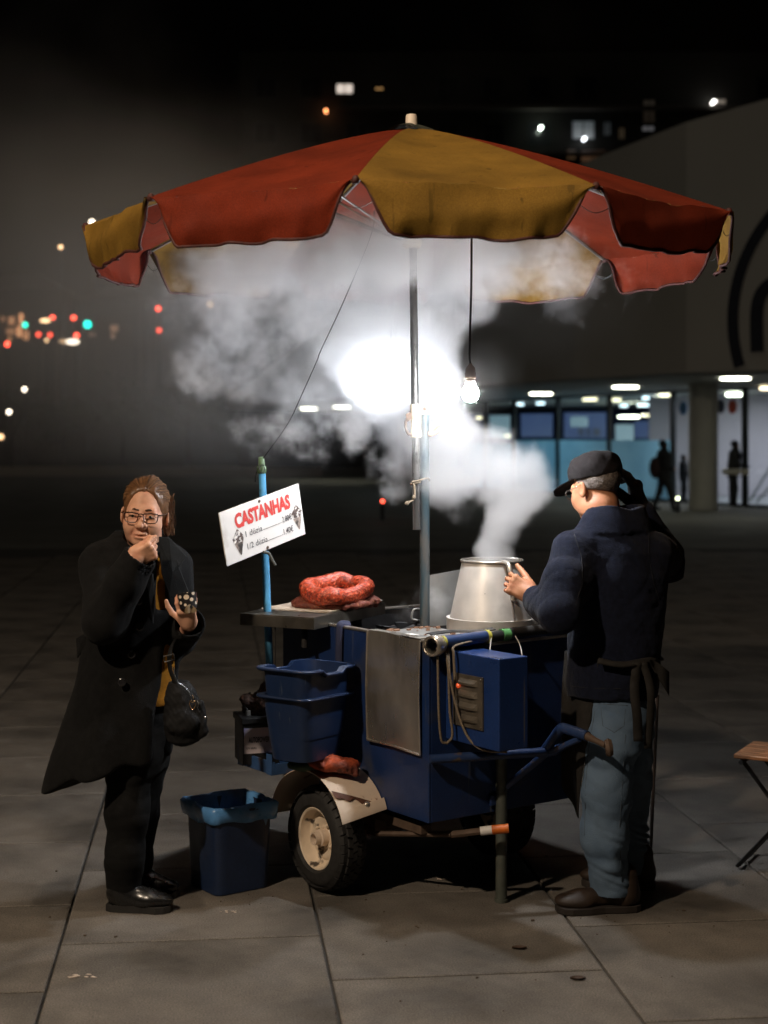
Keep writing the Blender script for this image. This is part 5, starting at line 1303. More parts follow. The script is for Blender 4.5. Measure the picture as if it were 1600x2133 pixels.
def basis(f, up=(0, 0, 1), roll=0.0):
    """columns: right, forward, up of a head; right is the head's image-right when it faces the camera"""
    f = Vector(f).normalized(); up = Vector(up); r = f.cross(up).normalized(); u = r.cross(f).normalized()
    M = Matrix((r, f, u)).transposed()
    if roll: M = M @ Matrix.Rotation(roll, 3, 'Y')
    return M
def local(fn_sdf, o, M, sc=1.0):
    Mi = np.array(M, dtype=np.float32); o_ = v3(o)
    return lambda p: fn_sdf(((p - o_) @ Mi / sc).astype(np.float32)) * sc

def head_sdf(female=True, neck=(0, -0.055, -0.19)):
    s = SDF()
    s.u(ell((0, -0.018, 0.034), (0.073, 0.092, 0.084)))
    s.u(ell((0, 0.030, -0.040), (0.058 if female else 0.060, 0.060, 0.074)), 0.035)
    s.u(ell((0.036, 0.052, -0.038), (0.030, 0.030, 0.034)), 0.03).u(ell((-0.036, 0.052, -0.038), (0.030, 0.030, 0.034)), 0.03)
    s.u(ell((0, 0.062, -0.098), (0.026, 0.024, 0.018)), 0.03)
    jw = 0.038 if female else 0.045
    s.u(ell((jw, 0.005, -0.080), (0.021, 0.04, 0.026)), 0.03).u(ell((-jw, 0.005, -0.080), (0.021, 0.04, 0.026)), 0.03)
    s.u(cap((-0.036, 0.073, 0.014), (0.036, 0.073, 0.014), 0.011), 0.02)
    for x in (-0.031, 0.031):
        s.cut(ell((x, 0.098, -0.004), (0.019, 0.017, 0.012)), 0.014)
        s.u(ell((x, 0.076, -0.005), (0.0145, 0.011, 0.0105)), 0.004)
        s.u(cap((x - 0.014, 0.081, 0.0035), (x + 0.014, 0.081, 0.0035), 0.0042), 0.006)
        s.u(cap((x - 0.013, 0.079, -0.0135), (x + 0.013, 0.079, -0.0135), 0.0038), 0.008)
    s.u(cap((0, 0.084, 0.0), (0, 0.104, -0.036), 0.0075, 0.0125), 0.014)
    for x in (-0.013, 0.013): s.u(ell((x, 0.093, -0.040), (0.0085, 0.011, 0.008)), 0.007)
    for x in (-0.0075, 0.0075): s.cut(ell((x, 0.099, -0.0485), (0.004, 0.006, 0.004)), 0.003)
    s.u(ell((0, 0.086, -0.0665), (0.024, 0.010, 0.006)), 0.008).u(ell((0, 0.085, -0.0795), (0.020, 0.010, 0.0065)), 0.008)
    s.cut(ell((-0.004, 0.098, -0.0735), (0.019, 0.014, 0.0034)), 0.003)
    for sx in (-1, 1):   # nose to mouth folds
        s.cut(cap((sx * 0.021, 0.094, -0.046), (sx * 0.033, 0.079, -0.075), 0.0022), 0.008)
        s.u(ell((sx * 0.079, -0.012, -0.012), (0.0075, 0.017, 0.030), np.array(Matrix.Rotation(sx * -0.35, 3, 'Z'), dtype=np.float32)), 0.008)
        s.cut(ell((sx * 0.086, -0.010, -0.010), (0.005, 0.009, 0.017), np.array(Matrix.Rotation(sx * -0.35, 3, 'Z'), dtype=np.float32)), 0.004)
    s.u(cap((0, -0.030, -0.075), neck, 0.056, 0.064), 0.03)
    return s

def hand_sdf(wrist, d, n, s_, curls, size=1.0, thumb=(0.5, 0.6), thumb_curl=20, spread=5, forearm=None, fr=0.030):
    """wrist point, finger direction d, palm normal n, thumb side s_; curls: bend per finger (index..little) in degrees per joint"""
    d = Vector(d).normalized(); n = Vector(n); n = (n - d * n.dot(d)).normalized(); s_ = Vector(s_); s_ = (s_ - d * s_.dot(d) - n * s_.dot(n)).normalized()
    w = Vector(wrist); z = size
    S = SDF()
    Mx = np.array([tuple(d), tuple(s_), tuple(n)], dtype=np.float32).T
    S.u(rbox(w + d * 0.052 * z, (0.046 * z, 0.039 * z, 0.0155 * z), 0.0145 * z, Mx))
    S.u(cap(w, w + d * 0.03 * z, 0.027 * z, 0.024 * z), 0.02)
    S.u(ell(w + d * 0.035 * z + s_ * 0.024 * z + n * 0.010 * z, (0.028 * z, 0.018 * z, 0.017 * z), Mx), 0.015)
    L = [0.078, 0.086, 0.080, 0.062]; off = [0.029, 0.010, -0.010, -0.029]; R0 = [0.0098, 0.0100, 0.0095, 0.0085]
    for i in range(4):
        ang = R((1.5 - i) * spread)
        dd = (d * math.cos(ang) + s_ * math.sin(ang)).normalized(); nn_ = n
        p = w + d * (0.092 - 0.004 * abs(i - 1)) * z + s_ * off[i] * z
        S.u(ell(p - n * 0.004 * z, (0.0115 * z,) * 3), 0.008)
        c = curls[i] if isinstance(curls[i], (list, tuple)) else (curls[i],) * 3
        for j, fr_ in enumerate((0.45, 0.31, 0.26)):
            a = R(c[j]); dn = dd * math.cos(a) + nn_ * math.sin(a); nn_ = nn_ * math.cos(a) - dd * math.sin(a); dd = dn
            q = p + dd * L[i] * fr_ * z
            S.u(cap(p, q, R0[i] * (1 - 0.10 * j) * z, R0[i] * (1 - 0.10 * (j + 1)) * z), 0.0035)
            p = q
    # thumb leaves the side of the palm near its base
    p = w + d * 0.028 * z + s_ * 0.034 * z + n * 0.006 * z
    dd = (d * thumb[0] + s_ * thumb[1] + n * 0.35).normalized()
    for j, l in enumerate((0.042, 0.034, 0.026)):
        q = p + dd * l * z
        S.u(cap(p, q, (0.0145 - 0.002 * j) * z, (0.0125 - 0.002 * j) * z), 0.008 if j == 0 else 0.003); p = q
        a = R(thumb_curl); t_ = (d * 0.8 - s_ * 0.55 + n * 0.4).normalized(); dd = (dd * math.cos(a) + t_ * math.sin(a)).normalized()
    if forearm is not None: S.u(cap(w + d * 0.005, forearm, 0.026 * z, 0.036 * z), 0.02)
    return S

def join_meshes(name, parts, m, parent=None, origin=None):
    V, Q, k = [], [], 0
    for v, q in parts:
        V.append(v); Q.append(q + k); k += len(v)
    return mesh_object(name, np.concatenate(V), np.concatenate(Q), m, parent, smooth=True, origin=origin)

# ================= the woman on the left
hf = Vector((0.02, -1, -0.03)); HM = basis(hf, roll=R(-4)); HO = P(302, 1069, 5.615)
wparts = []
S = head_sdf(True)
lo, hi = bounds([HO], 0.24)
wparts.append(polygonise(local(S, HO, HM, 1.02), lo, hi, 0.0027))
# hand at the mouth: back of the hand to the camera, fingers pinching at the lips
hw = P(273, 1170, 5.39); hand1 = hand_sdf(hw, (0.80, 0.06, 0.46), (-0.30, 0.92, 0.35), (-0.50, 0.0, 0.85), [(46, 70, 46), (56, 72, 46), (64, 76, 46), (74, 76, 42)], 0.93, thumb=(0.92, -0.10), thumb_curl=8, spread=4, forearm=P(254, 1200, 5.42))
lo, hi = bounds([hw, hw + Vector((0.13, 0.05, 0.11)), P(252, 1192, 5.42)], 0.06); wparts.append(polygonise(hand1, lo, hi, 0.0021))
# hand holding the cup: palm up, fingers round it
hw2 = P(393, 1300, 5.515); hand2 = hand_sdf(hw2, (-0.02, -0.62, 0.62), (0.0, 0.72, 0.68), (-0.95, 0, 0.0), [(34, 42, 30), (40, 46, 30), (40, 46, 30), (30, 34, 26)], 0.84, thumb=(0.45, 0.70), thumb_curl=22, spread=13, forearm=P(386, 1320, 5.60))
lo, hi = bounds([hw2, hw2 + Vector((0, 0.02, 0.13)), P(386, 1320, 5.60)], 0.08); wparts.append(polygonise(hand2, lo, hi, 0.0021))
# trunk and legs below the clothes
S = SDF()
S.chain([P(292, 1150, 5.66), P(285, 1230, 5.68), P(280, 1300, 5.68), P(278, 1480, 5.66)], [0.055, 0.10, 0.11, 0.11], 0.05)
S.chain([P(268, 1520, 5.62), P(262, 1700, 5.60), P(258, 1850, 5.64)], [0.07, 0.05, 0.04], 0.04)
S.chain([P(305, 1520, 5.74), P(290, 1700, 5.76), P(280, 1830, 5.80)], [0.07, 0.05, 0.04], 0.04)
lo, hi = bounds([P(285, 1100, 5.66), P(268, 1870, 5.62), P(305, 1520, 5.76)], 0.2); wparts.append(polygonise(S, lo, hi, 0.012))
woman = join_meshes('person', wparts, m_skin_w, None, origin=(P(270, 1880, 5.66).x, 5.66, 0))
tag(woman, 'person in long black coat and glasses eating with hand at mouth, left of the cart', 'person')
# eyes, brows, lips
for sx in (-1, 1):
    e = HO + HM @ Vector((sx * 0.031 * 1.02, 0.0775 * 1.02, -0.005)); mb = MB()
    mb.lathe([(0.0125 * math.sin(R(a)), 0.0105 * math.cos(R(a))) for a in (0, 15, 24)][::-1] + [], e, axis=tuple(HM @ Vector((0.05, 1, 0))), n=14, m=1)
    mb.lathe([(0.0123 * math.sin(R(a)), 0.0103 * math.cos(R(a))) for a in (24, 40, 60, 85)], e, axis=tuple(HM @ Vector((0.05, 1, 0))), n=14, m=0)
    mb.build('eye', [m_eye, m_iris], woman, smooth=True)
    mb = MB(); mb.tube([HO + HM @ Vector((sx * x, y, z)) for x, y, z in ((0.012, 0.0905, 0.018), (0.028, 0.0885, 0.0215), (0.046, 0.077, 0.016))], [0.003, 0.0034, 0.0016], n=6, flat=0.6); mb.build('eyebrow', m_brow, woman, smooth=True)
mb = MB(); mb.lathe([(0, 0.006), (0.0155, 0.004), (0.018, 0)], HO + HM @ Vector((-0.004, 0.083, -0.0748)), axis=tuple(HM @ Vector((0, 1, 0))), n=14); mb.v = [tuple(Vector(v) + ZZ * (-(v[2] - (HO + HM @ Vector((0, 0, -0.0748))).z) * 0.72)) for v in mb.v]; mb.build('mouth', m_mouth, woman)
# hair: swept back, loose bunch at the neck on the right
S = SDF()
S.u(ell((0, -0.022, 0.040), (0.0805, 0.100, 0.0895)))
S.cut(ell((0.0, 0.105, -0.008), (0.070, 0.090, 0.102)), 0.02).cut(ell((0, 0.04, -0.08), (0.10, 0.075, 0.085)), 0.02)
S.u(ell((-0.072, -0.034, -0.005), (0.022, 0.034, 0.050)), 0.02).u(ell((-0.078, -0.048, -0.048), (0.015, 0.022, 0.036)), 0.02).u(ell((0, -0.11, -0.03), (0.045, 0.03, 0.05)), 0.03)
S.disp(wrinkle(0.0014, 130, 51, stretch=(1.8, 0.22, 0.5))).disp(wrinkle(0.0009, 330, 52, stretch=(1.8, 0.2, 0.4)))
lo, hi = bounds([HO], 0.19)
hair = sdf_mesh('hair', local(S, HO, HM, 1.02), lo, hi, 0.003, m_hair, woman)
mb = MB()
for k in range(340):   # combed back from the hairline over the skull
    a = rng.uniform(-1.25, 1.25); z0 = 0.60 - 0.32 * a * a + rng.uniform(-0.03, 0.22); x0 = 0.86 * math.sin(a)
    p0 = Vector((x0, math.sqrt(max(0.02, 1 - min(0.97, x0 * x0 + z0 * z0))), z0)).normalized(); q0 = Vector((0.2 * math.sin(a), -0.95, -0.25 + rng.uniform(-.1, .1))).normalized()
    fr_ = rng.uniform(1.0, 1.030) + (rng.uniform(0.02, 0.05) if rng.random() < 0.10 else 0); om = math.acos(max(-1, min(1, p0.dot(q0)))); pts = []
    for j in range(8):
        t = j / 7 * 0.92; d_ = (p0 * math.sin((1 - t) * om) + q0 * math.sin(t * om)) / math.sin(om); w_ = 0.010 * math.sin(5 * t + k)
        pts.append(HO + HM @ (Vector((0.0805 * (d_.x + w_), 0.100 * d_.y - 0.022, 0.0895 * d_.z + 0.040)) * fr_ * 1.02))
    mb.tube(pts, [0.0004] + [0.0017] * 6 + [0.0005], n=4, cap=False, m=rng.choice((0, 1, 1, 2)))
for k in range(110):   # frizzy loose strands beside the cheek
    b0 = Vector((-0.078 - rng.uniform(-0.012, 0.016), -0.03 + rng.uniform(-0.03, 0.03), 0.05 + rng.uniform(-0.03, 0.03))); pts = []
    for j in range(6):
        pts.append(HO + HM @ (b0 + Vector((-0.008 * math.sin(0.9 * j + k) - 0.003 * j * rng.uniform(0, 1), rng.uniform(-.006, .006), -0.021 * j)) * 1.0))
    mb.tube(pts, [0.001] * 5 + [0.0004], n=4, cap=False)
for k in range(16):
    b0 = Vector((0.072 + rng.uniform(-0.006, 0.006), -0.012 + rng.uniform(-0.02, 0.02), 0.045 + rng.uniform(-0.03, 0.03))); pts = [HO + HM @ (b0 + Vector((0.004 * math.sin(1.1 * j + k), rng.uniform(-.003, .003), -0.011 * j))) for j in range(5)]
    mb.tube(pts, [0.001] * 4 + [0.0004], n=4, cap=False)
o = mb.build('hair_strands', [m_hair, mat('light_hair', (0.30, 0.155, 0.07), 0.4, var=0.3), mat('dark_hair', (0.075, 0.034, 0.015), 0.45, var=0.3)], woman); o['kind'] = 'stuff'
# glasses
mb = MB()
def gl_pt(x, z): return HO + HM @ Vector((x, 0.108 - 0.010 * abs(x / 0.06) ** 2, z))
for sx in (-1, 1):
    L_ = [(0.008, 0.004), (0.012, 0.0095), (0.035, 0.0115), (0.058, 0.0095), (0.060, -0.002), (0.056, -0.018), (0.045, -0.0235), (0.020, -0.0225), (0.012, -0.014), (0.008, 0.004)]
    mb.tube(spline([gl_pt(sx * x, z - 0.003) for x, z in L_], 4), 0.0019, n=6, cap=False)
    mb.tube([gl_pt(sx * x, z - 0.003) for x, z in ((0.010, 0.009), (0.035, 0.0118), (0.059, 0.0095))], 0.0028, n=6)
    mb.tube([gl_pt(sx * 0.060, 0.004), HO + HM @ Vector((sx * 0.073, 0.085, 0.004)), HO + HM @ Vector((sx * 0.082, 0.0, 0.004))], 0.0022, n=6)
mb.tube([gl_pt(-0.010, 0.004), gl_pt(0, 0.0055), gl_pt(0.010, 0.004)], 0.0024, n=6)
mb.build('glasses', m_frame, woman, smooth=True)
# coat
def lrow(py, l, r, Y, hd, yo=0.0):
    a, b_ = P(l, py, Y), P(r, py, Y); return (a.z, (a.x + b_.x) / 2, Y + yo, (b_.x - a.x) / 2, hd)
Yw = 5.68
S = SDF()
S.u(loft([lrow(1118, 240, 335, Yw, 0.07), lrow(1135, 205, 362, Yw, 0.11), lrow(1160, 182, 382, Yw, 0.135), lrow(1200, 180, 384, Yw, 0.15), lrow(1260, 182, 380, Yw, 0.155), lrow(1330, 176, 376, Yw, 0.155), lrow(1400, 164, 372, Yw, 0.17), lrow(1480, 142, 366, Yw, 0.19), lrow(1560, 114, 356, Yw, 0.215), lrow(1640, 92, 346, Yw, 0.235)], Yw), 0.0)
S.cut(plane(P(225, 1604, Yw), (-0.30, 0.10, 1)), 0.008)
# opening down the front
oa, ob = P(322, 1120, 5.50), P(338, 1300, 5.49)
S.cut(rbox((P(328, 1200, 5.5) + Vector((0, 0, 0))), (0.016, 0.12, 0.13), 0.01), 0.02)
S.cut(rbox(P(345, 1440, 5.5), (0.030, 0.14, 0.22), 0.015, np.array(Matrix.Rotation(R(4), 3, 'Y'), dtype=np.float32)), 0.02)
S.cut(rbox(P(334, 1560, 5.52), (0.030, 0.12, 0.20), 0.015, np.array(Matrix.Rotation(R(8), 3, 'Y'), dtype=np.float32)), 0.02)
# sleeves
sh1, el1, cf1 = P(210, 1172, 5.62), P(216, 1296, 5.46), P(293, 1160, 5.41)
S.chain([sh1, el1], [0.078, 0.070], 0.05)
S.chain([el1, el1.lerp(cf1, 0.6), cf1], [0.070, 0.062, 0.060], 0.04)
cd = (cf1 - el1).normalized()
S.cut(cap(cf1 - cd * 0.02, cf1 + cd * 0.2, 0.047, 0.05), 0.004).cut(lambda p, c=v3(cf1 + cd * 0.005), d_=v3(cd): np.where(np.linalg.norm(p - c, axis=1) < 0.075, -((p - c) @ d_), 1.0), 0.003)
sh2, el2, cf2 = P(362, 1180, 5.76), P(372, 1322, 5.72), P(394, 1300, 5.53)
S.chain([sh2, el2], [0.072, 0.068], 0.05); S.chain([el2, cf2], [0.068, 0.056], 0.04)
cd2 = (cf2 - el2).normalized()
S.cut(cap(cf2, cf2 + cd2 * 0.2, 0.046, 0.05), 0.004).cut(lambda p, c=v3(cf2 + cd2 * 0.03), d_=v3(cd2): np.where(np.linalg.norm(p - c, axis=1) < 0.08, -((p - c) @ d_), 1.0), 0.003)
# stand-up collar
S.u(loft([lrow(1108, 236, 340, 5.69, 0.080, 0.02), lrow(1122, 226, 354, 5.68, 0.100), lrow(1145, 214, 362, 5.67, 0.115)], 5.67), 0.02)
S.cut(loft([lrow(1080, 248, 338, 5.66, 0.085, -0.025), lrow(1128, 262, 330, 5.66, 0.075, -0.03), lrow(1150, 296, 326, 5.6, 0.05, -0.04)], 5.66), 0.006)
S.disp(wrinkle(0.005, 24, 61, stretch=(1, 1, 0.45))).disp(wrinkle(0.004, 17, 62, n=4, stretch=(1, 1, 0.7), crease=True)).disp(lambda p: 0.011 * np.clip((1.02 - p[:, 2]) / 0.5, 0, 1) * np.sin(8 * np.arctan2(p[:, 1] - 5.70, p[:, 0] + 0.95) + 2 * p[:, 2]))
lo, hi = bounds([P(85, 1640, Yw), P(425, 1085, Yw)], 0.0); lo[1], hi[1] = 5.24, 5.98; lo[2] = 0.42
sdf_mesh('coat', S, lo, hi, 0.0075, m_coat, woman)
# lapels, buttons, back tab
def flap(name, pts, Y, m, th=0.012):
    mb = MB(); q = [P(x, y, Y_) for x, y, Y_ in pts]; n = len(q); c = sum(q, Vector()) / n
    V = q + [p + Vector((0.002, th, 0)) for p in q] + [c - Vector((0, 0.010, 0))]
    Fc = [(i, (i + 1) % n, 2 * n) for i in range(n)] + [tuple(range(2 * n - 1, n - 1, -1))] + [(i, i + n, (i + 1) % n + n, (i + 1) % n) for i in range(n)]
    mb.add(V, Fc); return mb.build(name, m, woman, bevel=0.003)
flap('lapel', [(330, 1118, 5.545), (352, 1120, 5.56), (388, 1160, 5.60), (372, 1182, 5.545), (392, 1232, 5.545), (378, 1262, 5.52), (352, 1240, 5.505), (336, 1195, 5.515)], 5.5, m_lapel)
flap('lapel', [(300, 1190, 5.50), (318, 1196, 5.505), (322, 1250, 5.505), (318, 1300, 5.50), (296, 1262, 5.50)], 5.5, m_lapel)
for px, py, Y in ((289, 1252, 5.498), (291, 1306, 5.50), (274, 1363, 5.503), (254, 1421, 5.49)):
    mb = MB(); mb.lathe([(0.0145, 0), (0.0150, 0.004), (0.011, 0.006), (0.009, 0.004), (0, 0.004)], P(px, py, Y), axis=(0.1, -1, 0.1), n=14); mb.build('coat_button', m_btn, woman, autosmooth=40)
flap('coat_tab', [(158, 1330, 5.66), (178, 1320, 5.60), (180, 1345, 5.60), (160, 1372, 5.66)], 5.6, m_coat)
# mustard sweater, trousers, shoes
S = SDF(); S.u(loft([lrow(1140, 270, 340, 5.66, 0.09), lrow(1180, 250, 362, 5.68, 0.125), lrow(1300, 230, 366, 5.68, 0.135), lrow(1450, 225, 368, 5.68, 0.140), lrow(1462, 226, 366, 5.68, 0.136)], 5.68), 0.0)
S.disp(wrinkle(0.005, 40, 71, stretch=(1, 1, 1.4)))
lo, hi = bounds([P(220, 1480, 5.68), P(370, 1130, 5.68)], 0.03); lo[1], hi[1] = 5.5, 5.85
sdf_mesh('sweater', S, lo, hi, 0.007, m_must, woman)
S = SDF()
S.u(loft([lrow(1450, 240, 356, 5.69, 0.12), lrow(1560, 225, 352, 5.69, 0.135), lrow(1600, 226, 345, 5.69, 0.13)], 5.69), 0.0)
S.chain([P(270, 1570, 5.63), P(266, 1690, 5.605), P(260, 1780, 5.62), P(259, 1850, 5.64)], [0.088, 0.070, 0.064, 0.062], 0.05)
S.chain([P(308, 1570, 5.74), P(292, 1690, 5.76), P(284, 1780, 5.79), P(282, 1826, 5.82)], [0.082, 0.066, 0.058, 0.056], 0.03)
S.u(cap(P(292, 1790, 5.72), P(297, 1789, 5.74), 0.010), 0.01)
S.disp(wrinkle(0.004, 36, 72, stretch=(0.7, 0.7, 1.2))).disp(wrinkle(0.004, 24, 73, n=4, stretch=(0.7, 0.7, 1.3), crease=True))
lo, hi = bounds([P(225, 1870, 5.6), P(355, 1450, 5.7)], 0.03); lo[1], hi[1] = 5.46, 5.92; lo[2] = 0.04
sdf_mesh('trousers', S, lo, hi, 0.0075, m_trous, woman)
def shoe(name, heel, toe, m, ms, parent, h=0.105, w=0.043, rugged=False):
    heel, toe = Vector(heel), Vector(toe); d = (toe - heel); L = d.length; d.normalize(); s_ = Vector((-d.y, d.x, 0))
    M = np.array([tuple(d), tuple(s_), (0, 0, 1)], dtype=np.float32).T
    z0 = 0.022
    S = SDF()
    S.u(ell(heel + d * 0.045 + ZZ * (z0 + 0.035), (0.046, w * 0.86, 0.050), M)).u(ell(heel + d * (L - 0.075) + ZZ * (z0 + 0.018), (0.078, w * 1.02, 0.031), M), 0.05)
    S.u(cap(heel + d * 0.06 + ZZ * (z0 + 0.045), heel + d * (L - 0.10) + ZZ * (z0 + 0.024), 0.040, 0.030), 0.04)
    S.u(cap(heel + d * 0.050 + ZZ * 0.06, heel + d * 0.048 + ZZ * h, 0.041, 0.042), 0.03)
    S.cut(plane(heel + ZZ * z0, (0, 0, 1)), 0.0)
    S.disp(wrinkle(0.0018, 70, 81))
    lo, hi = bounds([heel, toe, heel + ZZ * h], 0.07); lo[2] = 0.01
    so_ = sdf_mesh(name, S, lo, hi, 0.0042, m, parent)
    mb = MB(); out = []
    prof = [(0.0, 0.55), (0.02, 0.80), (0.06, 0.92), (0.10, 0.90), (0.14, 0.86), (0.19, 1.05), (L - 0.05, 1.10), (L - 0.02, 0.85), (L, 0.35)]
    side = [(x, w * k) for x, k in prof] + [(x, -w * k) for x, k in prof[::-1]]
    lo_ = [heel + d * (x - 0.003) + s_ * (y * 1.02) for x, y in side]
    mb.add([p for p in lo_] + [p + ZZ * (z0 + 0.003) for p in lo_], [tuple(range(len(side) - 1, -1, -1)), tuple(range(len(side), 2 * len(side)))] + [(i, (i + 1) % len(side), (i + 1) % len(side) + len(side), i + len(side)) for i in range(len(side))])
    mb.build('sole', ms, so_, bevel=0.003)
    return so_
hb, tb_ = G(232, 1884), G(357, 1886); hb.y = 5.635; tb_.y = 5.605; hb.x = P(226, 1890, 5.635).x; tb_.x = P(359, 1890, 5.605).x
shoe('shoe', hb, tb_, m_shoe, m_sole, woman)
hb, tb_ = Vector((P(262, 1860, 5.83).x, 5.83, 0)), Vector((P(372, 1860, 5.78).x, 5.78, 0))
shoe('shoe', hb, tb_, m_shoe, m_sole, woman)

# the dotted cup she holds, and her handbag
cup = empty('paper_cup', P(391, 1262, 5.46), label='small black cup with cream polka dots and brown paper held by the woman', cat='cup')
m_cup = mat('black_card', (0.012, 0.011, 0.012), 0.35); m_dot = mat('cream_dot', (0.72, 0.60, 0.46), 0.5, var=0.05); m_kraft = mat('kraft_paper', (0.33, 0.24, 0.14), 0.8, var=0.2, vscale=40)
cb, ct = P(393, 1268, 5.452), P(389, 1236, 5.462)
ax = (ct - cb).normalized(); hgt = (ct - cb).length
def cupr(h): return 0.030 + 0.0055 * h / hgt
mb = MB(); mb.lathe([(0, 0), (cupr(0), 0.0), (cupr(hgt), hgt), (cupr(hgt) - 0.002, hgt), (cupr(0) - 0.002, 0.003), (0, 0.003)], cb, axis=tuple(ax), n=28); mb.build('cup_wall', m_cup, cup, autosmooth=40)
xx = ax.orthogonal().normalized(); yy = ax.cross(xx)
def onc(th, h, l=0.0006):
    dirv = xx * math.cos(th) + yy * math.sin(th); return cb + ax * h + dirv * (cupr(h) + l)
th0 = max(range(360), key=lambda a: (xx * math.cos(R(a)) + yy * math.sin(R(a))).dot(Vector((0, -1, 0))))
sgn = 1 if (xx * math.cos(R(th0 + 20)) + yy * math.sin(R(th0 + 20))).x > (xx * math.cos(R(th0))).x + (yy * math.sin(R(th0))).x else -1
for dth, h, r in ((3, 0.70, 0.0088), (-38, 0.78, 0.006), (-42, 0.40, 0.006), (34, 0.52, 0.0065), (48, 0.90, 0.006), (12, 1.0, 0.003), (-10, 0.22, 0.005), (70, 0.3, 0.006), (-75, 0.6, 0.007)):
    a0 = R(th0 + sgn * dth); mb = MB(); V = [onc(a0, h * hgt)] + [onc(a0 + r * math.cos(t) / cupr(0), max(0.001, min(hgt - .001, h * hgt + r * math.sin(t)))) for t in [k * math.pi / 7 for k in range(14)]]
    mb.add(V, [(0, k + 1, (k + 1) % 14 + 1) for k in range(14)]); mb.build('dot', m_dot, cup)
mb = MB()
mb.sheet(lambda u, v: cb + ax * (-0.018 + 0.030 * v * (1 - 0.8 * abs(2 * u - 1) ** 2)) + (xx * math.cos(R(th0 + sgn * (-22 + 80 * u))) + yy * math.sin(R(th0 + sgn * (-22 + 80 * u)))) * (0.0345 + 0.004 * math.sin(7 * u) - 0.010 * (1 - v)), 10, 5, (0, 0.0006, 0)); mb.build('paper_flap', m_kraft, cup, smooth=False)

bag = empty('handbag', P(383, 1548, 5.50), label='black handbag with silver buckle and gold heart charm hanging from the woman\'s arm', cat='handbag')
m_bag = mat('black_nylon', (0.0045, 0.0045, 0.005), 0.8, var=0.4, vscale=20, bump=0.25, bscale=60, spec=0.25)
S = SDF()
S.u(loft([lrow(1420, 352, 392, 5.50, 0.035), lrow(1440, 346, 408, 5.50, 0.06), lrow(1480, 341, 424, 5.50, 0.075), lrow(1515, 340, 427, 5.50, 0.078), lrow(1540, 348, 418, 5.50, 0.070), lrow(1549, 362, 404, 5.50, 0.05)], 5.5), 0.0)
S.u(cap(P(415, 1470, 5.47), P(420, 1520, 5.46), 0.022, 0.026), 0.02).u(ell(P(380, 1506, 5.43), (0.055, 0.02, 0.045)), 0.012)
S.disp(wrinkle(0.004, 60, 91)).disp(wrinkle(0.002, 140, 92))
lo, hi = bounds([P(338, 1555, 5.5), P(430, 1415, 5.5)], 0.02); lo[1], hi[1] = 5.38, 5.61
sdf_mesh('bag_body', S, lo, hi, 0.005, m_bag, bag)
m_silver = mat('silver', (0.6, 0.6, 0.58), 0.2, metal=1.0, var=0.05); m_gold = mat('pale_gold', (0.75, 0.52, 0.30), 0.25, metal=1.0, var=0.05)
mb = MB(); mb.tube(spline([P(372, 1322, 5.62), P(356, 1350, 5.50), P(353, 1385, 5.485), P(362, 1415, 5.475), P(368, 1432, 5.47)], 6), 0.014, n=6, flat=0.3); mb.build('strap', m_bag, bag, smooth=True)
mb = MB(); mb.tube([P(x, y, 5.468) for x, y in ((341, 1367, ), (362, 1362), (364, 1373), (343, 1379), (341, 1367))], 0.0018, n=6); mb.build('buckle', m_silver, bag)
mb = MB(); mb.tube(spline([P(361, 1390, 5.465), P(366, 1412, 5.455), P(374, 1424, 5.45), P(390, 1436, 5.445), P(398, 1450, 5.43)], 5), 0.0018, n=5); mb.build('zip_edge', m_silver, bag)
hp = [(401, 1464), (396, 1460), (395, 1468), (401, 1478), (407, 1468), (406, 1460), (401, 1464)]
mb = MB(); mb.tube(spline([P(x, y, 5.418) for x, y in hp], 4), 0.0016, n=6); mb.tube(spline([P(400, 1448, 5.42), P(403, 1454, 5.418), P(399, 1458, 5.418), P(401, 1464, 5.418)], 3), 0.0014, n=5); mb.build('heart_charm', m_gold, bag)
mb = MB(); mb.tube(spline([P(410, 1458, 5.42), P(414, 1468, 5.418), P(411, 1474, 5.418), P(416, 1484, 5.418)], 3), 0.0012, n=5); mb.build('chain_charm', m_silver, bag)
mb = MB(); mb.lathe([(0.004, 0), (0.005, 0.004), (0, 0.006)], P(427, 1495, 5.44), axis=(0.6, -0.8, 0), n=10); mb.build('stud', m_silver, bag, smooth=True)

# ================= the chestnut seller on the right
mf = Vector((-0.56, 0.80, -0.24)); MM = basis(mf, roll=R(0)); MO = P(1240, 1014, 5.76)
mparts = []
lo, hi = bounds([MO], 0.24); mparts.append(polygonise(local(head_sdf(False, (0, -0.018, -0.18)), MO, MM, 1.02), lo, hi, 0.0027))
mw = P(1110, 1240, 5.69); handm = hand_sdf(mw, (-0.80, 0.28, 0.42), (0.12, 0.93, -0.20), (0.38, 0.0, 0.90), [(40, 62, 45), (46, 64, 45), (48, 66, 45), (52, 66, 45)], 1.0, thumb=(0.80, 0.42), thumb_curl=3, spread=3, forearm=P(1150, 1262, 5.62))
lo, hi = bounds([mw, mw + Vector((-0.13, 0.1, 0.10)), P(1150, 1258, 5.62)], 0.07); mparts.append(polygonise(handm, lo, hi, 0.0022))
S = SDF()
S.chain([P(1270, 1100, 5.71), P(1285, 1190, 5.71), P(1285, 1420, 5.70)], [0.055, 0.11, 0.12], 0.05)
S.chain([P(1275, 1450, 5.66), P(1264, 1640, 5.62), P(1270, 1840, 5.63)], [0.08, 0.06, 0.045], 0.04)
S.chain([P(1318, 1450, 5.78), P(1315, 1640, 5.85), P(1308, 1790, 5.90)], [0.08, 0.06, 0.045], 0.04)
lo, hi = bounds([P(1285, 1080, 5.7), P(1270, 1870, 5.63), P(1318, 1450, 5.85)], 0.2); mparts.append(polygonise(S, lo, hi, 0.012))
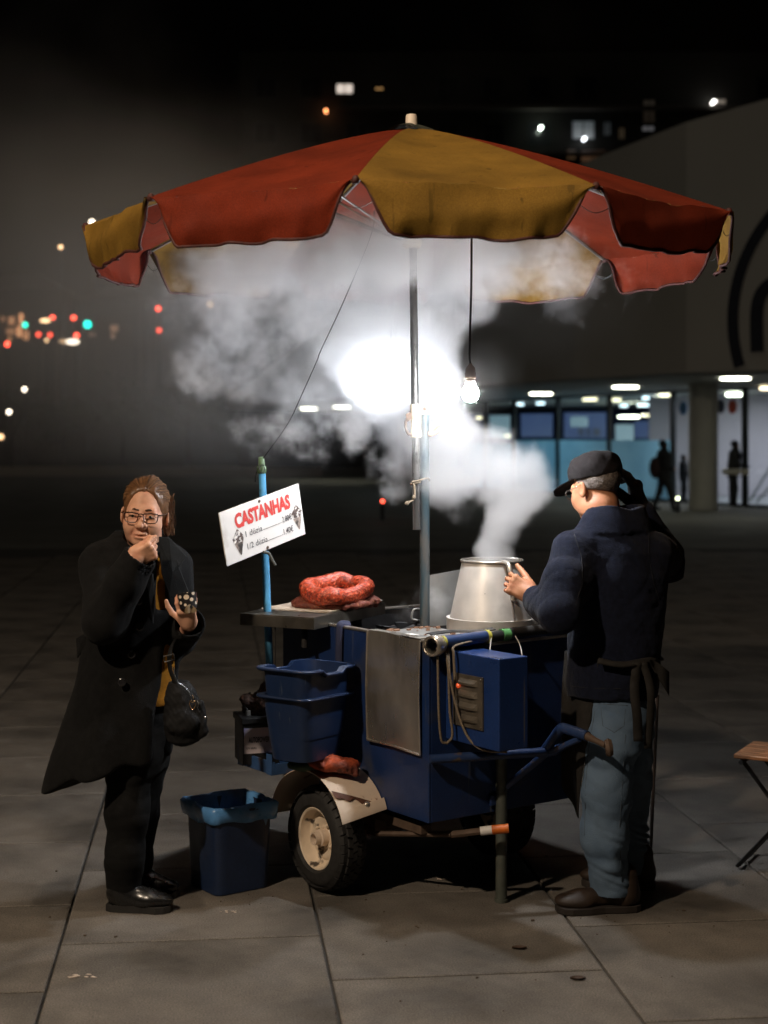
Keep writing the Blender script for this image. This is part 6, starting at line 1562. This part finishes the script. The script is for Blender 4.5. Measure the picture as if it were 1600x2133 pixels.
man = join_meshes('person', mparts, m_skin_m, None, origin=(P(1275, 1880, 5.65).x, 5.65, 0))
tag(man, 'person in navy fleece, cap and jeans tending the steaming pot, seen from behind', 'person')
S = SDF(); S.u(ell((0, -0.020, 0.030), (0.0765, 0.096, 0.088))).cut(ell((0, 0.085, -0.02), (0.11, 0.095, 0.12)), 0.006).cut(ell((0, -0.02, -0.095), (0.12, 0.075, 0.085)), 0.02)
for sx in (-1, 1): S.cut(ell((sx * 0.082, -0.005, -0.018), (0.016, 0.026, 0.036)), 0.004)
S.disp(wrinkle(0.0009, 400, 95))
lo, hi = bounds([MO], 0.16); sdf_mesh('hair', local(S, MO, MM, 1.02), lo, hi, 0.003, m_hair_g, man)
m_cloth_cap = mat('black_cotton', (0.009, 0.007, 0.0075), 0.95, var=0.25, vscale=40, bump=0.4, bscale=280, sheen=0.02, spec=0.2)
S = SDF(); S.u(ell((0, -0.014, 0.050), (0.088, 0.106, 0.080)))
S.u(rbox((0, -0.014, 0.070), (0.074, 0.088, 0.046), 0.044), 0.02)
S.cut(plane((0, 0.0, 0.030), (0, -0.10, 1)), 0.006)
S.u(ell((0, 0.118, 0.026), (0.078, 0.075, 0.0065), np.array(Matrix.Rotation(R(-16), 3, 'X'), dtype=np.float32)), 0.012)
S.disp(wrinkle(0.0018, 70, 96))
lo, hi = bounds([MO], 0.24); sdf_mesh('cap', local(S, MO, MM, 1.02), lo, hi, 0.0036, m_cloth_cap, man)
mb = MB()
LM = lambda x, y, z: MO + MM @ (Vector((x, y, z)) * 1.02)
mb.tube([LM(-0.082, -0.01, 0.004), LM(-0.079, 0.05, 0.001), LM(-0.064, 0.095, -0.002)], 0.0016, n=6)
mb.tube([LM(0.082, -0.01, 0.004), LM(0.079, 0.05, 0.001), LM(0.064, 0.095, -0.002)], 0.0016, n=6)
for sx in (-1, 1):
    mb.tube([LM(sx * (0.036 + 0.026 * math.cos(t)), 0.108 - 0.012 * (1 + math.cos(t)) / 2, -0.008 + 0.019 * math.sin(t)) for t in [k * math.pi / 9 for k in range(19)]], 0.0015, n=6, cap=False)
mb.build('glasses', m_wire, man, smooth=True)
# fleece jacket
m_fleece = mat('navy_fleece', (0.0055, 0.0078, 0.0185), 0.95, var=0.35, vscale=60, bump=0.6, bscale=320, sheen=0.06, spec=0.15)
Ym = 5.70
S = SDF()
S.u(loft([lrow(1098, 1212, 1342, Ym, 0.085), lrow(1118, 1186, 1362, Ym, 0.12), lrow(1150, 1178, 1382, Ym, 0.14), lrow(1200, 1180, 1388, Ym, 0.155), lrow(1280, 1186, 1384, Ym, 0.155), lrow(1360, 1188, 1376, Ym, 0.150), lrow(1420, 1184, 1374, Ym, 0.155), lrow(1448, 1186, 1370, Ym, 0.150)], Ym), 0.0)
msh, mel, mcf = P(1192, 1150, 5.63), P(1166, 1276, 5.49), P(1118, 1250, 5.655)
S.chain([msh, msh.lerp(mel, 0.5), mel], [0.078, 0.074, 0.068], 0.06); S.chain([mel, mel.lerp(mcf, 0.6), mcf], [0.068, 0.058, 0.048], 0.04)
cdm = (mcf - mel).normalized()
S.u(cap(mcf - cdm * 0.022, mcf - cdm * 0.004, 0.050, 0.047), 0.004)
S.cut(cap(mcf, mcf + cdm * 0.2, 0.036), 0.004).cut(lambda p, c=v3(mcf + cdm * 0.012), d_=v3(cdm): np.where(np.linalg.norm(p - c, axis=1) < 0.07, -((p - c) @ d_), 1.0), 0.003)
rsh, rel_, rcf = P(1362, 1150, 5.74), P(1394, 1172, 5.93), P(1338, 1068, 5.86)
S.chain([rsh, rel_], [0.078, 0.066], 0.06); S.chain([rel_, rcf], [0.064, 0.047], 0.04)
S.u(loft([lrow(1056, 1220, 1340, 5.69, 0.088, 0.005), lrow(1078, 1208, 1346, 5.69, 0.098), lrow(1106, 1196, 1352, 5.69, 0.112)], 5.71), 0.025)
S.cut(plane(P(1290, 1046, 5.60), (0.42, 0.12, -1.0)), 0.004) if False else None
S.cut(loft([lrow(1046, 1226, 1330, 5.695, 0.074, 0.004), lrow(1078, 1218, 1330, 5.695, 0.076, 0.002), lrow(1090, 1226, 1322, 5.695, 0.07)], 5.71), 0.005)
S.cut(plane(P(1270, 1052, 5.62), (-0.10, -0.05, -1.0)) if False else (lambda p: np.full(len(p), 9.0, dtype=np.float32)), 0.0)
S.disp(wrinkle(0.0060, 20, 101, stretch=(1.0, 1.0, 0.5))).disp(wrinkle(0.0050, 17, 102, n=4, stretch=(1, 1, 1.1), crease=True)).disp(wrinkle(0.0012, 190, 103))
lo, hi = bounds([P(1090, 1455, Ym), P(1428, 1040, Ym)], 0.01); lo[1], hi[1] = 5.38, 6.04
sdf_mesh('fleece_jacket', S, lo, hi, 0.0065, m_fleece, man)
# seams traced over the cloth
def seam(S_, path, name, m, parent, r=0.0018, y0=5.30, y1=6.0):
    pts = []
    for px, py in [(a[0] + (b_[0] - a[0]) * k / 6, a[1] + (b_[1] - a[1]) * k / 6) for a, b_ in zip(path[:-1], path[1:]) for k in range(6)] + [path[-1]]:
        Ys = np.linspace(y0, y1, 500); q = np.array([tuple(P(px, py, y)) for y in Ys], dtype=np.float32); d = S_(q); i = np.argmax(d < 0)
        if d[i] < 0: pts.append(P(px, py, Ys[i]) + Vector((0, 0.0004, 0)))
    if len(pts) > 2:
        mb = MB(); mb.tube(pts, r, n=5); mb.build(name, m, parent, smooth=True)
m_seam = mat('dark_thread', (0.003, 0.004, 0.008), 0.95)
for path in ([(1196, 1112), (1212, 1160), (1214, 1215), (1196, 1268)], [(1352, 1112), (1352, 1160), (1362, 1215), (1374, 1250)], [(1192, 1430), (1240, 1434), (1300, 1435), (1364, 1430)]):
    seam(S, path, 'jacket_seam', m_seam, man, 0.0022)
# gloved hand at the back of the head
m_glove = mat('dark_glove', (0.034, 0.031, 0.029), 0.6, var=0.4, vscale=40, bump=0.6, bscale=120)
gw = P(1333, 1062, 5.85); gs = hand_sdf(gw, (-0.22, -0.10, 0.95), (-0.85, 0.35, -0.2), (-0.35, -0.90, 0.0), [(14, 20, 16), (22, 26, 20), (30, 34, 24), (36, 38, 30)], 1.08, thumb=(0.6, 0.6), thumb_curl=15, spread=4, forearm=P(1350, 1090, 5.88)).disp(lambda p: np.float32(-0.0065))
lo, hi = bounds([gw, gw + Vector((-0.08, 0, 0.2)), P(1350, 1090, 5.88)], 0.07); sdf_mesh('glove', gs, lo, hi, 0.0026, m_glove, man)
# jeans
m_jean = mat('faded_denim', (0.120, 0.178, 0.255), 0.9, var=0.3, vscale=9, bump=0.5, bscale=260, col2=(0.070, 0.11, 0.17), c2scale=9, c2thr=(0.45, 0.7), spec=0.2)
S = SDF()
S.u(loft([lrow(1420, 1212, 1362, 5.71, 0.125), lrow(1500, 1222, 1360, 5.71, 0.135), lrow(1540, 1236, 1350, 5.71, 0.12)], 5.71), 0.0)
jl = [P(1278, 1470, 5.655), P(1274, 1550, 5.64), P(1262, 1650, 5.61), P(1260, 1740, 5.61), P(1272, 1842, 5.63)]
S.chain(jl, [0.094, 0.090, 0.080, 0.076, 0.074], 0.05)
jr = [P(1316, 1480, 5.77), P(1314, 1620, 5.84), P(1308, 1740, 5.87), P(1306, 1800, 5.90)]
S.chain(jr, [0.088, 0.078, 0.068, 0.066], 0.03)
def folds(p):
    z = p[:, 2]; w = np.exp(-((z - 0.20) / 0.075) ** 2)
    return -0.0105 * w * np.sin(z * 115 + 26 * p[:, 0] + 5 * np.sin(19 * p[:, 0] + 30 * z)) * (0.55 + 0.45 * np.sin(37 * p[:, 0] + 11 * z)) - 0.003 * np.exp(-((z - 0.55) / 0.12) ** 2) * np.sin(z * 70 + 40 * p[:, 0])
S.disp(wrinkle(0.0040, 24, 111)).disp(wrinkle(0.0048, 20, 112, n=4, stretch=(0.8, 0.8, 1.2), crease=True)).disp(folds)
S.cut(plane((0, 0, 0.088), (0, 0.04, 1)), 0.006)
lo, hi = bounds([P(1200, 1870, 5.6), P(1365, 1410, 5.7)], 0.02); lo[1], hi[1] = 5.46, 6.02; lo[2] = 0.06
sdf_mesh('jeans', S, lo, hi, 0.0068, m_jean, man)
m_stitch = mat('denim_stitch', (0.055, 0.075, 0.10), 0.9)
for path in ([(1248, 1466), (1308, 1470)], [(1252, 1474), (1256, 1512), (1280, 1526), (1300, 1512), (1303, 1476)], [(1303, 1530), (1296, 1640), (1290, 1740), (1296, 1838)], [(1240, 1480), (1226, 1560), (1220, 1640), (1218, 1740)]):
    seam(S, path, 'jeans_seam', m_stitch, man, 0.0017, 5.40, 5.95)
m_boot = mat('brown_leather', (0.026, 0.015, 0.009), 0.6, var=0.35, vscale=18, bump=0.3, bscale=70); m_bsole = mat('dark_brown_sole', (0.018, 0.013, 0.010), 0.75, var=0.2)
def grd(px, Y): return Vector(((px - 800) / F * Y, Y, 0))
shoe('shoe', grd(1330, 5.635), grd(1157, 5.60), m_boot, m_bsole, man, h=0.13, w=0.052)
shoe('shoe', grd(1364, 5.90), grd(1210, 5.95), m_boot, m_bsole, man, h=0.13, w=0.050)
# apron: panel in front of his left side and strings tied at the back
m_apron = mat('brown_apron', (0.009, 0.007, 0.005), 0.85, var=0.3, vscale=20, bump=0.3, bscale=160)
mb = MB()
def apr(u, v):
    a = P(1246 - 40 * v ** 2.0, 1372, 5.56).lerp(P(1208, 1706, 5.66), v); b_ = P(1176, 1356, 5.80).lerp(P(1166, 1610, 5.80), v)
    p = a.lerp(b_, u); return p + Vector((-0.010 * math.sin(math.pi * u) + 0.006 * math.sin(9 * u + 5 * v), 0.012 * math.sin(7 * v + 8 * u), 0))
mb.sheet(apr, 14, 20, (0.003, 0.002, 0)); mb.build('apron', m_apron, man, smooth=True)
def ribbon(pts, w, nm='apron_string'):
    pts = spline(pts, 6); mb = MB()
    def fn(u, v):
        i = min(int(round(u * (len(pts) - 1))), len(pts) - 1); return pts[i] + Vector((w * (v - 0.5), 0.006 * math.sin(9 * u), 0))
    mb.sheet(fn, len(pts) - 1, 2, (0, 0.002, 0)); mb.build(nm, m_apron, man, smooth=True)
mb = MB(); mb.tube(spline([P(1246, 1376, 5.535), P(1290, 1384, 5.525), P(1330, 1380, 5.54), P(1362, 1372, 5.60), P(1378, 1370, 5.70)], 5), 0.014, n=6, flat=0.35); mb.build('apron_waistband', m_apron, man, smooth=True)
ribbon([P(1328, 1380, 5.525), P(1322, 1440, 5.52), P(1328, 1500, 5.53), P(1330, 1545, 5.54)], 0.034)
ribbon([P(1340, 1380, 5.525), P(1352, 1420, 5.52), P(1356, 1470, 5.53), P(1350, 1560, 5.56)], 0.028)
mb = MB(); mb.sheet(lambda u, v: P(1352, 1374, 5.545).lerp(P(1394, 1425, 5.60), u) + Vector((0.0, 0.01 * math.sin(6 * u), (v - .5) * 0.09 * u ** 0.6)), 8, 4, (0.001, 0.003, 0)); mb.build('apron_bow', m_apron, man, smooth=True)

# ================= people by the station
m_dark = mat('dark_winter_clothes', (0.013, 0.013, 0.015), 0.9, var=0.3, vscale=10); m_face = mat('face_far', (0.35, 0.18, 0.11), 0.6)
def far_person(px, py_foot, hpx, Y, label, stride=0.2, face=1, lean=0.0, pack=True, arms=0.0):
    base = Vector(((px - 800) / F * Y, Y, 0.0)); h = hpx / F * Y; k = h / 1.72
    B = lambda x, y, z: base + Vector((x * face, y, z)) * k
    S = SDF()
    S.u(ell(B(lean + 0.03, 0, 1.60), (0.085 * k, 0.09 * k, 0.115 * k))).u(cap(B(lean, 0, 1.42), B(lean + 0.02, 0, 1.52), 0.055 * k), 0.03)
    S.chain([B(lean, 0, 1.36), B(lean * .6, 0, 1.10), B(0, 0, 0.86)], [0.17 * k, 0.165 * k, 0.165 * k], 0.06)
    S.chain([B(0, -0.09, 0.85), B(stride * .55 + .03, -0.09, 0.47), B(stride, -0.09, 0.07)], [0.10 * k, 0.075 * k, 0.055 * k], 0.05)
    S.chain([B(0, 0.09, 0.85), B(-stride * .35, 0.09, 0.47), B(-stride, 0.09, 0.08)], [0.10 * k, 0.075 * k, 0.055 * k], 0.05)
    S.u(cap(B(stride, -0.09, 0.04), B(stride + 0.16, -0.09, 0.035), 0.045 * k, 0.035 * k), 0.03).u(cap(B(-stride, 0.09, 0.045), B(-stride + 0.15, 0.09, 0.035), 0.045 * k, 0.035 * k), 0.03)
    S.chain([B(lean, -0.19, 1.36), B(lean + 0.02 + arms * .2, -0.22, 1.08), B(lean + 0.22 + arms, -0.15, 1.02 + arms * .3)], [0.065 * k, 0.055 * k, 0.045 * k], 0.03)
    S.chain([B(lean, 0.19, 1.36), B(lean - 0.02 + arms * .3, 0.22, 1.08), B(lean + 0.20 + arms, 0.16, 1.02 + arms * .3)], [0.065 * k, 0.055 * k, 0.045 * k], 0.03)
    S.cut(plane((0, 0, 0.004), (0, 0, 1)), 0.0)
    lo, hi = bounds([B(-0.45, -0.35, 0), B(0.6, 0.35, 1.8)], 0.05)
    o = sdf_mesh('person', S, lo, hi, 0.028, m_dark, None); tag(o, label, 'person')
    mb = MB(); mb.lathe([(0.0, 0.03), (0.05 * k, 0.02), (0.07 * k, 0.0)], B(lean + 0.075, -0.03, 1.585), axis=(0.8 * face, -0.5, 0), n=12); mb.build('face', m_face, o, smooth=True)
    S = SDF(); S.u(ell(B(lean - 0.015, 0.0, 1.64), (0.10 * k, 0.10 * k, 0.105 * k))).cut(ell(B(lean + 0.13, -0.03, 1.57), (0.11 * k, 0.12 * k, 0.12 * k)), 0.01)
    lo, hi = bounds([B(lean, 0, 1.62)], 0.2); sdf_mesh('hair', S, lo, hi, 0.02, m_dark, o)
    return o, B, k
o, B, k = far_person(1382, 1062, 146, 37.6, 'person in dark clothes with a backpack walking past the station glass', 0.22)
S = SDF(); S.u(ell(B(-0.20, 0, 1.05), (0.15 * k, 0.15 * k, 0.27 * k))); lo, hi = bounds([B(-0.24, 0, 1.05)], 0.4); sdf_mesh('backpack', S, lo, hi, 0.028, mat('dark_red_backpack', (0.03, 0.012, 0.012), 0.8), o)
mb = MB(); mb.lathe([(0, -0.04), (0.045, 0), (0, 0.04)], B(0.26, -0.16, 1.02), n=8); mb.build('hand', m_face, o, smooth=True)
o, B, k = far_person(1527, 1050, 137, 39.8, 'person in dark jacket leaning over a white ledge right of the column', 0.03, lean=0.05, arms=0.10)
mb = MB(); mb.box(B(0.0, -0.30, 0.92), (0.34, 0, 0), (0, 0.05, 0), (0, 0, 0.07)); tag(mb.build('ledge', mat('white_ledge', (0.7, 0.7, 0.62), 0.5)), 'short white ledge in front of the person right of the column', 'ledge')
o, B, k = far_person(1424, 1050, 96, 43.5, 'small person with grey coat half hidden behind the station column', 0.03, pack=False)
# ------------------------------------------------------------------ smoke: a voxel volume grown from soft blobs and eroded by noise
def smoke_volume(name, lo, hi, vox, blobs, noise, mat_, label, warp=(3.0, 0.12), seed=(0, 0, 0), thr=0.55, gain=2.2, soft=False):
    ng = bpy.data.node_groups.new(name + '_nodes', 'GeometryNodeTree')
    ng.interface.new_socket('Geometry', in_out='OUTPUT', socket_type='NodeSocketGeometry')
    N, L = ng.nodes, ng.links
    def node(t, **k):
        n = N.new(t)
        for a, v in k.items(): setattr(n, a, v)
        return n
    pos = node('GeometryNodeInputPosition').outputs[0]
    def vmath(op, a, b):
        n = node('ShaderNodeVectorMath', operation=op)
        for i, x in enumerate((a, b)):
            if isinstance(x, (tuple, list, Vector)): n.inputs[i].default_value = tuple(x)
            elif x is not None: L.new(x, n.inputs[i])
        return n
    def fmath(op, a, b=None, c=None):
        n = node('ShaderNodeMath', operation=op)
        for i, x in enumerate((a, b, c)):
            if x is None: continue
            if isinstance(x, (int, float)): n.inputs[i].default_value = x
            else: L.new(x, n.inputs[i])
        return n.outputs[0]
    # domain warp
    def warp_(p, sc, amt, off):
        q = vmath('ADD', p, off).outputs[0]
        n = node('ShaderNodeTexNoise'); n.inputs['Scale'].default_value = sc; n.inputs['Detail'].default_value = 2.0
        L.new(q, n.inputs['Vector'])
        d = vmath('SUBTRACT', n.outputs['Color'], (0.5, 0.5, 0.5)).outputs[0]
        s = node('ShaderNodeVectorMath', operation='SCALE'); L.new(d, s.inputs[0]); s.inputs['Scale'].default_value = amt
        return vmath('ADD', p, s.outputs[0]).outputs[0]
    pw = warp_(pos, warp[0], warp[1], seed)
    pw = warp_(pw, warp[0] * 3.1, warp[1] * 0.36, (seed[0] + 7, seed[1], seed[2]))
    tot = None
    for c, r, w in blobs:
        q = pw
        if isinstance(r, (tuple, list)):
            q = vmath('DIVIDE', vmath('SUBTRACT', pw, c).outputs[0], tuple(x for x in r)).outputs[0]
            ln = node('ShaderNodeVectorMath', operation='LENGTH'); L.new(q, ln.inputs[0]); dist = ln.outputs['Value']; rr = 1.0
        else:
            dn = vmath('DISTANCE', pw, c); dist = dn.outputs['Value']; rr = r
        mr = node('ShaderNodeMapRange', interpolation_type='SMOOTHSTEP')
        L.new(dist, mr.inputs['Value']); mr.inputs['From Min'].default_value = 0.0 if soft else rr * 0.25; mr.inputs['From Max'].default_value = rr; mr.inputs['To Min'].default_value = w; mr.inputs['To Max'].default_value = 0.0
        v = mr.outputs['Result']
        tot = v if tot is None else fmath('SMOOTH_MAX', tot, v, 0.25 * max(0.2, w)) if False else (v if tot is None else fmath('MAXIMUM', tot, v))
    nsum = None
    for sc, amp, det, dist_ in noise:
        q = vmath('ADD', pw if sc < 12 else pos, (seed[0] * 1.3 + sc, seed[1], seed[2])).outputs[0]
        n = node('ShaderNodeTexNoise'); n.inputs['Scale'].default_value = sc; n.inputs['Detail'].default_value = det; n.inputs['Roughness'].default_value = 0.62; n.inputs['Distortion'].default_value = dist_
        L.new(q, n.inputs['Vector'])
        t = fmath('MULTIPLY', fmath('SUBTRACT', n.outputs['Fac'], 0.5), amp)
        nsum = t if nsum is None else fmath('ADD', nsum, t)
    # density = blob weight eroded by the noise
    e = fmath('ADD', fmath('ADD', fmath('MINIMUM', fmath('MULTIPLY', tot, 1.6), 1.0), nsum), -thr)
    e = fmath('MAXIMUM', fmath('MULTIPLY', e, gain), 0.0)
    e = fmath('MINIMUM', e, 1.0)
    dens = fmath('MULTIPLY', e, fmath('MULTIPLY_ADD', tot, 0.7, 0.3))
    vc = node('GeometryNodeVolumeCube')
    L.new(dens, vc.inputs['Density'])
    vc.inputs['Background'].default_value = 0.0
    vc.inputs['Min'].default_value = tuple(lo); vc.inputs['Max'].default_value = tuple(hi)
    for k, ax in enumerate('XYZ'): vc.inputs['Resolution ' + ax].default_value = max(8, int((hi[k] - lo[k]) / vox))
    sm = node('GeometryNodeSetMaterial'); sm.inputs['Material'].default_value = mat_
    L.new(vc.outputs[0], sm.inputs[0])
    out = node('NodeGroupOutput'); L.new(sm.outputs[0], out.inputs[0])
    me = bpy.data.meshes.new(name); me.from_pydata([tuple(lo), tuple(hi)], [], []); me.materials.append(mat_)
    o = bpy.data.objects.new(name, me); COL.objects.link(o)
    md = o.modifiers.new('volume', 'NODES'); md.node_group = ng
    return tag(o, label, 'smoke', kind='stuff')
def smoke_mat(name, dens, col=(0.97, 0.97, 0.98), g=0.15):
    m = bpy.data.materials.new(name); m.use_nodes = True
    nt = m.node_tree; nt.nodes.clear()
    o = nt.nodes.new('ShaderNodeOutputMaterial'); v = nt.nodes.new('ShaderNodeVolumePrincipled')
    v.inputs['Color'].default_value = col + (1,); v.inputs['Density'].default_value = dens; v.inputs['Anisotropy'].default_value = g
    v.inputs['Density Attribute'].default_value = 'density'
    nt.links.new(v.outputs[0], o.inputs['Volume']); 
    m.cycles.volume_interpolation = 'LINEAR' if hasattr(m, 'cycles') else None
    return m
def B_(px, py, Y, rpx, w): return (tuple(P(px, py, Y)), rpx / F * Y, w)
plume = [
    B_(1035, 1168, 5.95, 60, 1.0), B_(1050, 1120, 5.95, 62, 1.0), B_(1062, 1085, 5.95, 72, 0.95), B_(1075, 1040, 5.97, 95, 0.85), B_(1090, 1010, 6.0, 105, 0.75), B_(1040, 1000, 6.0, 110, 0.8), B_(985, 985, 6.02, 110, 0.85), B_(930, 990, 6.04, 120, 0.9), B_(940, 925, 6.06, 120, 0.95),
    B_(890, 900, 6.1, 130, 0.85), B_(920, 860, 6.16, 100, 0.70), B_(850, 840, 6.2, 150, 0.66), B_(885, 780, 6.28, 120, 0.66), B_(800, 770, 6.32, 170, 0.62), B_(870, 720, 6.25, 140, 0.66), B_(740, 740, 6.25, 140, 0.58), B_(760, 680, 6.2, 150, 0.62), B_(820, 640, 6.15, 150, 0.68),
    B_(930, 650, 6.15, 110, 0.55), B_(985, 600, 6.15, 110, 0.55), B_(1040, 585, 6.15, 85, 0.5), B_(900, 560, 6.15, 150, 0.7), B_(780, 560, 6.15, 170, 0.75), B_(680, 580, 6.15, 160, 0.65), B_(640, 660, 6.15, 150, 0.5), B_(570, 580, 6.1, 160, 0.45),
    B_(700, 520, 5.9, 150, 0.6), B_(830, 500, 5.8, 170, 0.6), B_(560, 500, 5.9, 140, 0.4), B_(960, 510, 5.9, 140, 0.5),
    B_(640, 800, 6.15, 150, 0.40), B_(700, 860, 6.12, 120, 0.42), B_(600, 880, 6.12, 120, 0.36), B_(650, 930, 6.1, 90, 0.32), B_(740, 900, 6.12, 100, 0.46), B_(540, 780, 6.1, 150, 0.42), B_(480, 620, 6.1, 180, 0.45), B_(430, 760, 6.1, 160, 0.36), B_(380, 640, 6.2, 160, 0.3), B_(420, 880, 6.1, 120, 0.2), B_(800, 960, 6.1, 90, 0.35), B_(830, 1010, 6.1, 80, 0.45), B_(850, 960, 6.08, 80, 0.6),
    B_(540, 900, 6.1, 120, 0.3), B_(500, 690, 6.1, 150, 0.38), B_(880, 1060, 6.05, 80, 0.25), B_(960, 1080, 6.0, 90, 0.25), B_(720, 1080, 6.1, 110, 0.10),
    B_(450, 545, 6.75, 170, 0.5), B_(360, 545, 6.85, 130, 0.4), B_(1010, 540, 6.75, 170, 0.56), B_(1130, 545, 6.7, 130, 0.45), B_(1170, 565, 6.5, 190, 0.34), B_(1300, 560, 6.6, 150, 0.27), B_(560, 540, 6.8, 160, 0.5), B_(1120, 1010, 6.05, 90, 0.4), B_(1010, 940, 6.05, 90, 0.55), B_(900, 1260, 6.05, 60, 0.35), B_(960, 1230, 5.80, 70, 0.10), B_(850, 1285, 6.1, 50, 0.25), B_(825, 1430, 5.62, 60, 0.0),
]
m_smoke = smoke_mat('dense_smoke', 11.0)
smoke_volume('smoke', (-1.2, 5.35, 0.98), (1.25, 7.1, 2.62), 0.0115, plume, [(3.8, 1.15, 7.0, 0.6), (12.0, 1.05, 6.0, 0.8), (34.0, 0.6, 3.0, 0.2)], m_smoke, 'dense white smoke billowing from the pot up round the bulbs and pole under the umbrella', warp=(3.2, 0.16), thr=0.50, gain=2.6)
drift = [(tuple(P(980, 820, 5.66)), 0.26, 0.30), (tuple(P(560, 600, 6.9)), (1.1, 1.0, 0.75), 0.8), (tuple(P(700, 520, 6.6)), (1.0, 0.9, 0.5), 0.9), (tuple(P(330, 560, 7.6)), (1.8, 1.5, 1.2), 0.62), (tuple(P(180, 620, 8.6)), (2.2, 1.9, 1.5), 0.52), (tuple(P(420, 820, 7.2)), (1.1, 1.0, 0.6), 0.55),
         (tuple(P(40, 520, 9.6)), (2.6, 2.0, 1.9), 0.45), (tuple(P(220, 380, 9.0)), (2.5, 2.0, 1.5), 0.20), (tuple(P(60, 780, 9.5)), (2.2, 1.9, 1.1), 0.30), (tuple(P(240, 860, 8.0)), (1.8, 1.5, 0.8), 0.28), (tuple(P(900, 560, 6.9)), (0.9, 0.8, 0.4), 0.55), (tuple(P(1150, 640, 7.0)), (0.8, 0.8, 0.5), 0.20)]
m_drift = smoke_mat('drifting_smoke', 0.33, (0.95, 0.94, 0.93), 0.1)
smoke_volume('drifting_smoke', (-7.0, 5.3, 0.4), (1.6, 13.4, 6.0), 0.07, drift, [(0.9, 0.75, 4.0, 0.2), (2.8, 0.45, 5.0, 0.3)], m_drift, 'thin grey smoke drifting away to the left behind the umbrella', warp=(0.9, 0.5), seed=(3, 1, 5), thr=0.10, gain=1.0, soft=True)
